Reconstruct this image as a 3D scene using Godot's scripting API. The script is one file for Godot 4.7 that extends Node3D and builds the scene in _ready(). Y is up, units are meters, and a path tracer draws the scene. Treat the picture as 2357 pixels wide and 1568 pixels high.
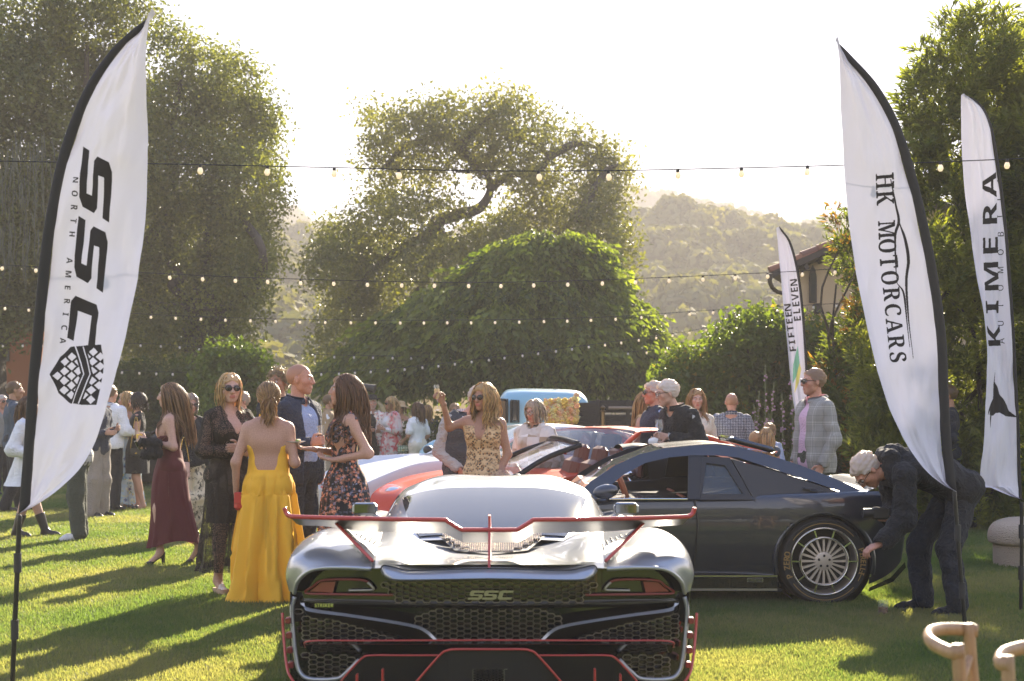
extends Node3D
# A garden car gathering in late sun: cars and guests on a lawn between oaks, feather flags, strings of bulbs.

# ---------------------------------------------------------------- geometry helpers
class Geo:
	var v := PackedVector3Array()
	var uv := PackedVector2Array()
	var c := PackedColorArray()
	var idx := PackedInt32Array()
	var col := Color.WHITE
	var tinted := false
	func vert(p: Vector3, t := Vector2.ZERO) -> int:
		v.append(p); uv.append(t); c.append(col)
		return v.size() - 1
	func tri(a: int, b: int, d: int) -> void:
		idx.append(a); idx.append(b); idx.append(d)
	func quad(a: int, b: int, d: int, e: int) -> void:
		tri(a, b, d); tri(a, d, e)
	func quadp(a: Vector3, b: Vector3, d: Vector3, e: Vector3) -> void:
		quad(vert(a, Vector2(0, 0)), vert(b, Vector2(1, 0)), vert(d, Vector2(1, 1)), vert(e, Vector2(0, 1)))
	# rows of points -> a sheet; closed_u joins the last column to the first
	func sheet(rows: Array, closed_u := false, flip := false) -> void:
		var base := v.size()
		var nr := rows.size()
		var nc: int = rows[0].size()
		for i in nr:
			for j in nc:
				vert(rows[i][j], Vector2(float(j) / (nc - 1 if not closed_u else nc), float(i) / (nr - 1)))
		for i in nr - 1:
			for j in (nc if closed_u else nc - 1):
				var k := (j + 1) % nc
				var a := base + i * nc + j
				var b := base + i * nc + k
				if flip: quad(a, a + nc, b + nc, b)
				else: quad(a, b, b + nc, a + nc)
	func tube(path: Array, rad, sides := 8, caps := true, squash := 1.0) -> void:
		var base := v.size()
		var n := path.size()
		var up := Vector3.UP
		var t0: Vector3 = (path[1] - path[0]).normalized()
		if absf(t0.dot(up)) > 0.9: up = Vector3.RIGHT
		var x: Vector3 = t0.cross(up).normalized()
		for i in n:
			var t: Vector3 = (path[mini(i + 1, n - 1)] - path[maxi(i - 1, 0)]).normalized()
			x = (x - t * x.dot(t)).normalized()
			var y := t.cross(x)
			var r: float = rad[i] if rad is Array or rad is PackedFloat32Array else rad
			for s in sides:
				var a := TAU * s / sides
				vert(path[i] + (x * cos(a) + y * sin(a) * squash) * r, Vector2(float(s) / sides, float(i) / (n - 1)))
		for i in n - 1:
			for s in sides:
				var k := (s + 1) % sides
				quad(base + i * sides + s, base + (i + 1) * sides + s, base + (i + 1) * sides + k, base + i * sides + k)
		if caps:
			for e in [0, n - 1]:
				var m := vert(path[e])
				for s in sides:
					var a2: int = base + e * sides + s
					var b2: int = base + e * sides + (s + 1) % sides
					if e == 0: tri(m, a2, b2)
					else: tri(m, b2, a2)
	func lathe(profile: Array, sides: int, xf := Transform3D()) -> void:  # profile of Vector2(r, y)
		var rows := []
		for p in profile:
			var row := []
			for s in sides:
				var a := TAU * s / sides
				row.append(xf * Vector3(cos(a) * p.x, p.y, sin(a) * p.x))
			rows.append(row)
		sheet(rows, true)
	func box(mid: Vector3, size: Vector3, b := Basis()) -> void:
		var h := size * 0.5
		var p := []
		for k in 8:
			p.append(mid + b * Vector3(h.x * (1 if k & 1 else -1), h.y * (1 if k & 2 else -1), h.z * (1 if k & 4 else -1)))
		for q in [[0, 2, 3, 1], [5, 7, 6, 4], [4, 6, 2, 0], [1, 3, 7, 5], [2, 6, 7, 3], [4, 0, 1, 5]]:
			quadp(p[q[0]], p[q[1]], p[q[2]], p[q[3]])
	func rbox(mid: Vector3, size: Vector3, r: float, b := Basis()) -> void:  # a box with bevelled edges
		var h := size * 0.5
		var ring := func(rx: float, rz: float, y: float) -> Array:
			var o := []
			for q in [[1, 1], [-1, 1], [-1, -1], [1, -1]]:
				var s1 := Vector3(q[0] * (rx - r), y, q[1] * rz)
				var s2 := Vector3(q[0] * rx, y, q[1] * (rz - r))
				if q[0] * q[1] > 0: o.append(mid + b * s2); o.append(mid + b * s1)
				else: o.append(mid + b * s1); o.append(mid + b * s2)
			return o
		var rows := [(ring as Callable).call(h.x - r, h.z - r, -h.y), (ring as Callable).call(h.x, h.z, -h.y + r), (ring as Callable).call(h.x, h.z, h.y - r), (ring as Callable).call(h.x - r, h.z - r, h.y)]
		sheet(rows, true, true)
		for e in [0, 3]:
			var m := vert(mid + b * Vector3(0, -h.y if e == 0 else h.y, 0))
			for j in 8:
				var a := vert(rows[e][j])
				var d := vert(rows[e][(j + 1) % 8])
				if e == 0: tri(m, a, d)
				else: tri(m, d, a)
	func ball(mid: Vector3, r: Vector3, n := 8, b := Basis()) -> void:
		var rows := []
		for i in n + 1:
			var t := PI * i / n
			var row := []
			for j in n * 2:
				var a := TAU * j / (n * 2)
				row.append(mid + b * Vector3(r.x * sin(t) * cos(a), -r.y * cos(t), r.z * sin(t) * sin(a)))
			rows.append(row)
		sheet(rows, true)
	# a flat outline in the xy plane of xf, given thickness along its z
	func prism(pts: Array, depth: float, xf := Transform3D(), holes := []) -> void:
		var poly := PackedVector2Array(pts)
		if Geometry2D.is_polygon_clockwise(poly): poly.reverse()
		var t := Geometry2D.triangulate_polygon(poly)
		var n := poly.size()
		for side in 2:
			var z := depth * 0.5 * (1 if side == 0 else -1)
			var base := v.size()
			for p in poly: vert(xf * Vector3(p.x, p.y, z), p)
			for k in range(0, t.size(), 3):
				if side == 0: tri(base + t[k], base + t[k + 2], base + t[k + 1])
				else: tri(base + t[k], base + t[k + 1], base + t[k + 2])
		for k in n:
			var p: Vector2 = poly[k]
			var q: Vector2 = poly[(k + 1) % n]
			quadp(xf * Vector3(p.x, p.y, depth * 0.5), xf * Vector3(p.x, p.y, -depth * 0.5), xf * Vector3(q.x, q.y, -depth * 0.5), xf * Vector3(q.x, q.y, depth * 0.5))
	func mirror_x() -> void:
		var nv := v.size()
		var ni := idx.size()
		for k in nv:
			v.append(Vector3(-v[k].x, v[k].y, v[k].z)); uv.append(uv[k]); c.append(c[k])
		for k in range(0, ni, 3):
			idx.append(idx[k] + nv); idx.append(idx[k + 2] + nv); idx.append(idx[k + 1] + nv)
	func xform(t: Transform3D) -> void:
		for k in v.size(): v[k] = t * v[k]
	# crease < 0: plain smooth over shared indices; else positions are welded and edges sharper than crease degrees split
	func mesh(crease := 40.0) -> ArrayMesh:
		var nf := idx.size() / 3
		var fn := PackedVector3Array(); fn.resize(nf)
		for f in nf:
			var a := v[idx[f * 3]]
			fn[f] = (v[idx[f * 3 + 2]] - a).cross(v[idx[f * 3 + 1]] - a)
		var arr := []
		arr.resize(Mesh.ARRAY_MAX)
		if crease < 0.0:
			var nn := PackedVector3Array(); nn.resize(v.size())
			for f in nf:
				for k in 3: nn[idx[f * 3 + k]] += fn[f]
			for k in nn.size(): nn[k] = nn[k].normalized() if nn[k].length_squared() > 1e-20 else Vector3.UP
			arr[Mesh.ARRAY_VERTEX] = v; arr[Mesh.ARRAY_NORMAL] = nn; arr[Mesh.ARRAY_TEX_UV] = uv; arr[Mesh.ARRAY_INDEX] = idx
			if tinted: arr[Mesh.ARRAY_COLOR] = c
		else:
			var at := {}
			for f in nf:
				for k in 3:
					var q := Vector3i((v[idx[f * 3 + k]] * 5000.0).round())
					if at.has(q): at[q].append(f)
					else: at[q] = [f]
			var cc := cos(deg_to_rad(crease))
			var V := PackedVector3Array(); var N := PackedVector3Array(); var U := PackedVector2Array(); var C := PackedColorArray()
			V.resize(nf * 3); N.resize(nf * 3); U.resize(nf * 3); C.resize(nf * 3)
			for f in nf:
				var n0 := fn[f].normalized()
				for k in 3:
					var i := idx[f * 3 + k]
					var n := Vector3.ZERO
					for g in at[Vector3i((v[i] * 5000.0).round())]:
						var gn: Vector3 = fn[g]
						if gn.normalized().dot(n0) > cc: n += gn
					V[f * 3 + k] = v[i]; U[f * 3 + k] = uv[i]; C[f * 3 + k] = c[i]
					N[f * 3 + k] = n.normalized() if n.length_squared() > 1e-20 else (n0 if n0.length_squared() > 0.5 else Vector3.UP)
			arr[Mesh.ARRAY_VERTEX] = V; arr[Mesh.ARRAY_NORMAL] = N; arr[Mesh.ARRAY_TEX_UV] = U
			if tinted: arr[Mesh.ARRAY_COLOR] = C
		var m := ArrayMesh.new()
		if arr[Mesh.ARRAY_VERTEX].size(): m.add_surface_from_arrays(Mesh.PRIMITIVE_TRIANGLES, arr)
		return m

# a distance field on a grid, meshed as surface nets
class Sdf:
	var lo: Vector3
	var h: float
	var nx: int
	var ny: int
	var nz: int
	var f := PackedFloat32Array()
	func _init(a: Vector3, b: Vector3, cell: float) -> void:
		h = cell
		lo = a - Vector3.ONE * cell * 3.0
		var n := (b - a) / cell
		nx = int(n.x) + 8; ny = int(n.y) + 8; nz = int(n.z) + 8
		f.resize(nx * ny * nz)
		f.fill(1.0)
	func span(a: Vector3, b: Vector3, pad: float) -> Array:
		var l := (a.min(b) - lo - Vector3.ONE * pad) / h
		var u := (a.max(b) - lo + Vector3.ONE * pad) / h
		return [maxi(int(l.x), 0), maxi(int(l.y), 0), maxi(int(l.z), 0), mini(int(u.x) + 2, nx), mini(int(u.y) + 2, ny), mini(int(u.z) + 2, nz)]
	func cap(a: Vector3, b: Vector3, ra: float, rb: float, k := 0.02, n := Vector3.ZERO, s := 1.0, cut := false) -> void:
		var q := span(a, b, maxf(ra, rb) / minf(s, 1.0) + k + h * 3.0)
		var ab := b - a
		var ll := maxf(ab.length_squared(), 1e-9)
		for z in range(q[2], q[5]):
			for y in range(q[1], q[4]):
				var at: int = (z * ny + y) * nx
				for x in range(q[0], q[3]):
					var p := lo + Vector3(x, y, z) * h - a
					if s != 1.0: p += n * (p.dot(n) * (s - 1.0))
					var t := clampf(p.dot(ab) / ll, 0.0, 1.0)
					var d := (p - ab * t).length() - ra - (rb - ra) * t
					var e := f[at + x]
					if cut: d = -d
					var g := maxf(k - absf(d - e), 0.0)
					f[at + x] = maxf(d, e) + g * g / (4.0 * k) if cut else minf(d, e) - g * g / (4.0 * k)
	# mode 0 joins, 1 cuts away, 2 keeps only what is inside
	func ell(mid: Vector3, r: Vector3, b := Basis(), k := 0.02, mode := 0) -> void:
		var R := maxf(r.x, maxf(r.y, r.z))
		var q := span(mid, mid, R + k + h * 3.0) if mode < 2 else [0, 0, 0, nx, ny, nz]
		var m := minf(r.x, minf(r.y, r.z))
		var bt := b.transposed()
		for z in range(q[2], q[5]):
			for y in range(q[1], q[4]):
				var at: int = (z * ny + y) * nx
				for x in range(q[0], q[3]):
					var p := bt * (lo + Vector3(x, y, z) * h - mid)
					var k0 := (p / r).length()
					var k1 := (p / (r * r)).length()
					var d := k0 * (k0 - 1.0) / k1 if k1 > 1e-6 else -m
					var e := f[at + x]
					if mode == 0:
						var g := maxf(k - absf(d - e), 0.0)
						f[at + x] = minf(d, e) - g * g / (4.0 * k)
					else:
						if mode == 1: d = -d
						var g2 := maxf(k - absf(d - e), 0.0)
						f[at + x] = maxf(d, e) + g2 * g2 / (4.0 * k)
	func plane(n: Vector3, at_p: Vector3) -> void:  # cuts away the side that n points to
		var c := n.dot(at_p - lo)
		for z in nz:
			for y in ny:
				var at := (z * ny + y) * nx
				var base := n.y * y * h + n.z * z * h - c
				for x in nx:
					f[at + x] = maxf(f[at + x], n.x * x * h + base)
	func wrinkle(amp: float, freq: float, sd: int, stretch := Vector3(1, 0.5, 1)) -> void:
		var no := FastNoiseLite.new()
		no.seed = sd; no.frequency = freq; no.fractal_octaves = 2
		for z in nz:
			for y in ny:
				var at := (z * ny + y) * nx
				for x in nx:
					if absf(f[at + x]) < 0.06:
						f[at + x] += amp * no.get_noise_3dv((lo + Vector3(x, y, z) * h) * stretch)
	func mesh_into(g: Geo, tint = null) -> void:
		var id := PackedInt32Array(); id.resize(f.size()); id.fill(-1)
		var sx := 1
		var sy := nx
		var sz := nx * ny
		var off := [0, sx, sy, sx + sy, sz, sz + sx, sz + sy, sx + sy + sz]
		var edges := [[0, 1], [2, 3], [4, 5], [6, 7], [0, 2], [1, 3], [4, 6], [5, 7], [0, 4], [1, 5], [2, 6], [3, 7]]
		var corner := []
		for k in 8: corner.append(Vector3(k & 1, (k >> 1) & 1, (k >> 2) & 1))
		var band := h * 4.0
		var live := PackedInt32Array()
		var use: bool = tint != null
		for z in nz - 1:
			for y in ny - 1:
				var at := (z * ny + y) * nx
				for x in nx - 1:
					var i := at + x
					if absf(f[i]) > band: continue
					var mask := 0
					for k in 8:
						if f[i + off[k]] < 0.0: mask |= 1 << k
					if mask == 0 or mask == 255: continue
					var sum := Vector3.ZERO
					var cnt := 0
					for e in edges:
						var a: int = e[0]
						var b: int = e[1]
						if ((mask >> a) & 1) != ((mask >> b) & 1):
							var fa := f[i + off[a]]
							var fb := f[i + off[b]]
							sum += (corner[a] as Vector3).lerp(corner[b], fa / (fa - fb))
							cnt += 1
					var p := lo + (Vector3(x, y, z) + sum / cnt) * h
					if use: g.col = (tint as Callable).call(p)
					id[i] = g.vert(p, Vector2(p.x, p.y))
					live.append(i)
		for i in live:
			if id[i] < 0: continue
			var neg := f[i] < 0.0
			for ax in 3:
				var d: int = [sx, sy, sz][ax]
				if (f[i + d] < 0.0) == neg: continue
				var b: int = [sy, sz, sx][ax]
				var c: int = [sz, sx, sy][ax]
				var q0 := id[i - b - c] if i - b - c >= 0 else -1
				var q1 := id[i - c] if i - c >= 0 else -1
				var q3 := id[i - b] if i - b >= 0 else -1
				if q0 < 0 or q1 < 0 or q3 < 0: continue
				if neg: g.quad(q0, q3, id[i], q1)
				else: g.quad(q0, q1, id[i], q3)

# ---------------------------------------------------------------- scene tree helpers
var taken := {}
func numbered(called: String) -> String:
	var k: int = taken.get(called, 0)
	taken[called] = k + 1
	return called if k == 0 else "%s_%03d" % [called, k]

func thing(called: String, label: String, category: String, at := Vector3.ZERO, yaw := 0.0, group := "") -> Node3D:
	var o := Node3D.new()
	o.name = numbered(called)
	add_child(o)
	o.position = at
	o.rotation.y = yaw
	return tag(o, label, category, group)

func tag(o: Node3D, label: String, category := "", group := "", kind := "") -> Node3D:
	if label: o.set_meta("label", label)
	if category: o.set_meta("category", category)
	if group: o.set_meta("group", group)
	if kind: o.set_meta("kind", kind)
	return o

func put(called: String, what, m: Material, parent: Node3D = null, crease := 40.0, at := Transform3D()) -> MeshInstance3D:
	var o := MeshInstance3D.new()
	o.mesh = what.mesh(crease) if what is Geo else what
	o.material_override = m
	if parent:
		o.name = called
		parent.add_child(o, true)
	else:
		o.name = numbered(called)
		add_child(o)
	o.transform = at
	return o

func structure(called: String, what, m: Material, label := "", crease := 40.0) -> MeshInstance3D:
	var o := put(called, what, m, null, crease)
	tag(o, label, "", "", "structure")
	return o

func scatter(called: String, what, m: Material, where: Array, parent: Node3D = null, tints := PackedColorArray()) -> MultiMeshInstance3D:
	var mm := MultiMesh.new()
	mm.transform_format = MultiMesh.TRANSFORM_3D
	mm.use_colors = tints.size() > 0
	mm.mesh = what
	mm.instance_count = where.size()
	for i in where.size():
		mm.set_instance_transform(i, where[i])
		if tints.size(): mm.set_instance_color(i, tints[i])
	var o := MultiMeshInstance3D.new()
	o.multimesh = mm
	o.material_override = m
	o.set_meta("kind", "stuff")
	if parent:
		o.name = called
		parent.add_child(o, true)
	else:
		o.name = numbered(called)
		add_child(o)
	return o

# photograph pixel (of 2357 x 1568) and distance in metres -> point in the place
const EYE := 1.5
const FOC := 3274.0
const HOR := 935.0
func at(px: float, py: float, d: float) -> Vector3:
	return Vector3((px - 1178.5) / FOC * d, EYE - (py - HOR) / FOC * d, -d)
func ground(px: float, d: float) -> Vector3:
	return Vector3((px - 1178.5) / FOC * d, 0.0, -d)

# ---------------------------------------------------------------- materials and textures
func mat(c: Color, rough := 0.6, metal := 0.0, opts := {}) -> StandardMaterial3D:  # c is a linear base colour
	var m := StandardMaterial3D.new()
	m.albedo_color = Color(c.linear_to_srgb(), c.a)
	m.roughness = rough
	m.metallic = metal
	for k in opts: m.set(k, opts[k])
	return m

func lin(r: float, g: float, b: float) -> Color:
	return Color(r, g, b)

func bump(m: StandardMaterial3D, noise_freq: float, cm: float, scale := Vector3.ONE, sd := 1, octaves := 4) -> StandardMaterial3D:
	m.heightmap_enabled = true
	m.heightmap_texture = noise_tex(noise_freq, sd, octaves)
	m.heightmap_scale = cm
	m.uv1_triplanar = true
	m.uv1_scale = scale
	return m

var noise_cache := {}
func noise_tex(freq: float, sd := 1, octaves := 4, lo := Color.BLACK, hi := Color.WHITE, cell := false) -> NoiseTexture2D:
	var key := [freq, sd, octaves, lo, hi, cell]
	if noise_cache.has(key): return noise_cache[key]
	var t := NoiseTexture2D.new()
	t.width = 256; t.height = 256; t.seamless = true
	var n := FastNoiseLite.new()
	n.noise_type = FastNoiseLite.TYPE_CELLULAR if cell else FastNoiseLite.TYPE_SIMPLEX_SMOOTH
	n.frequency = freq; n.seed = sd; n.fractal_octaves = octaves
	t.noise = n
	if lo != Color.BLACK or hi != Color.WHITE:
		var g := Gradient.new()
		g.set_color(0, lo); g.set_color(1, hi)
		t.color_ramp = g
	noise_cache[key] = t
	return t

func tex(w: int, h: int, fn: Callable) -> ImageTexture:
	var im := Image.create(w, h, false, Image.FORMAT_RGBA8)
	for y in h:
		for x in w:
			im.set_pixel(x, y, fn.call(x / float(w), y / float(h)))
	return ImageTexture.create_from_image(im)

# cloth with a repeating print, laid on by the cloth's own axes
func print_cloth(t: Texture2D, size_m: float, rough := 0.85, opts := {}) -> StandardMaterial3D:
	var m := mat(Color.WHITE, rough)
	m.albedo_texture = t
	m.uv1_triplanar = true
	m.uv1_scale = Vector3.ONE / size_m
	for k in opts: m.set(k, opts[k])
	return m

func cat(pts: Array, n: int, closed := false) -> Array:  # Catmull-Rom through pts, n steps a span
	var out := []
	var m := pts.size()
	for i in (m if closed else m - 1):
		var a = pts[(i - 1 + m) % m] if closed or i > 0 else pts[0] * 2.0 - pts[1]
		var b = pts[i]
		var c = pts[(i + 1) % m]
		var d = pts[(i + 2) % m] if closed or i + 2 < m else c * 2.0 - b
		for k in n:
			var t := float(k) / n
			out.append(0.5 * (2.0 * b + (c - a) * t + (2.0 * a - 5.0 * b + 4.0 * c - d) * t * t + (3.0 * b - a - 3.0 * c + d) * t * t * t))
	if not closed: out.append(pts[m - 1])
	return out

func smooth_rows(rows: Array, nu: int, nv: int) -> Array:  # rows of equal length, Catmull-Rom both ways
	var wide := []
	for r in rows: wide.append(cat(r, nu))
	var out := []
	var cols := []
	for j in wide[0].size():
		var col := []
		for r in wide: col.append(r[j])
		cols.append(cat(col, nv))
	for i in cols[0].size():
		var row := []
		for j in cols.size(): row.append(cols[j][i])
		out.append(row)
	return out

# fills a polygon (even-odd) in an image
func fill_poly(im: Image, pts: PackedVector2Array, c: Color) -> void:
	var y0 := 1e9
	var y1 := -1e9
	for p in pts:
		y0 = minf(y0, p.y); y1 = maxf(y1, p.y)
	for y in range(maxi(int(y0), 0), mini(int(y1) + 1, im.get_height())):
		var xs := []
		for k in pts.size():
			var a := pts[k]
			var b := pts[(k + 1) % pts.size()]
			if (a.y <= y + 0.5) != (b.y <= y + 0.5):
				xs.append(a.x + (y + 0.5 - a.y) / (b.y - a.y) * (b.x - a.x))
		xs.sort()
		for k in range(0, xs.size() - 1, 2):
			var x0 := maxi(int(round(xs[k])), 0)
			var x1 := mini(int(round(xs[k + 1])), im.get_width())
			if x1 > x0: im.fill_rect(Rect2i(x0, y, x1 - x0, 1), c)

# letters as triangles, mapped through xf (text units to pixels) and filled into an image
func fill_text(im: Image, text: String, font: Font, xf: Transform2D, c: Color, squeeze := 1.0) -> float:
	var tm := TextMesh.new()
	tm.text = text; tm.font = font; tm.font_size = 64; tm.pixel_size = 1.0 / 64.0; tm.depth = 0.0
	tm.curve_step = 1.0
	var arr := tm.get_mesh_arrays()
	var v: PackedVector3Array = arr[Mesh.ARRAY_VERTEX]
	var idx = arr[Mesh.ARRAY_INDEX]
	var n: int = idx.size() if idx != null else v.size()
	for k in range(0, n, 3):
		var q := PackedVector2Array()
		for e in 3:
			var p: Vector3 = v[idx[k + e] if idx != null else k + e]
			q.append(xf * Vector2(p.x * squeeze, -p.y))
		fill_poly(im, q, c)
	return tm.get_aabb().size.x

func font(which: String, weight := 400) -> SystemFont:
	var f := SystemFont.new()
	f.font_names = PackedStringArray([which])
	f.font_weight = weight
	return f

func letters(text: String, which: String, weight: int, height: float, depth: float) -> TextMesh:
	var tm := TextMesh.new()
	tm.text = text; tm.font = font(which, weight); tm.font_size = 48; tm.pixel_size = height / 34.0; tm.depth = depth
	return tm

# ---------------------------------------------------------------- camera, sky, sun
func view_and_light() -> void:
	var cam := Camera3D.new()
	cam.name = "view_camera"
	add_child(cam)
	var a := CameraAttributesPhysical.new()
	a.frustum_focal_length = 50.1
	a.frustum_near = 0.1
	a.frustum_far = 3000.0
	a.frustum_focus_distance = 11.3
	a.exposure_aperture = 4.0
	cam.attributes = a
	cam.projection = Camera3D.PROJECTION_FRUSTUM
	cam.keep_aspect = Camera3D.KEEP_HEIGHT
	cam.near = 0.1
	cam.far = 3000.0
	cam.size = 2.0 * 784.0 / FOC * 0.1
	cam.frustum_offset = Vector2(0, (HOR - 784.0) / FOC * 0.1)
	cam.position = Vector3(0, EYE, 0)
	cam.current = true
	var sky_mat := ProceduralSkyMaterial.new()
	sky_mat.sky_top_color = Color(0.30, 0.42, 0.62)
	sky_mat.sky_horizon_color = Color(0.94, 0.94, 0.96)
	sky_mat.sky_curve = 0.22
	sky_mat.sky_energy_multiplier = 1.0
	sky_mat.ground_bottom_color = Color(0.25, 0.26, 0.18)
	sky_mat.ground_horizon_color = Color(0.5, 0.5, 0.42)
	sky_mat.sun_angle_max = 26.0
	sky_mat.sun_curve = 0.08
	var env := Environment.new()
	env.background_mode = Environment.BG_SKY
	env.sky = Sky.new()
	env.sky.sky_material = sky_mat
	env.background_energy_multiplier = 0.62
	env.tonemap_mode = Environment.TONE_MAPPER_LINEAR
	env.tonemap_exposure = 5.4
	env.sdfgi_enabled = true
	env.ssao_enabled = true
	env.ssil_enabled = true
	env.fog_enabled = true
	env.fog_light_color = Color(1.0, 0.97, 0.94)
	env.fog_density = 0.0016
	var we := WorldEnvironment.new()
	we.name = "air"
	we.environment = env
	add_child(we)
	var sun := DirectionalLight3D.new()
	sun.name = "sun"
	sun.light_color = Color(1.0, 0.94, 0.84)
	sun.light_energy = 1.6
	sun.light_angular_distance = 0.5
	sun.shadow_enabled = true
	var el := deg_to_rad(24.5)
	var az := deg_to_rad(15.0)
	var to_sun := Vector3(sin(az) * cos(el), sin(el), -cos(az) * cos(el))
	add_child(sun)
	sun.look_at_from_position(Vector3.ZERO, -to_sun, Vector3.UP)

# ---------------------------------------------------------------- ground and hills
func lerp_table(t: Array, x: float) -> float:
	if x <= t[0][0]: return t[0][1]
	for k in t.size() - 1:
		if x <= t[k + 1][0]:
			var s: float = (x - t[k][0]) / (t[k + 1][0] - t[k][0])
			s = s * s * (3.0 - 2.0 * s)
			return lerpf(t[k][1], t[k + 1][1], s)
	return t[-1][1]

var ridge := [[-900, 380], [300, 425], [560, 445], [650, 470], [740, 505], [900, 545], [1150, 520], [1400, 428], [1500, 440], [1620, 468], [1720, 476], [1850, 500], [1960, 500], [2300, 470], [3200, 420]]
var spur := [[-900, 560], [300, 520], [620, 548], [740, 610], [900, 640], [1300, 660], [1500, 560], [1700, 560], [1960, 600], [2300, 560], [3200, 520]]
func hill_height(x: float, d: float, no: FastNoiseLite) -> float:
	var px := x / d * FOC + 1178.5
	var a := (HOR - lerp_table(ridge, px)) / FOC * 460.0
	var b := (HOR - lerp_table(spur, px)) / FOC * 230.0
	var hb := b * smoothstep(85.0, 230.0, d) if d < 230.0 else b - (d - 230.0) * 0.02
	var ha := a * pow(clampf((d - 200.0) / 260.0, 0.0, 1.0), 1.2) if d < 460.0 else a - (d - 460.0) * 0.05
	var w := smoothstep(80.0, 140.0, d)
	return maxf(ha, hb) + (no.get_noise_2d(x, d) * 5.0 * (1.0 - clampf(d / 700.0, 0.0, 0.8)) + no.get_noise_2d(x * 3.0, d * 3.0) * 1.6) * w * smoothstep(700.0, 400.0, d)

func build_ground() -> void:
	var no := FastNoiseLite.new()
	no.seed = 5; no.frequency = 0.012
	var g := Geo.new()
	var rows := []
	for i in 90:
		var d := -30.0 + 130.0 * (i / 30.0) if i < 30 else 100.0 + (i - 30) * 9.0
		if i > 75: d = 505.0 + (i - 75) * 70.0
		var row := []
		for j in 91:
			var x := (j - 45) / 45.0 * (60.0 + maxf(d, 0.0) * 0.75)
			row.append(Vector3(x, (hill_height(x, d, no) if d > 80.0 else 0.0) - 0.02, -d))
		rows.append(row)
	var hg := Geo.new()
	hg.sheet(rows.slice(33), false, true)
	g.sheet(rows.slice(0, 34), false, true)
	var scrub := mat(Color.WHITE, 0.95, 0.0, {"specular_mode": BaseMaterial3D.SPECULAR_DISABLED})
	scrub.albedo_texture = noise_tex(0.03, 13, 5, Color(0.24, 0.25, 0.13), Color(0.36, 0.34, 0.19))
	scrub.uv1_triplanar = true
	scrub.uv1_world_triplanar = true
	scrub.uv1_scale = Vector3.ONE * 0.05
	structure("hills", hg, scrub, "hazy hills covered with oak woods", -1.0)
	var dry := mat(Color.WHITE, 0.95, 0.0, {"specular_mode": BaseMaterial3D.SPECULAR_DISABLED})
	dry.albedo_texture = noise_tex(0.03, 3, 5, Color(0.40, 0.35, 0.24), Color(0.54, 0.47, 0.33))
	dry.uv1_triplanar = true
	dry.uv1_world_triplanar = true
	dry.uv1_scale = Vector3.ONE * 0.12
	structure("ground", g, dry, "dry golden field rising to wooded hills", -1.0)
	# the lawn
	var l := Geo.new()
	var edge := []
	var lr := []
	for i in 60:
		var d := -6.0 + i * 0.9
		var row := []
		for j in 60:
			var x := -24.0 + j * 0.82
			row.append(Vector3(x, 0.0 + 0.012 * no.get_noise_2d(x * 40.0, d * 40.0), -d))
		lr.append(row)
	l.sheet(lr, false, true)
	var lm := mat(Color.WHITE, 0.95, 0.0, {"specular_mode": BaseMaterial3D.SPECULAR_DISABLED})
	lm.albedo_texture = noise_tex(0.02, 8, 5, Color(0.27, 0.34, 0.15), Color(0.45, 0.47, 0.24))
	lm.uv1_triplanar = true
	lm.uv1_world_triplanar = true
	lm.uv1_scale = Vector3.ONE * 0.45
	lm.heightmap_enabled = true
	lm.heightmap_texture = noise_tex(0.09, 12, 4)
	lm.heightmap_scale = 2.0
	structure("lawn", l, lm, "short mown green lawn with worn yellow patches", -1.0)
	# blades
	var r := RandomNumberGenerator.new()
	r.seed = 77
	var meshes := []
	for kind in 3:
		var t := Geo.new()
		for b in 16:
			var a := r.randf() * TAU
			var base := Vector3(r.randf_range(-0.07, 0.07), -0.005, r.randf_range(-0.07, 0.07))
			var lean := Vector3(cos(a), 0, sin(a)) * r.randf_range(0.005, 0.028)
			var hgt := r.randf_range(0.022, 0.05)
			var w := Vector3(-sin(a), 0, cos(a)) * 0.0035
			var m0 := base + lean * 0.4 + Vector3(0, hgt * 0.6, 0)
			var i0 := t.vert(base - w); var i1 := t.vert(base + w); var i2 := t.vert(m0 + w * 0.8); var i3 := t.vert(m0 - w * 0.8)
			t.quad(i0, i1, i2, i3)
			t.tri(i3, i2, t.vert(base + lean + Vector3(0, hgt, 0)))
		meshes.append(t.mesh(-1.0))
	var patch := FastNoiseLite.new()
	patch.seed = 21; patch.frequency = 0.35
	var wheres := [[], [], []]
	var tints := [PackedColorArray(), PackedColorArray(), PackedColorArray()]
	var n := 0
	while n < 120000:
		var d := 6.6 + 23.0 * pow(r.randf(), 1.7)
		var x := (r.randf() - 0.5) * 0.80 * d
		n += 1
		var k := n % 3
		var s := r.randf_range(0.8, 1.25) * (1.0 + maxf(d - 11.0, 0.0) * 0.06)
		wheres[k].append(Transform3D(Basis(Vector3.UP, r.randf() * TAU).scaled(Vector3(s, r.randf_range(0.7, 1.15), s)), Vector3(x, 0.0, -d)))
		var q := clampf(patch.get_noise_2d(x, d) * 1.3 + 0.42 + r.randf_range(-0.35, 0.35), 0.0, 1.0)
		tints[k].append(Color(lerpf(0.125, 0.30, q), lerpf(0.19, 0.29, q), lerpf(0.085, 0.20, q)))
	var bm := mat(Color.WHITE, 0.5, 0.0, {"vertex_color_use_as_albedo": true, "backlight_enabled": true, "backlight": Color(1.2, 1.2, 0.7)})
	for k in 3:
		tag(scatter("grass", meshes[k], bm, wheres[k], null, tints[k]), "short mown grass blades on the lawn")

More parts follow.
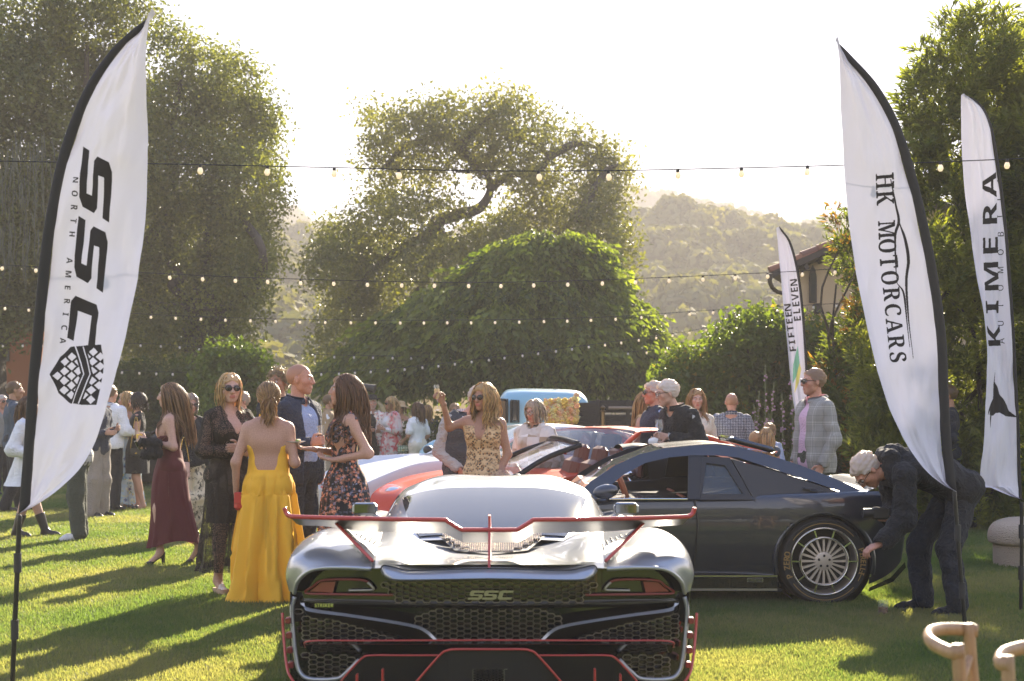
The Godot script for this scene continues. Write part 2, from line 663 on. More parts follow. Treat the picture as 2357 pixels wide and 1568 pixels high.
# ---------------------------------------------------------------- leaves
# kinds of spray: 0 broad leaf clump, 1 drooping spray, 2 narrow upright leaf tuft
func spray(kind: int, n: int, size: float, leaf: float, sd: int) -> ArrayMesh:
	var r := RandomNumberGenerator.new()
	r.seed = sd
	var g := Geo.new()
	for i in n:
		var p := Vector3(r.randfn(), r.randfn() * 0.7, r.randfn()) * size * 0.5
		var dir := Vector3(r.randfn(), r.randfn() * 0.6 + 0.2, r.randfn()).normalized()
		var wide := 0.55
		if kind == 1:
			var t := float(i) / n
			p = Vector3(0, -0.15 * t - 0.85 * t * t, 0.75 * t) * size + Vector3(r.randfn(), r.randfn(), r.randfn()) * size * 0.06
			dir = Vector3(r.randf_range(-1, 1), -0.9, 0.35 + r.randf() * 0.5).normalized()
			wide = 0.5
		elif kind == 2:
			var a := r.randf() * TAU
			p = Vector3(cos(a) * 0.12, r.randf() * 0.9, sin(a) * 0.12) * size
			dir = Vector3(cos(a), r.randf_range(0.3, 1.3), sin(a)).normalized()
			wide = 0.2
		var l := leaf * r.randf_range(0.7, 1.3)
		var side := dir.cross(Vector3(r.randfn(), r.randfn() + 0.8, r.randfn())).normalized()
		var up := side.cross(dir)
		var mid := p + dir * l * 0.5
		var a0 := g.vert(p)
		var a1 := g.vert(mid + side * l * wide * 0.5 + up * l * 0.10)
		var a2 := g.vert(p + dir * l - up * l * 0.12)
		var a3 := g.vert(mid - side * l * wide * 0.5 + up * l * 0.10)
		var a4 := g.vert(mid)
		g.quad(a0, a1, a4, a4); g.tri(a0, a1, a4); g.tri(a1, a2, a4); g.tri(a2, a3, a4); g.tri(a3, a0, a4)
	return g.mesh(-1.0)

func leaf_mat(gloss := 0.45, through := 0.9) -> StandardMaterial3D:
	return mat(Color.WHITE, gloss, 0.0, {"vertex_color_use_as_albedo": true, "backlight_enabled": true, "backlight": Color(through * 1.15, through * 1.15, through * 0.6)})

# blobs: [centre, radii]; fills their outer shells with sprays
func crown(parent: Node3D, blobs: Array, sprays: Array, per_m2: float, c0: Color, c1: Color, m: Material, sd: int, inner := 0.55, part := "foliage", upright := 0.4, odd := Color(0, 0, 0, 0), gap := -0.12) -> void:
	var r := RandomNumberGenerator.new()
	r.seed = sd
	var no := FastNoiseLite.new()
	no.seed = sd; no.frequency = 0.5
	var wheres := []
	var tints := []
	for k in sprays.size():
		wheres.append([]); tints.append(PackedColorArray())
	for bl in blobs:
		var c: Vector3 = bl[0]
		var q: Vector3 = bl[1]
		var area := 4.0 * PI * pow((pow(q.x * q.y, 1.6) + pow(q.x * q.z, 1.6) + pow(q.y * q.z, 1.6)) / 3.0, 1.0 / 1.6)
		for i in int(area * per_m2):
			var dir := Vector3(r.randfn(), r.randfn(), r.randfn()).normalized()
			var rad := lerpf(inner, 1.06, sqrt(r.randf()))
			rad *= 1.0 + 0.55 * no.get_noise_3dv((c + dir * q) * 2.6)
			var p := c + dir * q * rad
			var hidden := false
			for o in blobs:
				if o != bl and ((p - o[0]) / o[1]).length_squared() < 0.42: hidden = true; break
			if hidden or p.y < 0.05: continue
			if no.get_noise_3dv(p * 2.6) < gap: continue
			var y := (dir * Vector3(1, 1, 1) + Vector3.UP * upright).normalized()
			var b := Basis(Quaternion(Vector3.UP, y)) * Basis(Vector3.UP, r.randf() * TAU)
			var k := r.randi() % sprays.size()
			var s := r.randf_range(0.7, 1.3)
			wheres[k].append(Transform3D(b.scaled(Vector3.ONE * s), p))
			var t := clampf(r.randf() * 0.6 + 0.3 + no.get_noise_3dv(p) * 0.7, 0.0, 1.0)
			var col := c0.lerp(c1, t)
			if odd.a > 0.0 and r.randf() < odd.a: col = Color(odd.r, odd.g, odd.b).lerp(col, 0.3)
			tints[k].append(Color(col.r, col.g, col.b))
	for k in sprays.size():
		scatter(part, sprays[k], m, wheres[k], parent, tints[k])

func limb(g: Geo, a: Vector3, b: Vector3, ra: float, rb: float, r: RandomNumberGenerator, bend := 0.12) -> Array:
	var pts := []
	var l := a.distance_to(b)
	for i in 6:
		var t := i / 5.0
		var off := Vector3(r.randfn(), r.randfn() * 0.6, r.randfn()) * l * bend * sin(t * PI)
		pts.append(a.lerp(b, t) + off + Vector3(0, -0.1 * l * sin(t * PI), 0))
	var path := cat(pts, 4)
	var rad := []
	for i in path.size(): rad.append(lerpf(ra, rb, float(i) / path.size()) * (1.0 + 0.10 * r.randfn()))
	g.tube(path, rad, 8)
	return path

var bark: StandardMaterial3D
var oak_leaf: Array
var big_oak_leaf: Array
func build_trees() -> void:
	var r := RandomNumberGenerator.new()
	r.seed = 31
	bark = bump(mat(lin(0.07, 0.055, 0.042), 0.9), 0.05, 5.0, Vector3(2.0, 0.6, 2.0), 4)
	oak_leaf = [spray(0, 28, 0.5, 0.10, 1), spray(0, 28, 0.58, 0.095, 2), spray(0, 24, 0.45, 0.105, 3)]
	big_oak_leaf = [spray(0, 26, 0.55, 0.13, 4), spray(0, 24, 0.6, 0.12, 5), spray(0, 22, 0.48, 0.14, 6)]
	var lm := leaf_mat()
	# central oak, 45 m off
	var D := 45.0
	var root := at(1150, 935, D) * Vector3(1, 0, 1)
	var t := thing("oak_tree", "large spreading oak with crooked bare limbs showing, behind the dome-shaped tree", "tree", root)
	var g := Geo.new()
	var P := func(px: float, py: float, dz := 0.0) -> Vector3: return at(px, py, D + dz) - root
	var trunk: Vector3 = (P as Callable).call(1120, 640)
	limb(g, Vector3.ZERO, trunk, 0.7, 0.5, r, 0.05)
	# the crooked limbs seen against the sky
	for path in [[[1120, 640], [1000, 528], [1050, 495], [1105, 478], [1130, 430], [1110, 395], [1050, 395]], [[1130, 430], [1180, 400], [1230, 405], [1260, 360], [1210, 320]], [[1260, 360], [1330, 330], [1370, 340]],
			[[1110, 395], [1060, 340], [1020, 310], [960, 330]], [[1000, 528], [940, 560], [870, 540], [800, 560]], [[1120, 640], [1250, 560], [1330, 500], [1400, 470]], [[1330, 500], [1390, 400], [1420, 380]], [[1060, 340], [1100, 290], [1160, 250]], [[1020, 310], [930, 340], [880, 390]], [[1330, 500], [1380, 560], [1400, 640]], [[940, 560], [860, 620], [790, 700]], [[1000, 528], [980, 640], [900, 740], [800, 800]], [[1210, 320], [1150, 290], [1060, 260]]]:
		var pts := []
		for q in path: pts.append((P as Callable).call(q[0], q[1], r.randf_range(-0.8, 0.8)))
		var sm := cat(pts, 5)
		var rad := []
		for i in sm.size(): rad.append(lerpf(0.27 if path.size() > 5 else 0.16, 0.04, float(i) / sm.size()))
		g.tube(sm, rad, 8)
	put("trunk", g, bark, t, -1.0)
	var blobs := []
	for q in [[1150, 250, 55, 40], [1060, 285, 70, 50], [930, 310, 80, 55], [880, 380, 50, 45], [1200, 300, 75, 55], [1260, 380, 55, 40], [960, 400, 70, 30], [1340, 390, 60, 55], [1400, 430, 55, 50], [1420, 380, 30, 30],
			[1350, 490, 90, 55], [1220, 500, 90, 50], [1090, 330, 90, 40], [1130, 375, 60, 24], [900, 500, 85, 48], [800, 560, 80, 62], [760, 620, 52, 60], [870, 620, 100, 62], [1000, 600, 90, 55], [810, 700, 72, 62], [780, 780, 60, 55], [760, 850, 45, 45], [1150, 560, 90, 45],
			[1400, 560, 62, 50], [1010, 480, 55, 24], [870, 450, 42, 28], [1010, 250, 40, 22], [850, 270, 26, 26], [1390, 640, 60, 70], [900, 760, 90, 80], [1195, 405, 50, 26], [1255, 440, 50, 30], [1370, 345, 40, 30], [1300, 310, 36, 28]]:
		var c: Vector3 = (P as Callable).call(q[0], q[1], r.randf_range(-1.6, 1.6))
		var k := D / FOC
		blobs.append([c, Vector3(q[2], q[3], maxf(q[2], q[3]) * 1.2) * k])
	var up := blobs.filter(func(q): return (q[0] as Vector3).y > 7.3)
	var low := blobs.filter(func(q): return (q[0] as Vector3).y <= 7.3)
	crown(t, up, big_oak_leaf, 15.0, Color(0.085, 0.10, 0.034), Color(0.28, 0.27, 0.085), lm, 11, 0.3, "foliage", 0.4, Color(0, 0, 0, 0), -0.02)
	crown(t, low, big_oak_leaf, 16.0, Color(0.075, 0.095, 0.03), Color(0.25, 0.25, 0.075), lm, 19, 0.3, "foliage", 0.4, Color(0, 0, 0, 0), -0.06)
	# left oaks: a near one whose edge stands against the sky and a darker one at the frame's edge
	D = 36.0
	root = Vector3(-8.0, 0, -36)
	t = thing("oak_tree", "tall oak with small glossy leaves, crown reaching down behind the guests", "tree", root)
	g = Geo.new()
	limb(g, Vector3.ZERO, Vector3(0.3, 4.5, 0.2), 0.5, 0.35, r, 0.05)
	for q in [[420, 160], [560, 330], [480, 500], [380, 600], [560, 620]]:
		limb(g, Vector3(0.2, 2.5 + r.randf() * 1.5, 0.1), (P as Callable).call(q[0], q[1]) + Vector3.ZERO if false else at(q[0], q[1], D) - root, 0.22, 0.04, r)
	put("trunk", g, bark, t, -1.0)
	blobs = []
	for q in [[395, 110, 48, 55], [470, 160, 60, 60], [540, 190, 50, 60], [420, 240, 80, 80], [520, 290, 95, 80], [590, 300, 45, 70], [440, 400, 110, 90], [550, 420, 80, 75], [600, 400, 40, 40], [480, 540, 120, 90], [560, 560, 70, 75], [580, 640, 40, 55],
			[420, 660, 110, 90], [520, 700, 75, 70], [380, 780, 100, 70], [490, 790, 60, 45], [330, 300, 60, 120], [330, 520, 60, 120], [300, 700, 80, 120], [620, 470, 28, 30]]:
		blobs.append([at(q[0], q[1], D + r.randf_range(-1.2, 1.4)) - root, Vector3(q[2], q[3], maxf(q[2], q[3])) * D / FOC])
	crown(t, blobs, oak_leaf, 28.0, Color(0.06, 0.085, 0.026), Color(0.29, 0.30, 0.085), lm, 12, 0.35)
	D = 32.0
	root = Vector3(-12.0, 0, -33)
	t = thing("oak_tree", "dark oak hung with grey moss behind the tall flag with the checkered crest", "tree", root)
	g = Geo.new()
	limb(g, Vector3.ZERO, Vector3(0.3, 5.0, 0.2), 0.55, 0.4, r, 0.05)
	for q in [[60, 200], [200, 100], [100, 420], [-60, 300]]:
		limb(g, Vector3(0.2, 3.5 + r.randf() * 1.5, 0.1), at(q[0], q[1], D) - root, 0.25, 0.04, r)
	put("trunk", g, bark, t, -1.0)
	blobs = []
	for q in [[60, 60, 110, 90], [200, 40, 90, 70], [290, 30, 60, 45], [20, 200, 110, 100], [150, 180, 100, 100], [240, 200, 80, 90], [60, 350, 100, 100], [160, 400, 90, 120], [20, 500, 80, 100], [110, 560, 80, 80], [30, 640, 70, 60], [100, 700, 55, 40], [-100, 200, 120, 160], [-90, 450, 110, 160], [240, 420, 70, 110], [230, 600, 70, 100], [60, 760, 14, 20], [30, 700, 70, 46], [-40, 720, 70, 50]]:
		blobs.append([at(q[0], q[1], D + r.randf_range(-1.2, 1.4)) - root, Vector3(q[2], q[3], maxf(q[2], q[3])) * D / FOC])
	crown(t, blobs, oak_leaf, 26.0, Color(0.05, 0.072, 0.024), Color(0.21, 0.22, 0.07), lm, 13, 0.35)
	var moss := Geo.new()
	for i in 150:
		var p := at(r.randf_range(-20, 120), r.randf_range(300, 600), D - 2.0 - r.randf() * 1.2) - root
		var l := r.randf_range(0.3, 0.9)
		moss.tube([p, p + Vector3(r.randfn() * 0.03, -l * 0.5, 0), p + Vector3(r.randfn() * 0.05, -l, r.randfn() * 0.04)], [0.008, 0.013, 0.003], 3, false)
	put("hanging_moss", moss, mat(lin(0.085, 0.09, 0.06), 0.9), t, -1.0)
	# the weeping dome in the middle
	D = 33.0
	root = at(1190, 935, D) * Vector3(1, 0, 1)
	t = thing("weeping_tree", "dome-shaped weeping tree with drooping green leaves, in the middle of the garden", "tree", root)
	g = Geo.new()
	limb(g, Vector3(0.1, 0, 0), at(1190, 830, D) - root, 0.55, 0.42, r, 0.02)
	for q in [[1100, 700], [1270, 640], [1330, 760], [1000, 780]]:
		limb(g, at(1190, 840, D) - root, at(q[0], q[1], D) - root, 0.3, 0.06, r)
	put("trunk", g, bark, t, -1.0)
	var env := [[548, 1235, 1305], [565, 1165, 1345], [590, 1125, 1370], [640, 1065, 1398], [690, 975, 1436], [740, 890, 1480], [800, 828, 1518], [842, 785, 1522], [872, 800, 1500]]
	var sp := [spray(1, 16, 0.55, 0.17, 21), spray(1, 14, 0.45, 0.16, 22), spray(1, 18, 0.62, 0.17, 23)]
	var wheres := [[], [], []]
	var tints := [PackedColorArray(), PackedColorArray(), PackedColorArray()]
	var no := FastNoiseLite.new()
	no.seed = 9; no.frequency = 0.9
	for i in 9000:
		var u := pow(r.randf(), 0.75) * (env.size() - 1.001)
		var k0 := int(u)
		var f := u - k0
		var yy := lerpf(env[k0][0], env[k0 + 1][0], f)
		var l := lerpf(env[k0][1], env[k0 + 1][1], f)
		var rr := lerpf(env[k0][2], env[k0 + 1][2], f)
		var half := (rr - l) * 0.5 * D / FOC
		var cx := at((l + rr) * 0.5, yy, D) - root
		var a := r.randf() * TAU
		var dir := Vector3(cos(a), 0, sin(a))
		var wob := 1.0 + 0.19 * no.get_noise_3dv(Vector3(dir.x * half, cx.y, dir.z * half)) - 0.16 * r.randf() * r.randf() + (0.07 if i % 23 == 0 else 0.0)
		var p := cx + Vector3(dir.x * half, 0, dir.z * half * 0.85) * wob + Vector3(0, r.randfn() * 0.08, 0)
		var b := Basis(Vector3.UP, atan2(dir.x, dir.z) + r.randfn() * 0.35) * Basis(Vector3.RIGHT, r.randfn() * 0.25)
		var kk := i % 3
		wheres[kk].append(Transform3D(b.scaled(Vector3.ONE * r.randf_range(0.7, 1.25)), p))
		var q := clampf(r.randf() * 0.75 + no.get_noise_3dv(p * 0.8) * 0.6 + 0.08, 0, 1)
		tints[kk].append(Color(lerpf(0.05, 0.30, q), lerpf(0.085, 0.36, q), lerpf(0.02, 0.09, q)))
	for k in 3: scatter("foliage", sp[k], leaf_mat(0.5, 1.0), wheres[k], t, tints[k])

func build_shrubs() -> void:
	var r := RandomNumberGenerator.new()
	r.seed = 41
	var lm := leaf_mat(0.42, 1.0)
	var citrus := [spray(0, 20, 0.3, 0.10, 51), spray(0, 20, 0.34, 0.09, 52)]
	var make := func(called: String, label: String, D: float, list: Array, sprays: Array, per: float, c0: Color, c1: Color, sd: int, odd := Color(0, 0, 0, 0), up := 0.4) -> Node3D:
		var root := ground(list[0][0], D)
		var t := thing(called, label, "shrub", root)
		var g := Geo.new()
		for k in 4: limb(g, Vector3(r.randfn() * 0.1, 0, r.randfn() * 0.1), at(list[k % list.size()][0], list[k % list.size()][1], D) - root, 0.05, 0.01, r)
		put("stem", g, bark, t, -1.0)
		var blobs := []
		var gy := HOR + EYE / D * FOC
		var low := list.duplicate()
		for q in list:
			if q[1] > 840: low.append([q[0] + r.randf_range(-15, 15), lerpf(q[1] + q[3], gy, 0.55), q[2] * 0.9, (gy - q[1] - q[3]) * 0.55 + 12.0])
		for q in low:
			blobs.append([at(q[0], q[1], D + r.randf_range(-0.4, 0.4)) - root, Vector3(q[2], q[3], maxf(q[2], q[3]) * 0.9) * D / FOC])
		crown(t, blobs, sprays, per, c0, c1, lm, sd, 0.4, "foliage", up, odd)
		return t
	var mk := make as Callable
	mk.call("citrus_bush", "bright green citrus bush behind the blonde woman in black lace", 26.0, [[535, 890, 45, 80], [560, 850, 40, 40], [590, 900, 40, 60], [500, 850, 30, 40], [520, 980, 60, 60], [600, 960, 40, 60], [470, 960, 40, 60]], citrus, 75.0, Color(0.08, 0.13, 0.03), Color(0.16, 0.22, 0.05), 61)
	mk.call("garden_shrub", "dark green shrub under the tall oak behind the guests", 30.0, [[330, 890, 60, 45], [420, 900, 60, 50], [280, 910, 60, 50], [380, 950, 80, 60], [250, 980, 60, 50], [460, 990, 60, 50]], citrus, 60.0, Color(0.05, 0.08, 0.025), Color(0.10, 0.14, 0.04), 62)
	mk.call("climbing_shrub", "tall leafy shrub with yellowing leaves beside the weeping tree", 24.0, [[1720, 800, 75, 75], [1640, 850, 75, 70], [1580, 880, 55, 60], [1780, 790, 60, 70], [1820, 850, 70, 90], [1690, 920, 90, 80], [1560, 940, 60, 60], [1800, 960, 80, 90], [1640, 1000, 90, 60], [1860, 800, 40, 70], [1540, 880, 24, 24]], citrus, 75.0, Color(0.08, 0.13, 0.03), Color(0.17, 0.22, 0.05), 63, Color(0.45, 0.30, 0.04, 0.05))
	var narrow := [spray(2, 30, 0.34, 0.115, 53), spray(2, 28, 0.3, 0.105, 54)]
	mk.call("tall_evergreen", "tall evergreen with narrow leaves towering behind the white flags", 18.0, [[2230, 180, 90, 100], [2160, 260, 70, 90], [2300, 230, 90, 120], [2220, 380, 130, 110], [2120, 400, 60, 90], [2330, 420, 120, 140], [2180, 560, 130, 130], [2300, 600, 130, 150], [2120, 700, 110, 130], [2270, 780, 150, 150], [2080, 850, 100, 130], [2200, 930, 130, 130], [2330, 960, 130, 150], [2100, 1040, 130, 110], [2270, 1100, 150, 80], [2180, 110, 40, 40], [2270, 110, 50, 50], [2420, 500, 120, 400]], narrow, 52.0, Color(0.07, 0.10, 0.036), Color(0.32, 0.34, 0.09), 64, Color(0, 0, 0, 0), 1.4)
	mk.call("tall_evergreen", "narrow-leaved evergreen branch tops at the upper corner beyond the tall evergreen", 21.0, [[2370, 130, 60, 70], [2400, 250, 90, 120], [2420, 500, 120, 200], [2450, 900, 150, 200]], narrow, 48.0, Color(0.09, 0.12, 0.036), Color(0.34, 0.36, 0.09), 65, Color(0, 0, 0, 0), 1.4)
	mk.call("bottlebrush_tree", "slender tree with russet tips in front of the tiled house", 21.0, [[1945, 545, 22, 36], [1972, 620, 30, 50], [1925, 655, 32, 24], [1975, 700, 24, 50], [1985, 800, 40, 90], [1940, 880, 50, 70], [1960, 960, 80, 80], [1990, 1050, 80, 70], [1900, 1010, 50, 60]], narrow, 50.0, Color(0.07, 0.10, 0.03), Color(0.14, 0.17, 0.05), 66, Color(0.40, 0.17, 0.05, 0.16), 1.0)
	mk.call("wall_vine", "dark leafy vine climbing the wall of the tiled house", 26.0, [[1858, 770, 24, 34], [1880, 830, 40, 50], [1925, 840, 24, 30], [1880, 900, 50, 50]], citrus, 60.0, Color(0.045, 0.07, 0.028), Color(0.09, 0.12, 0.04), 67)
	mk.call("low_hedge", "low dark hedge between the dry field and the guests in summer clothes", 25.0, [[1000, 1015, 40, 30], [1040, 1010, 40, 32], [1080, 1015, 40, 30], [960, 1020, 40, 30], [760, 1000, 30, 40], [1120, 1015, 40, 30]], citrus, 70.0, Color(0.05, 0.07, 0.025), Color(0.10, 0.12, 0.04), 68)
	# tall flowering stems
	var t := thing("flowering_stems", "tall pinkish flower spikes growing in front of the climbing shrub", "plant", ground(1770, 20.0))
	var st := Geo.new()
	var fl := Geo.new()
	for q in [[1762, 840], [1782, 880], [1748, 900], [1800, 905], [1822, 850], [1735, 930], [1700, 960], [1770, 950], [1840, 900]]:
		var top := at(q[0], q[1], 20.0) - t.position
		var foot := Vector3(top.x * 0.6 + r.randfn() * 0.05, 0, r.randfn() * 0.1)
		var path := cat([foot, foot.lerp(top, 0.5) + Vector3(r.randfn() * 0.05, 0, 0), top], 5)
		st.tube(path, 0.008, 5)
		for k in 26:
			var u := r.randf_range(0.55, 1.0)
			var p: Vector3 = path[int(u * (path.size() - 1))] + Vector3(r.randfn(), r.randfn() * 2.0, r.randfn()) * 0.018
			fl.ball(p, Vector3.ONE * r.randf_range(0.008, 0.02), 3)
	put("stem", st, mat(lin(0.12, 0.14, 0.06), 0.8), t, -1.0)
	put("blossom", fl, mat(lin(0.36, 0.24, 0.30), 0.8, 0.0, {"backlight_enabled": true, "backlight": Color(0.5, 0.4, 0.45)}), t, -1.0)

func build_hill_woods() -> void:
	var r := RandomNumberGenerator.new()
	r.seed = 51
	var no := FastNoiseLite.new()
	no.seed = 5; no.frequency = 0.012
	var cl := FastNoiseLite.new()
	cl.seed = 15; cl.frequency = 0.02
	var crowns := []
	for kind in 3:
		var g := Geo.new()
		var lobes := []
		for q in 5: lobes.append([Vector3(r.randfn() * 1.4, r.randf_range(1.5, 3.6), r.randfn() * 1.4), r.randf_range(1.3, 2.2)])
		for i in 420:
			var lb = lobes[i % 5]
			var dir := Vector3(r.randfn(), absf(r.randfn()) * 1.1 - 0.35, r.randfn()).normalized()
			var p: Vector3 = lb[0] + dir * lb[1] * r.randf_range(0.8, 1.08)
			var s := dir.cross(Vector3(r.randfn(), r.randfn(), r.randfn())).normalized()
			var u := (dir + Vector3(r.randfn(), r.randfn(), r.randfn()) * 0.6).cross(s).normalized()
			var z := r.randf_range(0.28, 0.5)
			g.quadp(p - s * z - u * z * 0.6, p + s * z * 0.3 - u * z, p + s * z + u * z * 0.6, p - s * z * 0.3 + u * z)
		crowns.append(g.mesh(-1.0))
	var wheres := [[], [], []]
	var tints := [PackedColorArray(), PackedColorArray(), PackedColorArray()]
	for i in 13000:
		var d := 88.0 + 400.0 * pow(r.randf(), 0.8)
		var px := r.randf_range(-350.0, 2700.0)
		if px > 880 and px < 1560 and d < 150.0: continue
		var x := (px - 1178.5) / FOC * d
		if cl.get_noise_2d(x, d) < -0.22 and d > 130.0 and r.randf() < 0.85: continue
		if d > 400 and px > 1760 and px < 1850 and r.randf() < 0.9: continue
		var y := hill_height(x, d, no)
		var k := i % 3
		var s := r.randf_range(0.6, 1.45) * (1.05 - d * 0.0010)
		wheres[k].append(Transform3D(Basis(Vector3.UP, r.randf() * TAU).scaled(Vector3(s, s * r.randf_range(0.75, 1.1), s)), Vector3(x, y - 0.6, -d)))
		var q := clampf(r.randf() * 0.6 + 0.3 + cl.get_noise_2d(x * 2.0, d * 2.0) * 0.5, 0, 1)
		tints[k].append(Color(lerpf(0.07, 0.20, q), lerpf(0.085, 0.18, q), lerpf(0.034, 0.06, q)))
	# unseen trees added behind the camera, to darken what the glossy paint mirrors
	for i in 150:
		var q := r.randf()
		wheres[i % 3].append(Transform3D(Basis(Vector3.UP, r.randf() * TAU).scaled(Vector3.ONE * r.randf_range(1.1, 1.9)), Vector3(r.randf_range(-45, 45), -0.4, 26.0 + r.randf() * 16.0)))
		tints[i % 3].append(Color(lerpf(0.07, 0.16, q), lerpf(0.09, 0.17, q), 0.045))
	for k in 3:
		tag(scatter("wood", crowns[k], leaf_mat(0.9, 0.8), wheres[k], null, tints[k]), "oak woods covering the hazy hillsides, plus unseen trees added behind the camera", "", "", "stuff")

# ---------------------------------------------------------------- people
# joints in body heights, +x the person's left, +z the way the person faces
func joints_of(s: Dictionary) -> Dictionary:
	var f: bool = s.get("sex", "f") == "f"
	var J := {"hip": Vector3(0, 0.525, 0), "waist": Vector3(0, 0.625, 0.004), "chest": Vector3(0, 0.735, 0.0), "neck": Vector3(0, 0.832, -0.012), "head": Vector3(0, 0.931, 0.008)}
	var sw := 0.094 if f else 0.104
	for q in [["l", 1.0], ["r", -1.0]]:
		var k: String = q[0]
		var x: float = q[1]
		J[k + "_hip"] = Vector3(0.05 * x, 0.515, 0); J[k + "_knee"] = Vector3(0.053 * x, 0.285, 0.012); J[k + "_ankle"] = Vector3(0.054 * x, 0.045, -0.008); J[k + "_toe"] = Vector3(0.066 * x, 0.014, 0.085)
		J[k + "_sh"] = Vector3(sw * x, 0.796, -0.004); J[k + "_el"] = Vector3((sw + 0.026) * x, 0.632, -0.018); J[k + "_wr"] = Vector3((sw + 0.03) * x, 0.49, 0.03)
	for k in s.get("j", {}): J[k] = s.j[k]
	if s.has("heel"):
		for k in J:
			if not k.ends_with("toe"): J[k] += Vector3(0, s.heel, 0)
			else: J[k] -= Vector3(0, 0, s.heel * 0.4)
	for k in J: J[k] = J[k] * s.h
	return J

func bones_of(s: Dictionary, J: Dictionary) -> Dictionary:
	var H: float = s.h
	var f: bool = s.get("sex", "f") == "f"
	var w: float = s.get("w", 1.0)
	var ts: Vector3 = (J.l_sh - J.r_sh).normalized()
	var B := {}
	B.hips = [J.l_hip + Vector3(0, 0.015, 0) * H, J.r_hip + Vector3(0, 0.015, 0) * H, (0.055 if f else 0.054) * H * w, (0.055 if f else 0.054) * H * w, ts, 1.0]
	B.belly = [J.hip, J.waist, 0.058 * H * w, (0.046 if f else 0.054) * H * w, ts, 0.68]
	B.trunk = [J.waist, J.chest, (0.046 if f else 0.054) * H * w, (0.054 if f else 0.060) * H, ts, 0.62]
	B.ribs = [J.chest + ts * 0.035 * H, J.chest - ts * 0.035 * H, 0.052 * H, 0.052 * H, ts, 1.0]
	B.yoke = [J.l_sh - ts * 0.012 * H - Vector3(0, 0.010, 0) * H, J.r_sh + ts * 0.012 * H - Vector3(0, 0.010, 0) * H, 0.036 * H, 0.036 * H, ts, 1.0]
	B.slope = [J.neck + ts * 0.045 * H - Vector3(0, 0.012, 0) * H, J.neck - ts * 0.045 * H - Vector3(0, 0.012, 0) * H, 0.024 * H, 0.024 * H, ts, 1.0]
	B.throat = [J.neck - Vector3(0, 0.02, 0) * H, J.head - Vector3(0, 0.03, 0.012) * H, 0.033 * H if not f else 0.027 * H, 0.030 * H if not f else 0.025 * H, ts, 1.0]
	for k in ["l", "r"]:
		B[k + "_upper"] = [J[k + "_sh"], J[k + "_el"], (0.026 if f else 0.031) * H, (0.0205 if f else 0.025) * H, ts, 1.0]
		B[k + "_fore"] = [J[k + "_el"], J[k + "_wr"], (0.021 if f else 0.025) * H, (0.0135 if f else 0.016) * H, ts, 1.0]
		B[k + "_thigh"] = [J[k + "_hip"], J[k + "_knee"], (0.052 if f else 0.050) * H * lerpf(1.0, w, 0.5), 0.033 * H, ts, 1.0]
		B[k + "_shin"] = [J[k + "_knee"], J[k + "_ankle"], 0.032 * H, 0.0205 * H, ts, 1.0]
		var kn: Vector3 = J[k + "_knee"]
		var back: Vector3 = Vector3(0, 0, -0.008) * H
		B[k + "_calf"] = [kn.lerp(J[k + "_ankle"], 0.18) + back, kn.lerp(J[k + "_ankle"], 0.45) + back, 0.032 * H, 0.026 * H, ts, 1.0]
		B[k + "_foot"] = [J[k + "_ankle"] - Vector3(0, 0.016, 0.004) * H, J[k + "_toe"], 0.021 * H, 0.013 * H, ts, 1.0]
	if f and not s.has("child"):
		for q in [[1.0, "l_breast"], [-1.0, "r_breast"]]:
			var fw := ts.cross((J.neck - J.hip).normalized())
			B[q[1]] = [J.chest + ts * 0.036 * q[0] * H + fw * 0.036 * H, J.chest + ts * 0.038 * q[0] * H + fw * 0.042 * H - Vector3(0, 0.012, 0) * H, 0.032 * H, 0.034 * H, ts, 1.0]
	for q in [[1.0, "l_seat"], [-1.0, "r_seat"]]:
		var fw2 := ts.cross((J.neck - J.hip).normalized())
		B[q[1]] = [J.hip + ts * 0.036 * q[0] * H - fw2 * 0.022 * H, J.hip + ts * 0.036 * q[0] * H - fw2 * 0.024 * H - (J.neck - J.hip).normalized() * 0.02 * H, 0.046 * H, 0.044 * H, ts, 1.0]
	return B

func add_bones(sd: Sdf, B: Dictionary, names: Array, add := 0.0, k := 0.025) -> void:
	for n in names:
		if B.has(n):
			var b: Array = B[n]
			sd.cap(b[0], b[1], b[2] + add, b[3] + add, k, b[4], b[5])

const TORSO := ["hips", "belly", "trunk", "ribs", "yoke", "slope", "l_breast", "r_breast", "l_seat", "r_seat"]

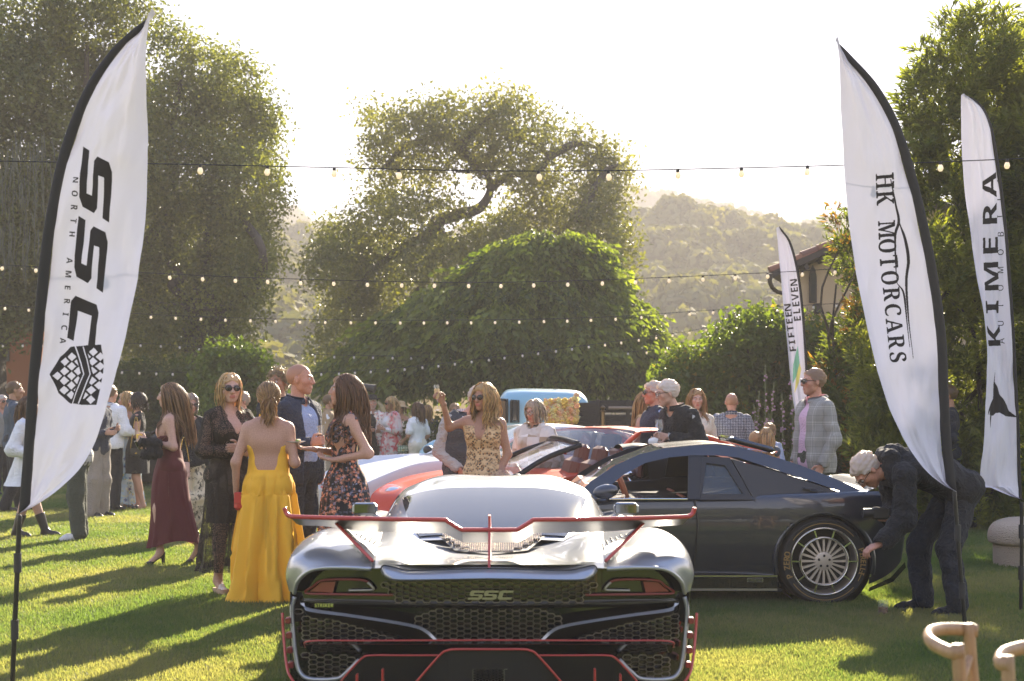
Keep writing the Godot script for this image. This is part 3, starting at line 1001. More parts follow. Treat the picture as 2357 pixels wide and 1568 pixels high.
func head_into(g: Geo, C: Vector3, R: Basis, k: float, cell: float, f: bool, skin: Color, s: Dictionary) -> void:
	var sd := Sdf.new(Vector3(-0.10, -0.15, -0.12) * k, Vector3(0.10, 0.13, 0.14) * k, cell / k * k)
	sd.ell(Vector3(0, 0.030, -0.014) * k, Vector3(0.074, 0.086, 0.096) * k, Basis(), 0.02)
	sd.ell(Vector3(0, -0.030, 0.024) * k, Vector3(0.060, 0.082, 0.068) * k, Basis(), 0.03 * k)
	sd.cap(Vector3(-0.035, -0.062, 0.02) * k, Vector3(0.035, -0.062, 0.02) * k, 0.022 * k, 0.022 * k, 0.03 * k)
	sd.cap(Vector3(-0.010, -0.094, 0.062) * k, Vector3(0.010, -0.094, 0.062) * k, (0.016 if f else 0.02) * k, (0.016 if f else 0.02) * k, 0.03 * k)
	for x in [-1.0, 1.0]:
		sd.cap(Vector3(0.040 * x, -0.012, 0.062) * k, Vector3(0.046 * x, -0.022, 0.048) * k, 0.021 * k, 0.024 * k, 0.02 * k)
		sd.ell(Vector3(0.032 * x, 0.006, 0.100) * k, Vector3(0.019, 0.013, 0.020) * k, Basis(), 0.016 * k, 1)
		sd.cap(Vector3(0.045 * x, 0.026, 0.074) * k, Vector3(0.014 * x, 0.022, 0.086) * k, 0.009 * k, 0.009 * k, 0.012 * k)
		sd.ell(Vector3(0.077 * x, -0.004, -0.012) * k, Vector3(0.010, 0.032, 0.019) * k, Basis(Vector3.UP, 0.35 * x), 0.008 * k)
	sd.cap(Vector3(0, 0.016, 0.090) * k, Vector3(0, -0.026, 0.106) * k, 0.008 * k, 0.0125 * k, 0.014 * k)
	sd.cap(Vector3(-0.011, -0.030, 0.094) * k, Vector3(0.011, -0.030, 0.094) * k, 0.009 * k, 0.009 * k, 0.01 * k)
	sd.cap(Vector3(-0.019, -0.0585, 0.083) * k, Vector3(0.019, -0.0585, 0.083) * k, 0.0062 * k, 0.0062 * k, 0.010 * k)
	sd.cap(Vector3(-0.015, -0.067, 0.083) * k, Vector3(0.015, -0.067, 0.083) * k, 0.0066 * k, 0.0066 * k, 0.010 * k)
	sd.cap(Vector3(-0.024, -0.0627, 0.096) * k, Vector3(0.024, -0.0627, 0.096) * k, 0.0022 * k, 0.0022 * k, 0.004 * k, Vector3.ZERO, 1.0, true)
	var lip := skin.lerp(Color(0.42, 0.10, 0.09) if f else Color(0.36, 0.15, 0.12), 0.75 if f else 0.5)
	var brow: Color = s.get("brow", Color(0.10, 0.07, 0.05))
	var stub: float = s.get("stubble", 0.0)
	var paint := func(p: Vector3) -> Color:
		var q := p / k
		var c := skin
		if q.z > 0.03:
			var ch := clampf(1.0 - (Vector2(absf(q.x) - 0.042, q.y + 0.028)).length() / 0.035, 0.0, 1.0)
			c = c.lerp(Color(c.r * 1.04, c.g * 0.80, c.b * 0.78), ch * 0.7)
			if q.z > 0.07 and absf(q.x) < 0.026 - absf(q.y + 0.0627) * 0.8 and absf(q.y + 0.0627) < 0.013: c = lip
			if absf(q.y - 0.0285 + absf(absf(q.x) - 0.03) * 0.18) < 0.0042 and absf(q.x) > 0.012 and absf(q.x) < 0.052: c = skin.lerp(brow, 0.8)
			if stub > 0.0 and q.y < -0.03 and c != lip: c = c.lerp(brow, stub)
		return c
	var base := g.v.size()
	sd.mesh_into(g, paint)
	for x in [-1.0, 1.0]:  # eyeballs with lids half closed by the sockets
		for e in [[0.0118, Color(0.62, 0.58, 0.55), 0.078], [0.0062, Color(0.05, 0.035, 0.025), 0.0846]]:
			g.col = e[1]
			g.ball(Vector3(0.032 * x, 0.006, e[2]) * k, Vector3.ONE * e[0] * k, 5)
	for i in range(base, g.v.size()): g.v[i] = R * g.v[i] + C

func hand_into(g: Geo, wr: Vector3, dir: Vector3, palm: Vector3, side: float, k: float, cell: float, curl: float, skin: Color) -> void:
	# dir along the hand, palm the way the palm faces; the thumb leaves on dir x palm times side
	palm = (palm - dir * palm.dot(dir)).normalized()
	var thumb_way := palm.cross(dir).normalized() * side
	var sd := Sdf.new(wr - Vector3.ONE * 0.15 * k, wr + Vector3.ONE * 0.19 * k + dir * 0.05 * k, cell)
	sd.cap(wr - dir * 0.02 * k, wr + dir * 0.03 * k, 0.024 * k, 0.022 * k, 0.01, palm, 1.25)
	for q in [0.027, 0.009, -0.009, -0.025]:
		sd.cap(wr + dir * 0.02 * k + thumb_way * q * 0.6 * k, wr + dir * 0.085 * k + thumb_way * q * k, 0.014 * k, 0.0115 * k, 0.012, palm, 1.1)
	var n := 0
	for q in [[0.028, 0.072], [0.0095, 0.080], [-0.0095, 0.075], [-0.0265, 0.058]]:
		var a = wr + dir * 0.088 * k + thumb_way * q[0] * k
		var c := curl * (1.0 + 0.12 * n)
		var d1 := dir.rotated(dir.cross(palm).normalized(), c * 0.8)
		var d2 := dir.rotated(dir.cross(palm).normalized(), c * 1.9)
		var d3 := dir.rotated(dir.cross(palm).normalized(), c * 2.6)
		var b = a + d1 * q[1] * 0.45 * k
		var e = b + d2 * q[1] * 0.32 * k
		sd.cap(a, b, 0.0094 * k, 0.0088 * k, 0.004)
		sd.cap(b, e, 0.0086 * k, 0.0080 * k, 0.004)
		sd.cap(e, e + d3 * q[1] * 0.22 * k, 0.0078 * k, 0.0068 * k, 0.004)
		n += 1
	var t0 := wr + dir * 0.028 * k + thumb_way * 0.022 * k
	var t1 := t0 + (dir * 0.55 + thumb_way * 0.75 + palm * 0.25 * curl).normalized() * 0.042 * k
	var t2 := t1 + (dir * 0.85 + thumb_way * (0.35 - 0.4 * curl) + palm * 0.6 * curl).normalized() * 0.033 * k
	var t3 := t2 + (dir * 0.9 + thumb_way * (0.1 - 0.4 * curl) + palm * 0.7 * curl).normalized() * 0.025 * k
	sd.cap(t0, t1, 0.014 * k, 0.0115 * k, 0.01); sd.cap(t1, t2, 0.0108 * k, 0.0098 * k, 0.004); sd.cap(t2, t3, 0.0096 * k, 0.008 * k, 0.004)
	var paint := func(_p: Vector3) -> Color: return skin
	sd.mesh_into(g, paint)

var skin_mat: StandardMaterial3D
var mats := {}
var held := {}  # where a named guest's grip is
func person(s: Dictionary) -> Node3D:
	var H: float = s.h
	var f: bool = s.get("sex", "f") == "f"
	var cell: float = s.get("cell", 0.016)
	var far: bool = cell > 0.02
	var skin: Color = s.get("skin", Color(0.50, 0.30, 0.215))
	var root := thing("person", s.label, "person", s.at, deg_to_rad(s.get("yaw", 0.0)), s.get("group", ""))
	var J := joints_of(s)
	var B := bones_of(s, J)
	var lo := Vector3.INF
	var hi := -Vector3.INF
	for b in B.values():
		for e in 2:
			lo = lo.min(b[e] - Vector3.ONE * 0.14 * H * 0.6); hi = hi.max(b[e] + Vector3.ONE * 0.14 * H * 0.6)
	# the body, one skin
	var g := Geo.new()
	g.tinted = true
	var sd := Sdf.new(lo, hi, maxf(cell, 0.015))
	var arms := ["l_upper", "l_fore", "r_upper", "r_fore"]
	var legs := ["l_thigh", "l_shin", "l_calf", "l_foot", "r_thigh", "r_shin", "r_calf", "r_foot"]
	add_bones(sd, B, TORSO, 0.0, 0.04 * H)
	add_bones(sd, B, ["throat"] + arms + legs, 0.0, 0.02 * H)
	var sk := func(_p: Vector3) -> Color: return skin
	sd.mesh_into(g, sk)
	var R := Basis(Vector3.UP, deg_to_rad(s.get("look", 0.0))) * Basis(Vector3.RIGHT, deg_to_rad(s.get("nod", 0.0))) * Basis(Vector3.BACK, deg_to_rad(s.get("tilt", 0.0)))
	var k: float = s.get("head_k", H * 0.1333 / 0.228)
	head_into(g, J.head, R, k, 0.009 if far else 0.0055, f, skin, s)
	var hands: Dictionary = s.get("hands", {})
	for q in [["l", 1.0], ["r", -1.0]]:
		if s.get("no_hands", "").contains(q[0]): continue
		var wr: Vector3 = J[q[0] + "_wr"]
		var hd: Array = hands.get(q[0], [])
		var dir: Vector3 = (wr - J[q[0] + "_el"]).normalized()
		var palm := Vector3(-q[1], 0, -0.3)
		var curl := 0.35
		if hd.size() > 0 and hd[0] != Vector3.ZERO: dir = (hd[0] as Vector3).normalized()
		if hd.size() > 1: palm = hd[1]
		if hd.size() > 2: curl = hd[2]
		# seen along the fingers with the palm in front, the thumb of a left hand is on one side, of a right hand on the other
		if s.has("key"):
			var pn := (palm - dir * palm.dot(dir)).normalized()
			held[s.key + q[0]] = root.transform * (wr + (dir * 0.085 + pn * 0.030) * H / 1.75)
		hand_into(g, wr, dir, palm, q[1], H / 1.75, 0.009 if far else 0.006, curl, skin)
	put("body", g, skin_mat, root, -1.0)
	# clothes
	var n := 0
	for wv in s.get("wear", []):
		n += 1
		var kind: String = wv.get("kind", "top")
		var cg := Geo.new()
		var add: float = wv.get("add", 0.012)
		var tone = null
		if kind == "skirt":
			skirt_into(cg, wv, H, n)
			if wv.has("lo") : pass
			put(wv.get("part", "skirt"), cg, wv.mat, root, -1.0)
			continue
		var cs := Sdf.new(lo, hi, cell)
		if kind == "top":
			var names: Array = wv.get("bones", TORSO)
			add_bones(cs, B, names, add, 0.04 * H)
			if wv.has("bulk"):
				for n2 in ["belly", "trunk", "hips"]:
					var bb: Array = B[n2]
					cs.cap(bb[0], bb[1], bb[2] + add + wv.bulk, bb[3] + add + wv.bulk, 0.03, bb[4], bb[5])
			if wv.has("skirtlen"):  # a jacket's straight fall past the hips
				cs.cap(J.waist, J.hip + (J.hip - J.waist).normalized() * wv.skirtlen * H, (0.055 * H + add) * s.get("w", 1.0), (0.060 * H + add) * s.get("w", 1.0), 0.05, B.belly[4], 0.60)
			var sl: float = wv.get("sleeve", 2.0)
			for a in ["l", "r"]:
				if wv.get("bare", "").contains(a): continue
				var u: Array = B[a + "_upper"]
				var fo: Array = B[a + "_fore"]
				var puff: float = wv.get("puff", 0.006)
				var sa: float = add * (0.62 if wv.has("skirtlen") else 1.0)
				var ms := Sdf.new((u[0] as Vector3).min(u[1]).min(fo[1]) - Vector3.ONE * 0.09, (u[0] as Vector3).max(u[1]).max(fo[1]) + Vector3.ONE * 0.09, cell)
				if sl > 0.0:
					var t1 := minf(sl, 1.0)
					ms.cap(u[0], (u[0] as Vector3).lerp(u[1], t1), u[2] + sa + puff * 0.5, lerpf(u[2], u[3], t1) + sa + puff, 0.025)
				if sl > 1.0:
					var t2 := sl - 1.0
					ms.cap(fo[0], (fo[0] as Vector3).lerp(fo[1], t2), fo[2] + sa + puff, lerpf(fo[2], fo[3], t2) + sa + puff * wv.get("cuff", 0.8), 0.025)
					if t2 > 0.5:
						var fd = ((fo[1] as Vector3) - fo[0]).normalized()
						ms.cap((fo[0] as Vector3).lerp(fo[1], t2) + fd * 0.045, (fo[0] as Vector3).lerp(fo[1], t2) + fd * 0.12, 0.05, 0.09, 0.004, Vector3.ZERO, 1.0, true)
				if sl > 0.0:
					if wv.has("top_cut"): ms.plane(Vector3(0, 1, wv.get("top_tilt", 0.0)).normalized(), Vector3(0, wv.top_cut, 0) * H)
					ms.wrinkle(wv.get("wr", 0.016) * 1.1, 11.0, n * 5 + int(s.at.x * 17.0) + (3 if a == "l" else 0), Vector3(1, 1, 1))
					ms.mesh_into(cg, tone)
			if wv.has("hem"): cs.plane((J.hip - J.waist).normalized(), J.hip + (J.waist - J.hip).normalized() * (wv.hem - 0.525) * H)
			if wv.has("top_cut"): cs.plane(Vector3(0, 1, wv.get("top_tilt", 0.0)).normalized(), Vector3(0, wv.top_cut, 0) * H)
			var hole: float = wv.get("neck", 0.05)
			if hole > 0.0: cs.cap(J.neck - Vector3(0, 0.004, 0) * H, J.neck + Vector3(0, 0.10, 0.03) * H, hole * H, hole * 1.2 * H, 0.006, Vector3.ZERO, 1.0, true)
		elif kind == "pants":
			add_bones(cs, B, ["hips", "belly", "l_seat", "r_seat"], add, 0.04 * H)
			var lw: float = wv.get("loose", 0.017)
			for a in ["l", "r"]:
				var hemv: Vector3 = (J[a + "_knee"] as Vector3).lerp(J[a + "_ankle"], wv.get("len", 1.0))
				cs.cap(J[a + "_hip"], J[a + "_knee"], 0.053 * H + add, 0.036 * H + lw, 0.03)
				cs.cap(J[a + "_knee"], hemv, 0.036 * H + lw, 0.028 * H + lw * wv.get("flare", 1.2), 0.03)
				var dn: Vector3 = ((J[a + "_ankle"] as Vector3) - J[a + "_knee"]).normalized()
				cs.cap(hemv + dn * (0.100 if wv.get("len", 1.0) > 0.95 else 0.065), hemv + dn * 0.17, 0.062, 0.1, 0.004, Vector3.ZERO, 1.0, true)
			cs.plane((J.waist - J.hip).normalized(), J.hip + (J.waist - J.hip).normalized() * (wv.get("rise", 0.60) - 0.525) * H)
		elif kind == "bones":
			add_bones(cs, B, wv.bones, add, 0.03 * H)
		for c in wv.get("cut", []): cs.plane((c[0] as Vector3).normalized(), (c[1] as Vector3) * H)
		for c in wv.get("sub", []): cs.cap((c[0] as Vector3) * H, (c[1] as Vector3) * H, c[2] * H, c[3] * H, 0.006, Vector3.ZERO, 1.0, true)
		for c in wv.get("more", []): cs.cap((c[0] as Vector3) * H, (c[1] as Vector3) * H, c[2] * H, c[3] * H, 0.02)
		cs.wrinkle(wv.get("wr", 0.016), wv.get("wf", 8.0), n * 7 + int(s.at.x * 31.0), wv.get("ws", Vector3(1, 0.55, 1)))
		cs.mesh_into(cg, tone)
		if wv.has("collar"):
			var rows := []
			for i in 3:
				var row := []
				for a in 25:
					var an := PI * 0.5 + 0.22 + (TAU - 0.44) * a / 24.0
					var r = (wv.collar as float) * H * [1.0, 0.92, 1.06][i]
					row.append(J.neck + Vector3(cos(an) * r, [-0.004, 0.026, 0.008][i] * H - sin(an) * 0.010 * H * (1.6 if i == 2 else 1.0), sin(an) * r * 0.95 + 0.004 * H))
				rows.append(row)
			cg.sheet(rows)
		put(wv.get("part", "shirt"), cg, wv.mat, root, -1.0)
	# shoes
	if s.has("shoes"):
		var sh: Dictionary = s.shoes
		for a in ["l", "r"]:
			var sg := Geo.new()
			shoe_into(sg, J[a + "_ankle"], J[a + "_toe"], J[a + "_knee"], H, sh.kind, far)
			put("shoe", sg, sh.mat, root, -1.0)
			if sh.has("sole"):
				var so := Geo.new()
				var fw: Vector3 = (J[a + "_toe"] - J[a + "_ankle"]) * Vector3(1, 0, 1)
				sole_into(so, J[a + "_ankle"], J[a + "_toe"], H, sh.get("sole_h", 0.022))
				put("sole", so, sh.sole, root, 50.0)
	if s.has("hair"): hair_for(root, s, J.head, R, k, H, J)
	if s.has("hat"):
		var hg := Geo.new()
		var prof := []
		for q in s.hat.profile: prof.append(Vector2(q[0], q[1]) * k)
		hg.lathe(prof, 28, Transform3D(R * Basis(Vector3.RIGHT, s.hat.get("tip", -0.12)), J.head + R * Vector3(0, 0.055, -0.012) * k))
		for i in hg.v.size():
			var lp: Vector3 = R.inverse() * (hg.v[i] - J.head)
			if Vector2(lp.x, lp.z).length() > 0.11 * k: hg.v[i] += R * Vector3(0, absf(lp.x) * s.hat.get("curl", 0.0), 0)
		put("hat", hg, s.hat.mat, root, 50.0)
	if s.has("glasses"):
		var gg := Geo.new()
		for x in [-1.0, 1.0]:
			gg.ball(R * (Vector3(0.033 * x, 0.004, 0.100) * k) + J.head, Vector3(0.027, 0.021, 0.004) * k, 8, R * Basis(Vector3.UP, 0.22 * x))
		var fr := Geo.new()
		for x in [-1.0, 1.0]:
			var ring := []
			for a in 17:
				var q := TAU * a / 16.0
				ring.append(R * (Vector3(0.033 * x, 0.004, 0.101) * k + Basis(Vector3.UP, 0.22 * x) * Vector3(cos(q) * 0.0275, sin(q) * 0.0215, 0) * k) + J.head)
			fr.tube(ring, 0.0022 * k, 5, false)
			fr.tube([R * (Vector3(0.060 * x, 0.010, 0.094) * k) + J.head, R * (Vector3(0.080 * x, 0.012, 0.04) * k) + J.head, R * (Vector3(0.081 * x, 0.004, -0.012) * k) + J.head], 0.0028 * k, 5)
		fr.tube([R * (Vector3(-0.008, 0.008, 0.106) * k) + J.head, R * (Vector3(0.008, 0.008, 0.106) * k) + J.head], 0.0026 * k, 5)
		var gl := put("sunglasses" if s.glasses == "sun" else "glasses", fr, mats.frame, root, -1.0)
		put("lens", gg, mats.dark_lens if s.glasses == "sun" else mats.clear_lens, gl, -1.0)
	return root

func skirt_into(g: Geo, wv: Dictionary, H: float, sd: int) -> void:
	var rows := []
	var tab: Array = wv.rows  # [y, half width, half depth, x, z] in body heights, top first
	var vs := []
	for q in tab: vs.append(Vector4(q[1], q[2], q[3] if q.size() > 3 else 0.0, q[4] if q.size() > 4 else 0.0))
	var ys := []
	for q in tab: ys.append(q[0])
	var smv := cat(vs, 6)
	var smy := cat(ys, 6)
	var nf: float = wv.get("folds", 11.0)
	var amp: float = wv.get("amp", 0.10)
	var no := FastNoiseLite.new()
	no.seed = sd + 3; no.frequency = 0.9
	var slit: float = wv.get("slit", -1.0)
	for i in smv.size():
		var t := float(i) / (smv.size() - 1)
		var q: Vector4 = smv[i]
		for e in 2:
			q[e] = maxf(q[e], lerp_table([[0.40, 0.0], [0.42, [0.100, 0.085][e]], [0.48, [0.107, 0.092][e]], [0.53, [0.111, 0.094][e]], [0.57, [0.102, 0.082][e]], [0.60, [0.088, 0.069][e]], [0.63, [0.077, 0.060][e]], [0.635, 0.0]], smy[i]))
		var row := []
		for a in 73:
			var an := TAU * a / 72.0
			var wob := no.get_noise_3d(cos(an) * 1.4, sin(an) * 1.4, t * 1.1)
			var fold := sin(an * nf + wob * 7.0 + t * 0.8) * 0.55 + sin(an * (nf * 1.7) + 1.3 + wob * 8.0) * 0.35 + wob * 0.6
			var m := 1.0 + amp * pow(t, wv.get("fold_from", 0.8)) * fold
			var y: float = smy[i] + wv.get("hem_wave", 0.0) * t * t * sin(an * 2.0 + wv.get("hem_phase", 0.0))
			row.append(Vector3(q.z + cos(an) * q.x * m, y, q.w + sin(an) * q.y * m) * H)
		rows.append(row)
	g.sheet(rows)

func shoe_into(g: Geo, an: Vector3, toe: Vector3, knee: Vector3, H: float, kind: String, far: bool) -> void:
	var sd := Sdf.new(an.min(toe) - Vector3.ONE * 0.12, an.max(toe) + Vector3(0.1, 0.32 if kind == "boot" else 0.12, 0.1), 0.010 if far else 0.007)
	var up := (knee - an).normalized()
	var fw := (toe - an)
	fw = (fw - up * fw.dot(up) * 0.0).normalized()
	var heel := an - Vector3(0, 0.020, 0) * H - Vector3(fw.x, 0, fw.z).normalized() * 0.014 * H
	if kind == "pump":
		var flat := Vector3(fw.x, 0, fw.z).normalized()
		sd.cap(heel + up * 0.004, toe, 0.026, 0.020, 0.01)
		sd.cap(toe - flat * 0.02, toe + flat * 0.025, 0.024, 0.012, 0.02)
		sd.cap(an + flat * 0.03 + up * 0.03, toe - flat * 0.035 + Vector3(0, 0.045, 0), 0.034, 0.026, 0.006, Vector3.ZERO, 1.0, true)  # open instep
		sd.cap(an + up * 0.02, an + up * 0.07, 0.030, 0.035, 0.004, Vector3.ZERO, 1.0, true)
		var hb := heel - flat * 0.004
		sd.cap(hb, Vector3(hb.x, 0.012, hb.z) - flat * 0.006, 0.020, 0.014, 0.008)
		sd.cap(an + up * 0.045, an + up * 0.052, 0.031, 0.031, 0.003)
	elif kind == "sandal":
		for q in [0.25, 0.62, 0.9]:
			var m := heel.lerp(toe, q)
			sd.cap(m + up * 0.012, m + up * 0.02, 0.03, 0.026, 0.01)
		sd.cap(an + up * 0.03, an + up * 0.034, 0.031, 0.031, 0.003)
	else:
		sd.cap(heel - up * 0.004, toe, 0.038, 0.026, 0.02)
		sd.cap(an - up * 0.0, heel.lerp(toe, 0.55) + up * 0.012, 0.038, 0.032, 0.02)
		sd.cap(toe - fw * 0.03, toe + fw * 0.022, 0.034, 0.026, 0.02)
		if kind == "boot": sd.cap(an, an + up * 0.20, 0.045, 0.058, 0.02)
		sd.plane(Vector3.DOWN, Vector3(0, minf(heel.y, toe.y) - 0.030, 0))
		if kind == "boot": sd.plane(up, an + up * 0.20)
	sd.mesh_into(g)

func sole_into(g: Geo, an: Vector3, toe: Vector3, H: float, h: float) -> void:
	var flat := (toe - an) * Vector3(1, 0, 1)
	var l := flat.length() + 0.075
	flat = flat.normalized()
	var sd := flat.cross(Vector3.UP)
	var pts := []
	for q in [[0.0, 0.0], [0.02, 0.028], [0.10, 0.034], [0.45, 0.030], [0.70, 0.043], [0.88, 0.038], [0.97, 0.022], [1.0, 0.0]]: pts.append(Vector2(q[0] * l, q[1]))
	for q in [[0.97, 0.022], [0.88, 0.038], [0.70, 0.043], [0.45, 0.030], [0.10, 0.034], [0.02, 0.028]]: pts.append(Vector2(q[0] * l, -q[1]))
	var o := Vector3(an.x, minf(toe.y, an.y) - 0.012, an.z) - flat * 0.045
	o.y = maxf(o.y - h * 0.5, h * 0.5 + 0.002)
	g.prism(pts, h, Transform3D(Basis(flat, sd, flat.cross(sd)), o))

func hair_for(root: Node3D, s: Dictionary, C: Vector3, R: Basis, k: float, H: float, J: Dictionary) -> void:
	var hr: Dictionary = s.hair
	var far: bool = s.get("cell", 0.016) > 0.02
	var r := RandomNumberGenerator.new()
	r.seed = int(absf(s.at.x) * 1000.0) + 17
	var m := StandardMaterial3D.new()
	var key := "hair%s" % str(hr.col)
	if mats.has(key): m = mats[key]
	else:
		m = mat(hr.col, 0.38, 0.0, {"backlight_enabled": true, "backlight": Color(0.9, 0.85, 0.75)})
		mats[key] = m
	var kind: String = hr.get("kind", "short")
	var g := Geo.new()
	var fat: float = hr.get("fat", 0.011)
	var sd := Sdf.new(Vector3(-0.13, -0.16, -0.15) * k, Vector3(0.13, 0.15, 0.13) * k, 0.009 if far else 0.006)
	var rad := Vector3(0.076 + fat, 0.086 + fat * 1.2, 0.098 + fat) * k
	sd.ell(Vector3(0, 0.031, -0.015) * k, rad)
	var line: float = hr.get("line", 0.0)  # how far the hairline sits back
	sd.plane(Vector3(0, -0.745, 0.668), Vector3(0, 0.068, 0.083 - line) * k)
	if kind == "fringe":  # bald on top
		sd.ell(Vector3(0, 0.10, 0.01) * k, Vector3(0.085, 0.09, 0.11) * k, Basis(), 0.01, 1)
	sd.wrinkle(hr.get("rough", 0.012), 26.0, 5, Vector3(1, 1, 0.6))
	sd.mesh_into(g)
	for i in g.v.size(): g.v[i] = R * g.v[i] + C
	var o := put("hair", g, m, root, -1.0)
	var count: int = hr.get("n", 0)
	if count == 0: return
	# locks
	var sg := Geo.new()
	sg.tinted = true
	var lm: StandardMaterial3D = m.duplicate()
	lm.albedo_color = Color.WHITE
	lm.vertex_color_use_as_albedo = true
	var ln: float = hr.get("len", 0.35) * H  # how far below the crown the tips end
	var wave: float = hr.get("wave", 0.0)
	var thick: float = hr.get("thick", 0.006)
	var steps := 14
	for i in count:
		var a := r.randf_range(0.62, TAU - 0.62) + PI * 0.5  # round the head, the face left out (face at +z = PI/2)
		if hr.get("front", false): a = r.randf_range(0.5, TAU - 0.5) + PI * 0.5
		var e := r.randf_range(-0.1, 1.35)
		var dirn := Vector3(cos(a) * cos(e), sin(e), sin(a) * cos(e))
		var c0 := Vector3(0, 0.031, -0.015) * k
		var p := c0 + dirn * rad * 1.01
		if dirn.z > 0.2 and p.y < 0.05 * k and absf(dirn.x) < 0.75: continue
		var path := [p]
		var vel := Vector3(dirn.x * 0.55, 0.1, dirn.z * 0.4 - 0.3)
		var tot := ln * r.randf_range(0.78, 1.05)
		if kind == "tail": vel = Vector3(-dirn.x * 0.4, 0.0, -1.0)
		var ph := r.randf() * TAU
		var st := tot / steps
		for q in steps:
			vel = vel.lerp(Vector3(-p.x / k * hr.get("tuck", 1.2) * (1.0 if q < 8 else 0.2), -1.0, hr.get("sweep", -0.05)), 0.36)
			if kind == "tail" and q < 5: vel = (Vector3(0, -0.012, -0.135) * k - p).normalized() * 0.9 + Vector3(0, -0.1, 0)
			var d := vel.normalized() * st
			p = p + d + Vector3(cos(ph + q * 1.15), 0.25 * sin(ph * 2.0 + q), sin(ph + q * 1.15)) * (wave + 0.0025) * float(q) / steps
			var u := (p - c0) / (rad * 1.03)
			if u.length() < 1.0 and not (kind == "tail" and q >= 4): p = c0 + u.normalized() * rad * 1.03
			# keep outside the shoulders and back
			var sc = R.inverse() * (J.neck - Vector3(0, 0.055, 0) * H - C)
			var srad := Vector3(0.118, 0.07, 0.066) * H
			var w = (p - sc) / srad
			if w.length() < 1.0: p = sc + w.normalized() * srad
			if p.y < sc.y:
				var bz: float = (p.z - sc.z)
				if absf(p.x - sc.x) < 0.09 * H and bz < 0.0 and bz > -0.068 * H: p.z = sc.z - 0.068 * H
				elif absf(p.x - sc.x) < 0.09 * H and bz >= 0.0 and bz < 0.075 * H: p.z = sc.z + 0.075 * H
			path.append(p)
		var radii := []
		for q in path.size(): radii.append(thick * r.randf_range(0.85, 1.15) * (1.0 - 0.75 * pow(float(q) / steps, 3.0)))
		var wp := []
		var fly := i % 9 == 0
		for q in path.size(): wp.append(R * ((path[q] as Vector3) + (Vector3(dirn.x, 0.15, dirn.z) * 0.016 * k * sin(PI * q / steps) if fly else Vector3.ZERO)) + C)
		if fly:
			for q in radii.size(): radii[q] *= 0.5
		var tone := r.randf_range(0.55, 1.7)
		sg.col = Color(hr.col.r * tone, hr.col.g * tone * r.randf_range(0.92, 1.04), hr.col.b * tone * r.randf_range(0.8, 1.1))
		sg.tube(wp, radii, 3 if far else 4, false)
	put("lock", sg, lm, o, -1.0).set_meta("kind", "stuff")

func people_mats() -> void:
	skin_mat = bump(mat(Color.WHITE, 0.52, 0.0, {"vertex_color_use_as_albedo": true}), 0.05, 0.12, Vector3.ONE * 9.0, 71)
	skin_mat.albedo_texture = noise_tex(0.03, 72, 4, Color(0.86, 0.82, 0.80), Color(1, 1, 1))
	mats.frame = mat(lin(0.02, 0.015, 0.012), 0.25)
	mats.dark_lens = mat(lin(0.012, 0.010, 0.010), 0.08)
	mats.clear_lens = mat(Color(0.9, 0.9, 0.9, 0.06), 0.05, 0.0, {"transparency": BaseMaterial3D.TRANSPARENCY_ALPHA})

# ---------------------------------------------------------------- prints on cloth
func stamp(im: Image, cx: float, cy: float, rx: float, ry: float, turn: float, c: Color, petals := 0) -> void:
	var w := im.get_width()
	var R := int(maxf(rx, ry)) + 2
	for y in range(-R, R + 1):
		for x in range(-R, R + 1):
			var q := Vector2(x, y).rotated(-turn)
			var a := q.angle()
			var k := 1.0 if petals == 0 else 0.72 + 0.28 * cos(a * petals)
			if Vector2(q.x / (rx * k), q.y / (ry * k)).length() <= 1.0:
				im.set_pixel(posmod(int(cx) + x, w), posmod(int(cy) + y, w), c)

func blotches(bg: Color, marks: Array, sd: int, size := 256) -> ImageTexture:  # marks: [colour, count, least, most, petals, stretch]; sRGB colours
	var im := Image.create(size, size, false, Image.FORMAT_RGBA8)
	im.fill(bg)
	var r := RandomNumberGenerator.new()
	r.seed = sd
	for m in marks:
		for i in m[1]:
			var a := r.randf_range(m[2], m[3])
			stamp(im, r.randf() * size, r.randf() * size, a, a * m[5], r.randf() * TAU, m[0], m[4])
	return ImageTexture.create_from_image(im)

func leopard() -> ImageTexture:
	var im := Image.create(256, 256, false, Image.FORMAT_RGBA8)
	im.fill(Color(0.80, 0.68, 0.50))
	var r := RandomNumberGenerator.new()
	r.seed = 4
	for gy in 9:
		for gx in 9:
			var c := Vector2(gx * 28.4 + (14.0 if gy % 2 else 0.0) + r.randf_range(-9, 9), gy * 28.4 + r.randf_range(-9, 9))
			stamp(im, c.x, c.y, 7, 6, 0, Color(0.62, 0.45, 0.26))
			for k in 4:
				if r.randf() < 0.8:
					var a := k * 1.57 + r.randf_range(-0.4, 0.4)
					stamp(im, c.x + cos(a) * 10, c.y + sin(a) * 9, 5.5, 3.2, a + 1.57, Color(0.07, 0.05, 0.04))
	return ImageTexture.create_from_image(im)

func arm(side: String, el: Vector3, wr: Vector3) -> Dictionary:
	return {side + "_el": el, side + "_wr": wr}

func both(list: Array) -> Dictionary:
	var o := {}
	for d in list: o.merge(d, true)
	return o

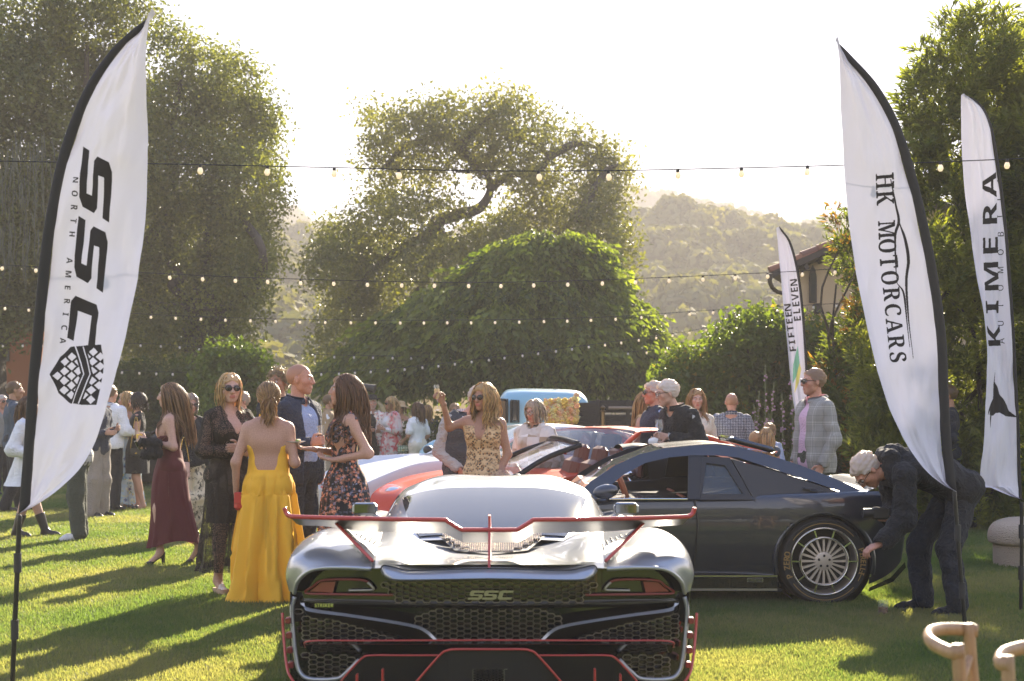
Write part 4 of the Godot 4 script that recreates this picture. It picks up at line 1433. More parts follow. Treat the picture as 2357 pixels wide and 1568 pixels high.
# ---------------------------------------------------------------- the guests
func build_guests() -> void:
	people_mats()
	var cloth := func(r: float, g: float, b: float, rough := 0.9) -> StandardMaterial3D:
		var m := mat(lin(r, g, b), rough, 0.0, {"rim_enabled": true, "rim": 0.25, "rim_tint": 0.5})
		m.heightmap_enabled = true; m.heightmap_texture = noise_tex(0.035, 33, 5); m.heightmap_scale = 1.6; m.uv1_triplanar = true; m.uv1_scale = Vector3.ONE * 4.0
		return m
	var C := cloth as Callable
	var black: StandardMaterial3D = C.call(0.010, 0.010, 0.011)
	var ink: StandardMaterial3D = C.call(0.016, 0.018, 0.024)
	var navy: StandardMaterial3D = C.call(0.020, 0.026, 0.045)
	var white: StandardMaterial3D = C.call(0.70, 0.70, 0.72)
	var cream: StandardMaterial3D = C.call(0.62, 0.56, 0.46)
	var grey: StandardMaterial3D = C.call(0.22, 0.21, 0.19)
	var denim: StandardMaterial3D = C.call(0.045, 0.065, 0.095)
	var olive: StandardMaterial3D = C.call(0.055, 0.062, 0.042)
	var khaki: StandardMaterial3D = C.call(0.30, 0.25, 0.18)
	var blue: StandardMaterial3D = C.call(0.30, 0.36, 0.52)
	var tan: StandardMaterial3D = C.call(0.32, 0.22, 0.12)
	var leather := mat(lin(0.012, 0.010, 0.009), 0.35)
	var brown_leather := mat(lin(0.07, 0.035, 0.018), 0.4)
	var see := {"backlight_enabled": true, "backlight": Color(0.8, 0.8, 0.8)}
	var gingham := print_cloth(tex(64, 64, func(u, v):
		var a := fposmod(u * 8.0, 1.0) < 0.28
		var b := fposmod(v * 8.0, 1.0) < 0.28
		return Color(0.80, 0.80, 0.82) if a and b else (Color(0.40, 0.42, 0.48) if a or b else Color(0.08, 0.09, 0.13))), 0.16)
	var plaid := print_cloth(tex(128, 128, func(u, v):
		var n := 0.54 + 0.05 * sin(u * 400.0) * sin(v * 400.0)
		for q in [u, v]:
			var f := fposmod(q * 2.0, 1.0)
			if f < 0.05 or absf(f - 0.16) < 0.015: n += 0.09
			elif absf(f - 0.6) < 0.03: n -= 0.05
		return Color(n * 1.0, n * 0.985, n * 0.94)), 0.30)
	var plaid_shirt := print_cloth(tex(128, 128, func(u, v):
		var n := 0.72
		for q in [u, v]:
			if fposmod(q * 3.0, 1.0) < 0.18: n -= 0.16
		return Color(n, n, n * 0.97)), 0.24)
	var blocks := print_cloth(tex(128, 128, func(u, v):
		var w := (int(u * 2.0) + int(v * 2.0)) % 2 == 0
		var rib := 0.05 * sin((u + v * 0.3) * 130.0) * sin(v * 190.0)
		return Color(0.86 + rib, 0.84 + rib, 0.82 + rib) if w else Color(0.62 + rib, 0.55 + rib, 0.46 + rib)), 0.24)
	var stripes := print_cloth(tex(64, 8, func(u, _v): return Color(0.45, 0.52, 0.68) if fposmod(u * 8.0, 1.0) < 0.3 else Color(0.88, 0.88, 0.9)), 0.14)
	var floral_dark := print_cloth(blotches(Color(0.07, 0.06, 0.075), [[Color(0.93, 0.62, 0.47), 70, 6, 11, 5, 1.0], [Color(0.55, 0.56, 0.66), 90, 4, 8, 4, 0.8], [Color(0.86, 0.50, 0.38), 60, 3, 5, 0, 1.0], [Color(0.30, 0.33, 0.32), 60, 3, 7, 0, 0.4]], 3), 0.42)
	var floral_blue := print_cloth(blotches(Color(0.80, 0.87, 0.90), [[Color(0.55, 0.72, 0.82), 24, 10, 26, 4, 0.8], [Color(0.95, 0.95, 0.85), 24, 8, 18, 0, 0.6], [Color(0.30, 0.28, 0.55), 26, 7, 14, 5, 1.0], [Color(0.88, 0.84, 0.45), 20, 4, 9, 0, 0.6], [Color(0.35, 0.5, 0.45), 20, 3, 8, 0, 0.4]], 5), 0.6, 0.8, see)
	var kimono := print_cloth(blotches(Color(0.90, 0.87, 0.85), [[Color(0.86, 0.30, 0.32), 16, 18, 34, 5, 0.9], [Color(0.93, 0.62, 0.62), 14, 10, 24, 5, 0.8], [Color(0.72, 0.14, 0.17), 14, 8, 16, 4, 0.8], [Color(0.30, 0.38, 0.28), 14, 5, 16, 0, 0.4]], 6), 0.8, 0.8, see)
	var tropical := print_cloth(blotches(Color(0.88, 0.84, 0.80), [[Color(0.72, 0.16, 0.15), 36, 8, 17, 5, 0.9], [Color(0.10, 0.08, 0.08), 44, 4, 11, 4, 0.6], [Color(0.85, 0.60, 0.22), 24, 4, 8, 0, 0.8]], 7), 0.45)
	var leafy := print_cloth(blotches(Color(0.84, 0.80, 0.70), [[Color(0.07, 0.08, 0.08), 60, 10, 26, 7, 0.45], [Color(0.84, 0.80, 0.70), 60, 2, 14, 0, 0.12], [Color(0.35, 0.38, 0.28), 14, 5, 12, 5, 0.5]], 8), 0.5)
	var dots := print_cloth(tex(64, 64, func(u, v): return Color(0.07, 0.06, 0.07) if minf(Vector2(fposmod(u * 2.0, 1.0) - 0.5, fposmod(v * 2.0, 1.0) - 0.5).length(), 9.0) < 0.2 and (int(u * 2.0) + int(v * 2.0)) % 2 == 0 else Color(0.86, 0.80, 0.72)), 0.13)
	var leo := print_cloth(leopard(), 0.42, 0.7)
	var lace_no := FastNoiseLite.new()
	lace_no.frequency = 0.07
	var lace := print_cloth(tex(256, 256, func(u, v):
		var net := absf(sin((u + v) * 150.0)) < 0.30 or absf(sin((u - v) * 150.0)) < 0.30
		var fl := absf(lace_no.get_noise_2d(fposmod(u, 1.0) * 256.0, v * 256.0)) < 0.15
		var band := fposmod(u * 3.0, 1.0) < 0.07
		var solid := net or fl or band
		return Color(0.16, 0.13, 0.10, 1.0) if solid and (fl or band) else Color(0.20, 0.16, 0.12, 1.0 if net else 0.0)), 0.30, 0.9, {"transparency": BaseMaterial3D.TRANSPARENCY_ALPHA_SCISSOR, "alpha_scissor_threshold": 0.5})
	var knit_lace := print_cloth(blotches(Color(0.74, 0.60, 0.42), [[Color(0.84, 0.74, 0.58), 90, 4, 8, 5, 1.0], [Color(0.60, 0.46, 0.30), 90, 2, 4, 0, 1.0]], 9), 0.2)
	var pale := Color(0.55, 0.345, 0.255)
	var fair := Color(0.50, 0.29, 0.20)
	var ruddy := Color(0.50, 0.255, 0.175)
	var tanned := Color(0.40, 0.22, 0.135)
	var blonde := lin(0.46, 0.31, 0.14)
	var honey := lin(0.32, 0.19, 0.08)
	var brown := lin(0.11, 0.058, 0.030)
	var dark := lin(0.030, 0.020, 0.014)
	var silver := lin(0.50, 0.47, 0.44)
	var greyish := lin(0.22, 0.20, 0.18)
	var at_ease := both([arm("l", Vector3(0.135, 0.635, -0.02), Vector3(0.125, 0.505, 0.06)), arm("r", Vector3(-0.135, 0.635, -0.02), Vector3(-0.125, 0.505, 0.06))])
	var hold := both([arm("l", Vector3(0.125, 0.635, -0.005), Vector3(0.075, 0.665, 0.115)), arm("r", Vector3(-0.125, 0.635, -0.005), Vector3(-0.055, 0.64, 0.115))])
	var fold := both([arm("l", Vector3(0.135, 0.645, 0.0), Vector3(-0.02, 0.655, 0.115)), arm("r", Vector3(-0.135, 0.645, 0.0), Vector3(0.01, 0.635, 0.105))])
	var shoes_black := {"kind": "shoe", "mat": leather}
	var jeans := func(m: StandardMaterial3D) -> Dictionary: return {"kind": "pants", "part": "trousers", "mat": m}
	var P := jeans as Callable
	var vee := [[Vector3(0, 0.85, 0.07), Vector3(0, 0.735, 0.09), 0.045, 0.010]]
	var open_front := [[Vector3(0, 0.87, 0.09), Vector3(0, 0.64, 0.10), 0.056, 0.036], [Vector3(0, 0.64, 0.10), Vector3(0, 0.38, 0.10), 0.036, 0.075]]
	var blazer := func(m: StandardMaterial3D) -> Dictionary: return {"mat": m, "part": "jacket", "add": 0.024, "skirtlen": 0.085, "hem": 0.462, "bulk": 0.008, "wr": 0.010, "neck": 0.058, "sub": open_front, "collar": 0.056, "puff": 0.010}
	var Bz := blazer as Callable
	# -- the near group
	person({"label": "blonde woman in long black lace dress and sunglasses, white wedge sandals", "at": ground(527, 11.35), "yaw": 42, "look": -18, "h": 1.70, "heel": 0.032, "cell": 0.014, "skin": pale, "glasses": "sun",
		"hair": {"col": lin(0.55, 0.38, 0.19), "n": 260, "len": 0.15, "wave": 0.004, "thick": 0.0055, "fat": 0.010, "tuck": 2.0, "sweep": -0.1}, "j": fold,
		"wear": [{"part": "bodice", "mat": lace, "add": 0.012, "neck": 0.046, "sub": vee, "puff": 0.016, "sleeve": 1.9}, {"part": "slip", "mat": C.call(0.05, 0.036, 0.026), "sleeve": 0.0, "add": 0.003, "top_cut": 0.76, "neck": 0.0},
			{"kind": "skirt", "part": "skirt", "mat": lace, "rows": [[0.615, 0.083, 0.066], [0.54, 0.108, 0.085], [0.44, 0.115, 0.098], [0.33, 0.125, 0.108], [0.20, 0.142, 0.122], [0.115, 0.158, 0.135]], "folds": 13, "amp": 0.13},
			{"kind": "skirt", "part": "slip", "mat": C.call(0.05, 0.036, 0.026), "rows": [[0.60, 0.080, 0.064], [0.53, 0.103, 0.08], [0.42, 0.105, 0.09], [0.34, 0.108, 0.092]], "folds": 9, "amp": 0.05}],
		"shoes": {"kind": "sandal", "mat": mat(lin(0.62, 0.54, 0.48), 0.5), "sole": mat(lin(0.38, 0.26, 0.17), 0.8), "sole_h": 0.055}})
	var yellow := mat(lin(0.90, 0.50, 0.03), 0.75, 0.0, {"backlight_enabled": true, "backlight": Color(0.7, 0.6, 0.3), "rim_enabled": true, "rim": 0.2})
	person({"key": "yellow", "label": "woman in backless yellow gown seen from behind, holding red clutch", "at": ground(617, 10.95), "yaw": 178, "look": 14, "h": 1.675, "cell": 0.014, "skin": fair,
		"hair": {"col": honey, "n": 300, "len": 0.185, "wave": 0.011, "thick": 0.0065, "kind": "tail", "fat": 0.012, "sweep": -0.08},
		"j": both([arm("l", Vector3(0.142, 0.638, -0.035), Vector3(0.148, 0.49, 0.0)), arm("r", Vector3(-0.128, 0.635, -0.02), Vector3(-0.07, 0.66, 0.12))]), "hands": {"l": [Vector3(0.0, -1, 0.05), Vector3(-1, 0, 0.2), 0.5]},
		"wear": [{"part": "bodice", "mat": yellow, "sleeve": 0.0, "add": 0.007, "neck": 0.0, "top_cut": 0.74, "top_tilt": -0.6, "sub": [[Vector3(0, 0.80, -0.10), Vector3(0, 0.645, -0.075), 0.10, 0.062]], "wr": 0.004},
			{"kind": "skirt", "mat": yellow, "rows": [[0.605, 0.086, 0.066], [0.56, 0.100, 0.080], [0.50, 0.112, 0.094], [0.47, 0.116, 0.098], [0.30, 0.135, 0.118], [0.12, 0.158, 0.140], [0.006, 0.176, 0.158]], "folds": 9, "amp": 0.30, "fold_from": 0.6},
			{"kind": "bones", "part": "halter_strap", "mat": yellow, "bones": [], "more": [[Vector3(0.052, 0.77, 0.055), Vector3(0.032, 0.852, 0.0), 0.010, 0.009], [Vector3(-0.052, 0.77, 0.055), Vector3(-0.032, 0.852, 0.0), 0.010, 0.009], [Vector3(0.032, 0.852, 0.0), Vector3(0.0, 0.850, -0.032), 0.009, 0.008], [Vector3(-0.032, 0.852, 0.0), Vector3(0.0, 0.850, -0.032), 0.009, 0.008]], "wr": 0.0}]})
	person({"key": "bald", "label": "heavyset bald man in dark suit and pale blue shirt talking to the women", "at": ground(688, 11.9), "yaw": 62, "look": 22, "sex": "m", "w": 1.16, "h": 1.85, "cell": 0.015, "skin": ruddy, "stubble": 0.12,
		"hair": {"col": lin(0.43, 0.235, 0.165), "fat": 0.0, "line": 0.035, "rough": 0.002}, "j": both([arm("l", Vector3(0.132, 0.63, -0.05), Vector3(0.112, 0.525, 0.02)), arm("r", Vector3(-0.135, 0.63, 0.0), Vector3(-0.09, 0.645, 0.125))]), "hands": {"r": [Vector3(0.6, 0.25, 0.8), Vector3(0.9, 0, -0.4), 0.8]},
		"wear": [{"mat": blue, "add": 0.008, "collar": 0.052, "neck": 0.045, "sleeve": 1.95, "bulk": 0.004, "hem": 0.56, "wr": 0.006}, both([Bz.call(navy), {"sub": [[Vector3(0, 0.88, 0.10), Vector3(0, 0.66, 0.12), 0.075, 0.072], [Vector3(0, 0.66, 0.12), Vector3(0, 0.36, 0.12), 0.072, 0.085]]}]), P.call(ink), {"kind": "bones", "part": "belt", "mat": leather, "bones": ["hips", "belly", "l_seat", "r_seat"], "add": 0.016, "cut": [[Vector3.UP, Vector3(0, 0.602, 0)], [Vector3.DOWN, Vector3(0, 0.578, 0)]], "wr": 0.0}], "shoes": shoes_black})
	person({"label": "young man with dark curly hair, only his head showing beyond the bald man", "at": ground(642, 14.6), "yaw": -25, "sex": "m", "h": 1.87, "cell": 0.022, "skin": tanned, "hair": {"col": dark, "fat": 0.020, "rough": 0.05}, "j": at_ease, "wear": [{"mat": ink, "collar": 0.05}, P.call(ink)], "shoes": shoes_black})
	person({"label": "man in light blue shirt and sunglasses behind the blonde woman in lace", "at": ground(556, 17.0), "yaw": -48, "sex": "m", "h": 1.67, "cell": 0.024, "skin": ruddy, "glasses": "sun", "hair": {"col": greyish}, "j": at_ease, "wear": [{"mat": blue, "collar": 0.05}, P.call(khaki)], "shoes": shoes_black})
	person({"key": "plate", "label": "woman with long brown hair in black floral dress holding a plate", "at": ground(795, 11.0), "yaw": -72, "look": -6, "nod": -6, "h": 1.70, "heel": 0.02, "cell": 0.014, "skin": fair,
		"hair": {"col": lin(0.13, 0.065, 0.03), "n": 420, "len": 0.30, "wave": 0.016, "thick": 0.0065, "fat": 0.015, "sweep": -0.12},
		"j": both([arm("l", Vector3(0.150, 0.650, -0.075), Vector3(0.085, 0.622, 0.06)), arm("r", Vector3(-0.125, 0.645, 0.01), Vector3(-0.04, 0.668, 0.145))]), "hands": {"r": [Vector3(0.1, 0.05, 1), Vector3(0, 1, 0), 0.4], "l": [Vector3(-0.5, 0.1, 1), Vector3(0, 1, 0.2), 0.4]},
		"wear": [{"part": "bodice", "mat": floral_dark, "sleeve": 0.0, "add": 0.007, "neck": 0.05, "sub": [[Vector3(0, 0.80, -0.10), Vector3(0, 0.70, -0.08), 0.062, 0.045]]},
			{"kind": "skirt", "mat": floral_dark, "rows": [[0.615, 0.080, 0.062], [0.55, 0.112, 0.092], [0.42, 0.130, 0.112], [0.25, 0.145, 0.13], [0.10, 0.158, 0.145]], "folds": 9, "amp": 0.12}], "shoes": {"kind": "pump", "mat": leather}})
	var maroon := mat(lin(0.085, 0.010, 0.012), 0.85, 0.0, {"backlight_enabled": true, "backlight": Color(0.30, 0.18, 0.18), "rim_enabled": true, "rim": 0.2})
	person({"key": "maroon", "label": "young woman in maroon skirt and strapless top with waist-long hair, holding a drink", "at": ground(392, 13.4), "yaw": -82, "h": 1.64, "heel": 0.042, "cell": 0.015, "skin": pale,
		"hair": {"col": lin(0.20, 0.115, 0.055), "n": 460, "len": 0.335, "wave": 0.005, "thick": 0.0065, "fat": 0.012, "sweep": -0.14},
		"j": both([arm("l", Vector3(0.125, 0.64, -0.03), Vector3(0.085, 0.675, 0.12)), arm("r", Vector3(-0.125, 0.63, -0.02), Vector3(-0.03, 0.625, 0.12)), {"l_ankle": Vector3(0.035, 0.047, 0.055), "l_toe": Vector3(0.04, 0.014, 0.135), "l_knee": Vector3(0.045, 0.285, 0.06), "r_ankle": Vector3(-0.04, 0.068, -0.155), "r_toe": Vector3(-0.042, 0.014, -0.085), "r_knee": Vector3(-0.048, 0.285, -0.035)}]),
		"hands": {"l": [Vector3(-0.2, 0.25, 1), Vector3(-1, 0.1, 0.1), 0.7], "r": [Vector3(0.6, 0.1, 0.7), Vector3(0.2, 1, 0), 0.5]},
		"wear": [{"part": "bodice", "mat": maroon, "sleeve": 0.0, "add": 0.006, "neck": 0.0, "top_cut": 0.755, "top_tilt": 0.25, "wr": 0.006},
			{"kind": "skirt", "mat": maroon, "rows": [[0.66, 0.084, 0.064], [0.60, 0.094, 0.075], [0.53, 0.110, 0.094], [0.42, 0.106, 0.105], [0.30, 0.104, 0.118, 0, -0.01], [0.18, 0.104, 0.138, 0, -0.02], [0.125, 0.106, 0.150, 0, -0.022]], "folds": 8, "amp": 0.10, "hem_wave": 0.022, "hem_phase": 2.2}], "shoes": {"kind": "pump", "mat": leather}})
	person({"key": "leaf", "label": "grey-haired woman in black top and sunglasses with leaf-print trousers", "at": ground(436, 16.3), "yaw": 28, "look": 10, "nod": 4, "h": 1.63, "cell": 0.019, "w": 1.12, "skin": fair, "glasses": "sun",
		"hair": {"col": greyish, "n": 160, "len": 0.10, "wave": 0.010, "thick": 0.009, "fat": 0.016, "front": true}, "j": both([arm("l", Vector3(0.155, 0.64, -0.01), Vector3(0.165, 0.56, 0.10)), arm("r", Vector3(-0.13, 0.635, -0.02), Vector3(-0.12, 0.52, 0.07)), {"r_ankle": Vector3(-0.05, 0.045, 0.07), "r_toe": Vector3(-0.055, 0.014, 0.16), "l_ankle": Vector3(0.05, 0.05, -0.08), "l_toe": Vector3(0.055, 0.014, 0.0)}]),
		"wear": [{"mat": black, "add": 0.022, "sub": vee, "sleeve": 1.9, "puff": 0.018, "hem": 0.50}, {"kind": "pants", "part": "trousers", "mat": leafy, "len": 0.85, "loose": 0.03, "flare": 1.6}], "shoes": {"kind": "sandal", "mat": leather, "sole": leather}})
	# -- far left, behind the tall flag
	person({"label": "man in grey shirt and sunglasses at the very edge, black trousers", "at": ground(4, 24.0), "yaw": 50, "sex": "m", "h": 1.69, "cell": 0.024, "skin": ruddy, "glasses": "sun", "hair": {"col": silver, "fat": 0.006}, "j": at_ease, "wear": [{"mat": grey, "sleeve": 0.9, "hem": 0.48, "add": 0.02}, P.call(black)], "shoes": shoes_black})
	person({"label": "man in denim shirt and black trousers half hidden by the tall flag", "at": ground(32, 20.2), "yaw": 118, "sex": "m", "h": 1.85, "cell": 0.02, "skin": tanned, "hair": {"col": dark, "fat": 0.006}, "j": both([hold, {"l_ankle": Vector3(0.06, 0.045, 0.06), "l_toe": Vector3(0.07, 0.014, 0.15), "r_ankle": Vector3(-0.06, 0.045, -0.08), "r_toe": Vector3(-0.07, 0.014, 0.01)}]), "wear": [{"mat": denim, "add": 0.018, "collar": 0.05, "hem": 0.49}, {"kind": "pants", "part": "trousers", "mat": black, "loose": 0.022}], "shoes": {"kind": "boot", "mat": leather}})
	person({"label": "woman in loose white dress and black ankle boots behind the tall flag", "at": ground(66, 16.3), "yaw": 82, "h": 1.60, "cell": 0.02, "skin": pale, "hair": {"col": brown, "n": 120, "len": 0.2, "wave": 0.008, "thick": 0.009}, "j": both([arm("r", Vector3(-0.15, 0.63, -0.05), Vector3(-0.13, 0.60, 0.08)), arm("l", Vector3(0.13, 0.63, 0.0), Vector3(0.08, 0.66, 0.12)), {"l_ankle": Vector3(0.05, 0.045, 0.10), "l_toe": Vector3(0.055, 0.014, 0.19), "r_ankle": Vector3(-0.05, 0.05, -0.07), "r_toe": Vector3(-0.055, 0.014, 0.02)}]),
		"wear": [{"part": "bodice", "mat": white, "puff": 0.03, "add": 0.012}, {"kind": "skirt", "mat": white, "rows": [[0.62, 0.09, 0.075], [0.54, 0.115, 0.105], [0.44, 0.14, 0.14], [0.37, 0.16, 0.165]], "folds": 9, "amp": 0.1}], "shoes": {"kind": "boot", "mat": leather}})
	person({"label": "man in olive trousers and white trainers, his upper body behind the tall flag", "at": ground(180, 15.9), "yaw": -78, "sex": "m", "h": 1.80, "cell": 0.019, "skin": fair, "hair": {"col": brown}, "j": hold, "wear": [{"mat": plaid_shirt, "add": 0.02, "hem": 0.46, "collar": 0.05}, {"kind": "pants", "part": "trousers", "mat": olive, "loose": 0.032, "flare": 1.1}], "shoes": {"kind": "sneaker", "mat": mat(lin(0.60, 0.58, 0.54), 0.6), "sole": mat(lin(0.65, 0.65, 0.62), 0.6)}})
	person({"label": "man in faded grey jeans and black canvas shoes between flag and white shirt", "at": ground(224, 19.2), "yaw": 66, "sex": "m", "h": 1.78, "cell": 0.022, "skin": fair, "hair": {"col": brown}, "j": hold, "wear": [{"mat": navy, "add": 0.016}, {"kind": "pants", "part": "trousers", "mat": C.call(0.27, 0.23, 0.19), "loose": 0.04, "flare": 1.2}], "shoes": {"kind": "sneaker", "mat": leather, "sole": white}})
	person({"label": "man in white shirt and black trousers with his back turned", "at": ground(253, 20.3), "yaw": 158, "sex": "m", "h": 1.80, "cell": 0.021, "skin": fair, "hair": {"col": dark}, "j": both([arm("r", Vector3(-0.15, 0.64, 0.0), Vector3(-0.13, 0.62, 0.11)), arm("l", Vector3(0.14, 0.63, 0.0), Vector3(0.10, 0.62, 0.12))]), "wear": [{"mat": white, "add": 0.02, "hem": 0.49, "collar": 0.05, "sleeve": 1.7, "puff": 0.016}, P.call(black)], "shoes": shoes_black})
	person({"label": "laughing blonde woman with bare shoulders in pale blue flowered dress", "at": ground(291, 21.0), "yaw": -68, "h": 1.70, "cell": 0.021, "skin": tanned, "hair": {"col": blonde, "n": 140, "len": 0.16, "wave": 0.010, "thick": 0.009, "fat": 0.016}, "j": hold, "wear": [{"part": "bodice", "mat": floral_blue, "sleeve": 0.0, "top_cut": 0.755, "neck": 0.0}, {"kind": "skirt", "mat": floral_blue, "rows": [[0.62, 0.08, 0.064], [0.53, 0.105, 0.09], [0.35, 0.11, 0.11], [0.2, 0.125, 0.13], [0.03, 0.145, 0.16]], "folds": 9, "amp": 0.18, "hem_wave": 0.03}], "shoes": {"kind": "sandal", "mat": cream, "sole": tan}})
	person({"key": "bob", "label": "woman in short sleeveless black dress with dark bobbed hair and glasses", "at": ground(316, 20.6), "yaw": -78, "h": 1.68, "cell": 0.02, "skin": fair, "glasses": "clear", "hair": {"col": dark, "n": 140, "len": 0.12, "wave": 0.008, "thick": 0.010, "fat": 0.02}, "j": both([hold, {"l_ankle": Vector3(0.05, 0.045, -0.05), "l_toe": Vector3(0.055, 0.014, 0.04)}]), "wear": [{"part": "bodice", "mat": black, "sleeve": 0.0, "add": 0.012}, {"kind": "skirt", "mat": black, "rows": [[0.62, 0.085, 0.07], [0.53, 0.11, 0.095], [0.42, 0.112, 0.10], [0.315, 0.114, 0.104]], "folds": 6, "amp": 0.05}], "shoes": {"kind": "sandal", "mat": leather, "sole": leather}})
	# -- middle distance
	person({"label": "dark-haired man in tan jacket beyond the woman with the plate", "at": ground(757, 24.0), "yaw": 100, "sex": "m", "h": 1.69, "cell": 0.026, "skin": tanned, "hair": {"col": dark}, "j": at_ease, "wear": [{"mat": white}, Bz.call(tan), P.call(khaki)], "shoes": shoes_black})
	var felt := mat(lin(0.012, 0.011, 0.011), 0.9)
	person({"label": "man in black hat and bold printed jacket over a black shirt", "at": ground(857, 26.0), "yaw": 12, "sex": "m", "h": 1.66, "cell": 0.024, "skin": ruddy, "stubble": 0.3, "brow": Color(0.6, 0.58, 0.55), "hair": {"col": silver, "fat": 0.004}, "j": hold, "hat": {"mat": felt, "curl": 0.28, "profile": [[0.165, 0.0], [0.17, 0.004], [0.10, 0.012], [0.094, 0.03], [0.088, 0.09], [0.07, 0.112], [0.02, 0.105], [0.0, 0.102]]},
		"wear": [{"mat": black, "add": 0.012}, Bz.call(tropical), P.call(black)], "shoes": shoes_black})
	person({"label": "blonde woman in long red and white flowered robe and sunglasses", "at": ground(901, 25.0), "yaw": -62, "h": 1.65, "cell": 0.024, "skin": tanned, "glasses": "sun", "hair": {"col": blonde, "n": 110, "len": 0.13, "wave": 0.008, "thick": 0.011, "fat": 0.018}, "j": hold, "wear": [{"part": "bodice", "mat": white, "add": 0.010, "sleeve": 1.9}, {"part": "robe", "mat": kimono, "add": 0.024, "sleeve": 0.85, "puff": 0.05, "sub": open_front}, {"kind": "skirt", "part": "robe", "mat": kimono, "rows": [[0.64, 0.10, 0.085], [0.53, 0.122, 0.11], [0.3, 0.14, 0.13], [0.06, 0.165, 0.15]], "folds": 8, "amp": 0.14}], "shoes": {"kind": "sandal", "mat": tan, "sole": tan}})
	var straw := mat(lin(0.50, 0.34, 0.17), 0.85, 0.0, {"backlight_enabled": true, "backlight": Color(0.6, 0.5, 0.35)})
	person({"key": "straw", "label": "woman in straw hat and polka-dot sundress holding a pink drink", "at": ground(923, 27.0), "yaw": -28, "h": 1.56, "cell": 0.025, "skin": tanned, "glasses": "sun", "hair": {"col": brown, "n": 70, "len": 0.10, "thick": 0.012}, "j": hold, "hat": {"mat": straw, "curl": -0.05, "profile": [[0.20, -0.03], [0.205, -0.026], [0.10, 0.01], [0.092, 0.03], [0.084, 0.08], [0.05, 0.105], [0.0, 0.108]]},
		"wear": [{"part": "bodice", "mat": dots, "sleeve": 0.0, "top_cut": 0.775, "neck": 0.05}, {"kind": "skirt", "mat": dots, "rows": [[0.62, 0.08, 0.064], [0.53, 0.105, 0.09], [0.3, 0.125, 0.12], [0.08, 0.15, 0.14]], "folds": 8, "amp": 0.14}], "shoes": {"kind": "sandal", "mat": tan, "sole": tan}})
	person({"key": "tee", "label": "brown-haired woman in white T-shirt and white trousers, back turned", "at": ground(961, 24.2), "yaw": -132, "h": 1.555, "cell": 0.023, "skin": tanned, "hair": {"col": brown, "n": 130, "len": 0.21, "wave": 0.004, "thick": 0.010, "fat": 0.015}, "j": both([at_ease, arm("l", Vector3(0.14, 0.64, 0.0), Vector3(0.12, 0.58, 0.10))]), "wear": [{"mat": white, "sleeve": 0.7, "add": 0.014, "puff": 0.02, "hem": 0.56}, {"kind": "pants", "part": "trousers", "mat": cream, "add": 0.014, "loose": 0.03, "flare": 1.6, "rise": 0.63}], "shoes": {"kind": "shoe", "mat": cream}})
	person({"key": "frill", "label": "woman in navy frilled top and patterned skirt beside the woman in white", "at": ground(983, 25.2), "yaw": 168, "h": 1.51, "cell": 0.025, "skin": fair, "hair": {"col": honey, "n": 90, "len": 0.2, "thick": 0.011}, "j": at_ease, "wear": [{"mat": navy, "sleeve": 0.8, "puff": 0.04}, {"kind": "skirt", "mat": floral_blue, "rows": [[0.62, 0.082, 0.066], [0.53, 0.105, 0.09], [0.3, 0.12, 0.11], [0.1, 0.14, 0.13]], "folds": 9, "amp": 0.12}]})
	person({"label": "small dark-haired figure beyond the low hedge by the dry field", "at": ground(1006, 29.0), "yaw": 60, "sex": "m", "h": 1.13, "cell": 0.026, "skin": tanned, "child": true, "head_k": 0.9, "hair": {"col": dark}, "j": at_ease, "wear": [{"mat": ink}, P.call(ink)], "shoes": shoes_black})
	person({"label": "person in dark clothes and sunglasses far behind the raised champagne flute", "at": ground(1046, 22.0), "yaw": 15, "sex": "m", "h": 1.54, "cell": 0.025, "skin": tanned, "glasses": "sun", "hair": {"col": brown}, "j": at_ease, "wear": [{"mat": ink, "collar": 0.05}, P.call(ink)], "shoes": shoes_black})
	var vest := C.call(0.045, 0.048, 0.055) as StandardMaterial3D
	person({"label": "man in charcoal vest with light grey sleeves standing behind the raised glass", "at": ground(1072, 13.7), "yaw": 26, "sex": "m", "h": 1.70, "cell": 0.017, "w": 1.05, "skin": ruddy, "hair": {"col": silver}, "j": both([arm("r", Vector3(-0.150, 0.63, -0.03), Vector3(-0.075, 0.525, 0.085)), arm("l", Vector3(0.135, 0.635, 0), Vector3(0.12, 0.5, 0.05)), {"head": Vector3(0.06, 0.925, 0.03)}]), "hands": {"r": [Vector3(0.45, -0.85, 0.1), Vector3(0.2, 0, -1), 0.35]},
		"wear": [{"mat": stripes, "sleeve": 0.0, "add": 0.012, "collar": 0.05}, {"part": "sleeves", "mat": C.call(0.36, 0.35, 0.34), "bones": [], "sleeve": 1.95, "add": 0.014, "puff": 0.010}, {"part": "vest", "mat": vest, "sleeve": 0.0, "add": 0.026, "skirtlen": 0.07, "hem": 0.475, "neck": 0.055, "sub": open_front, "collar": 0.055}, P.call(denim)], "shoes": shoes_black})
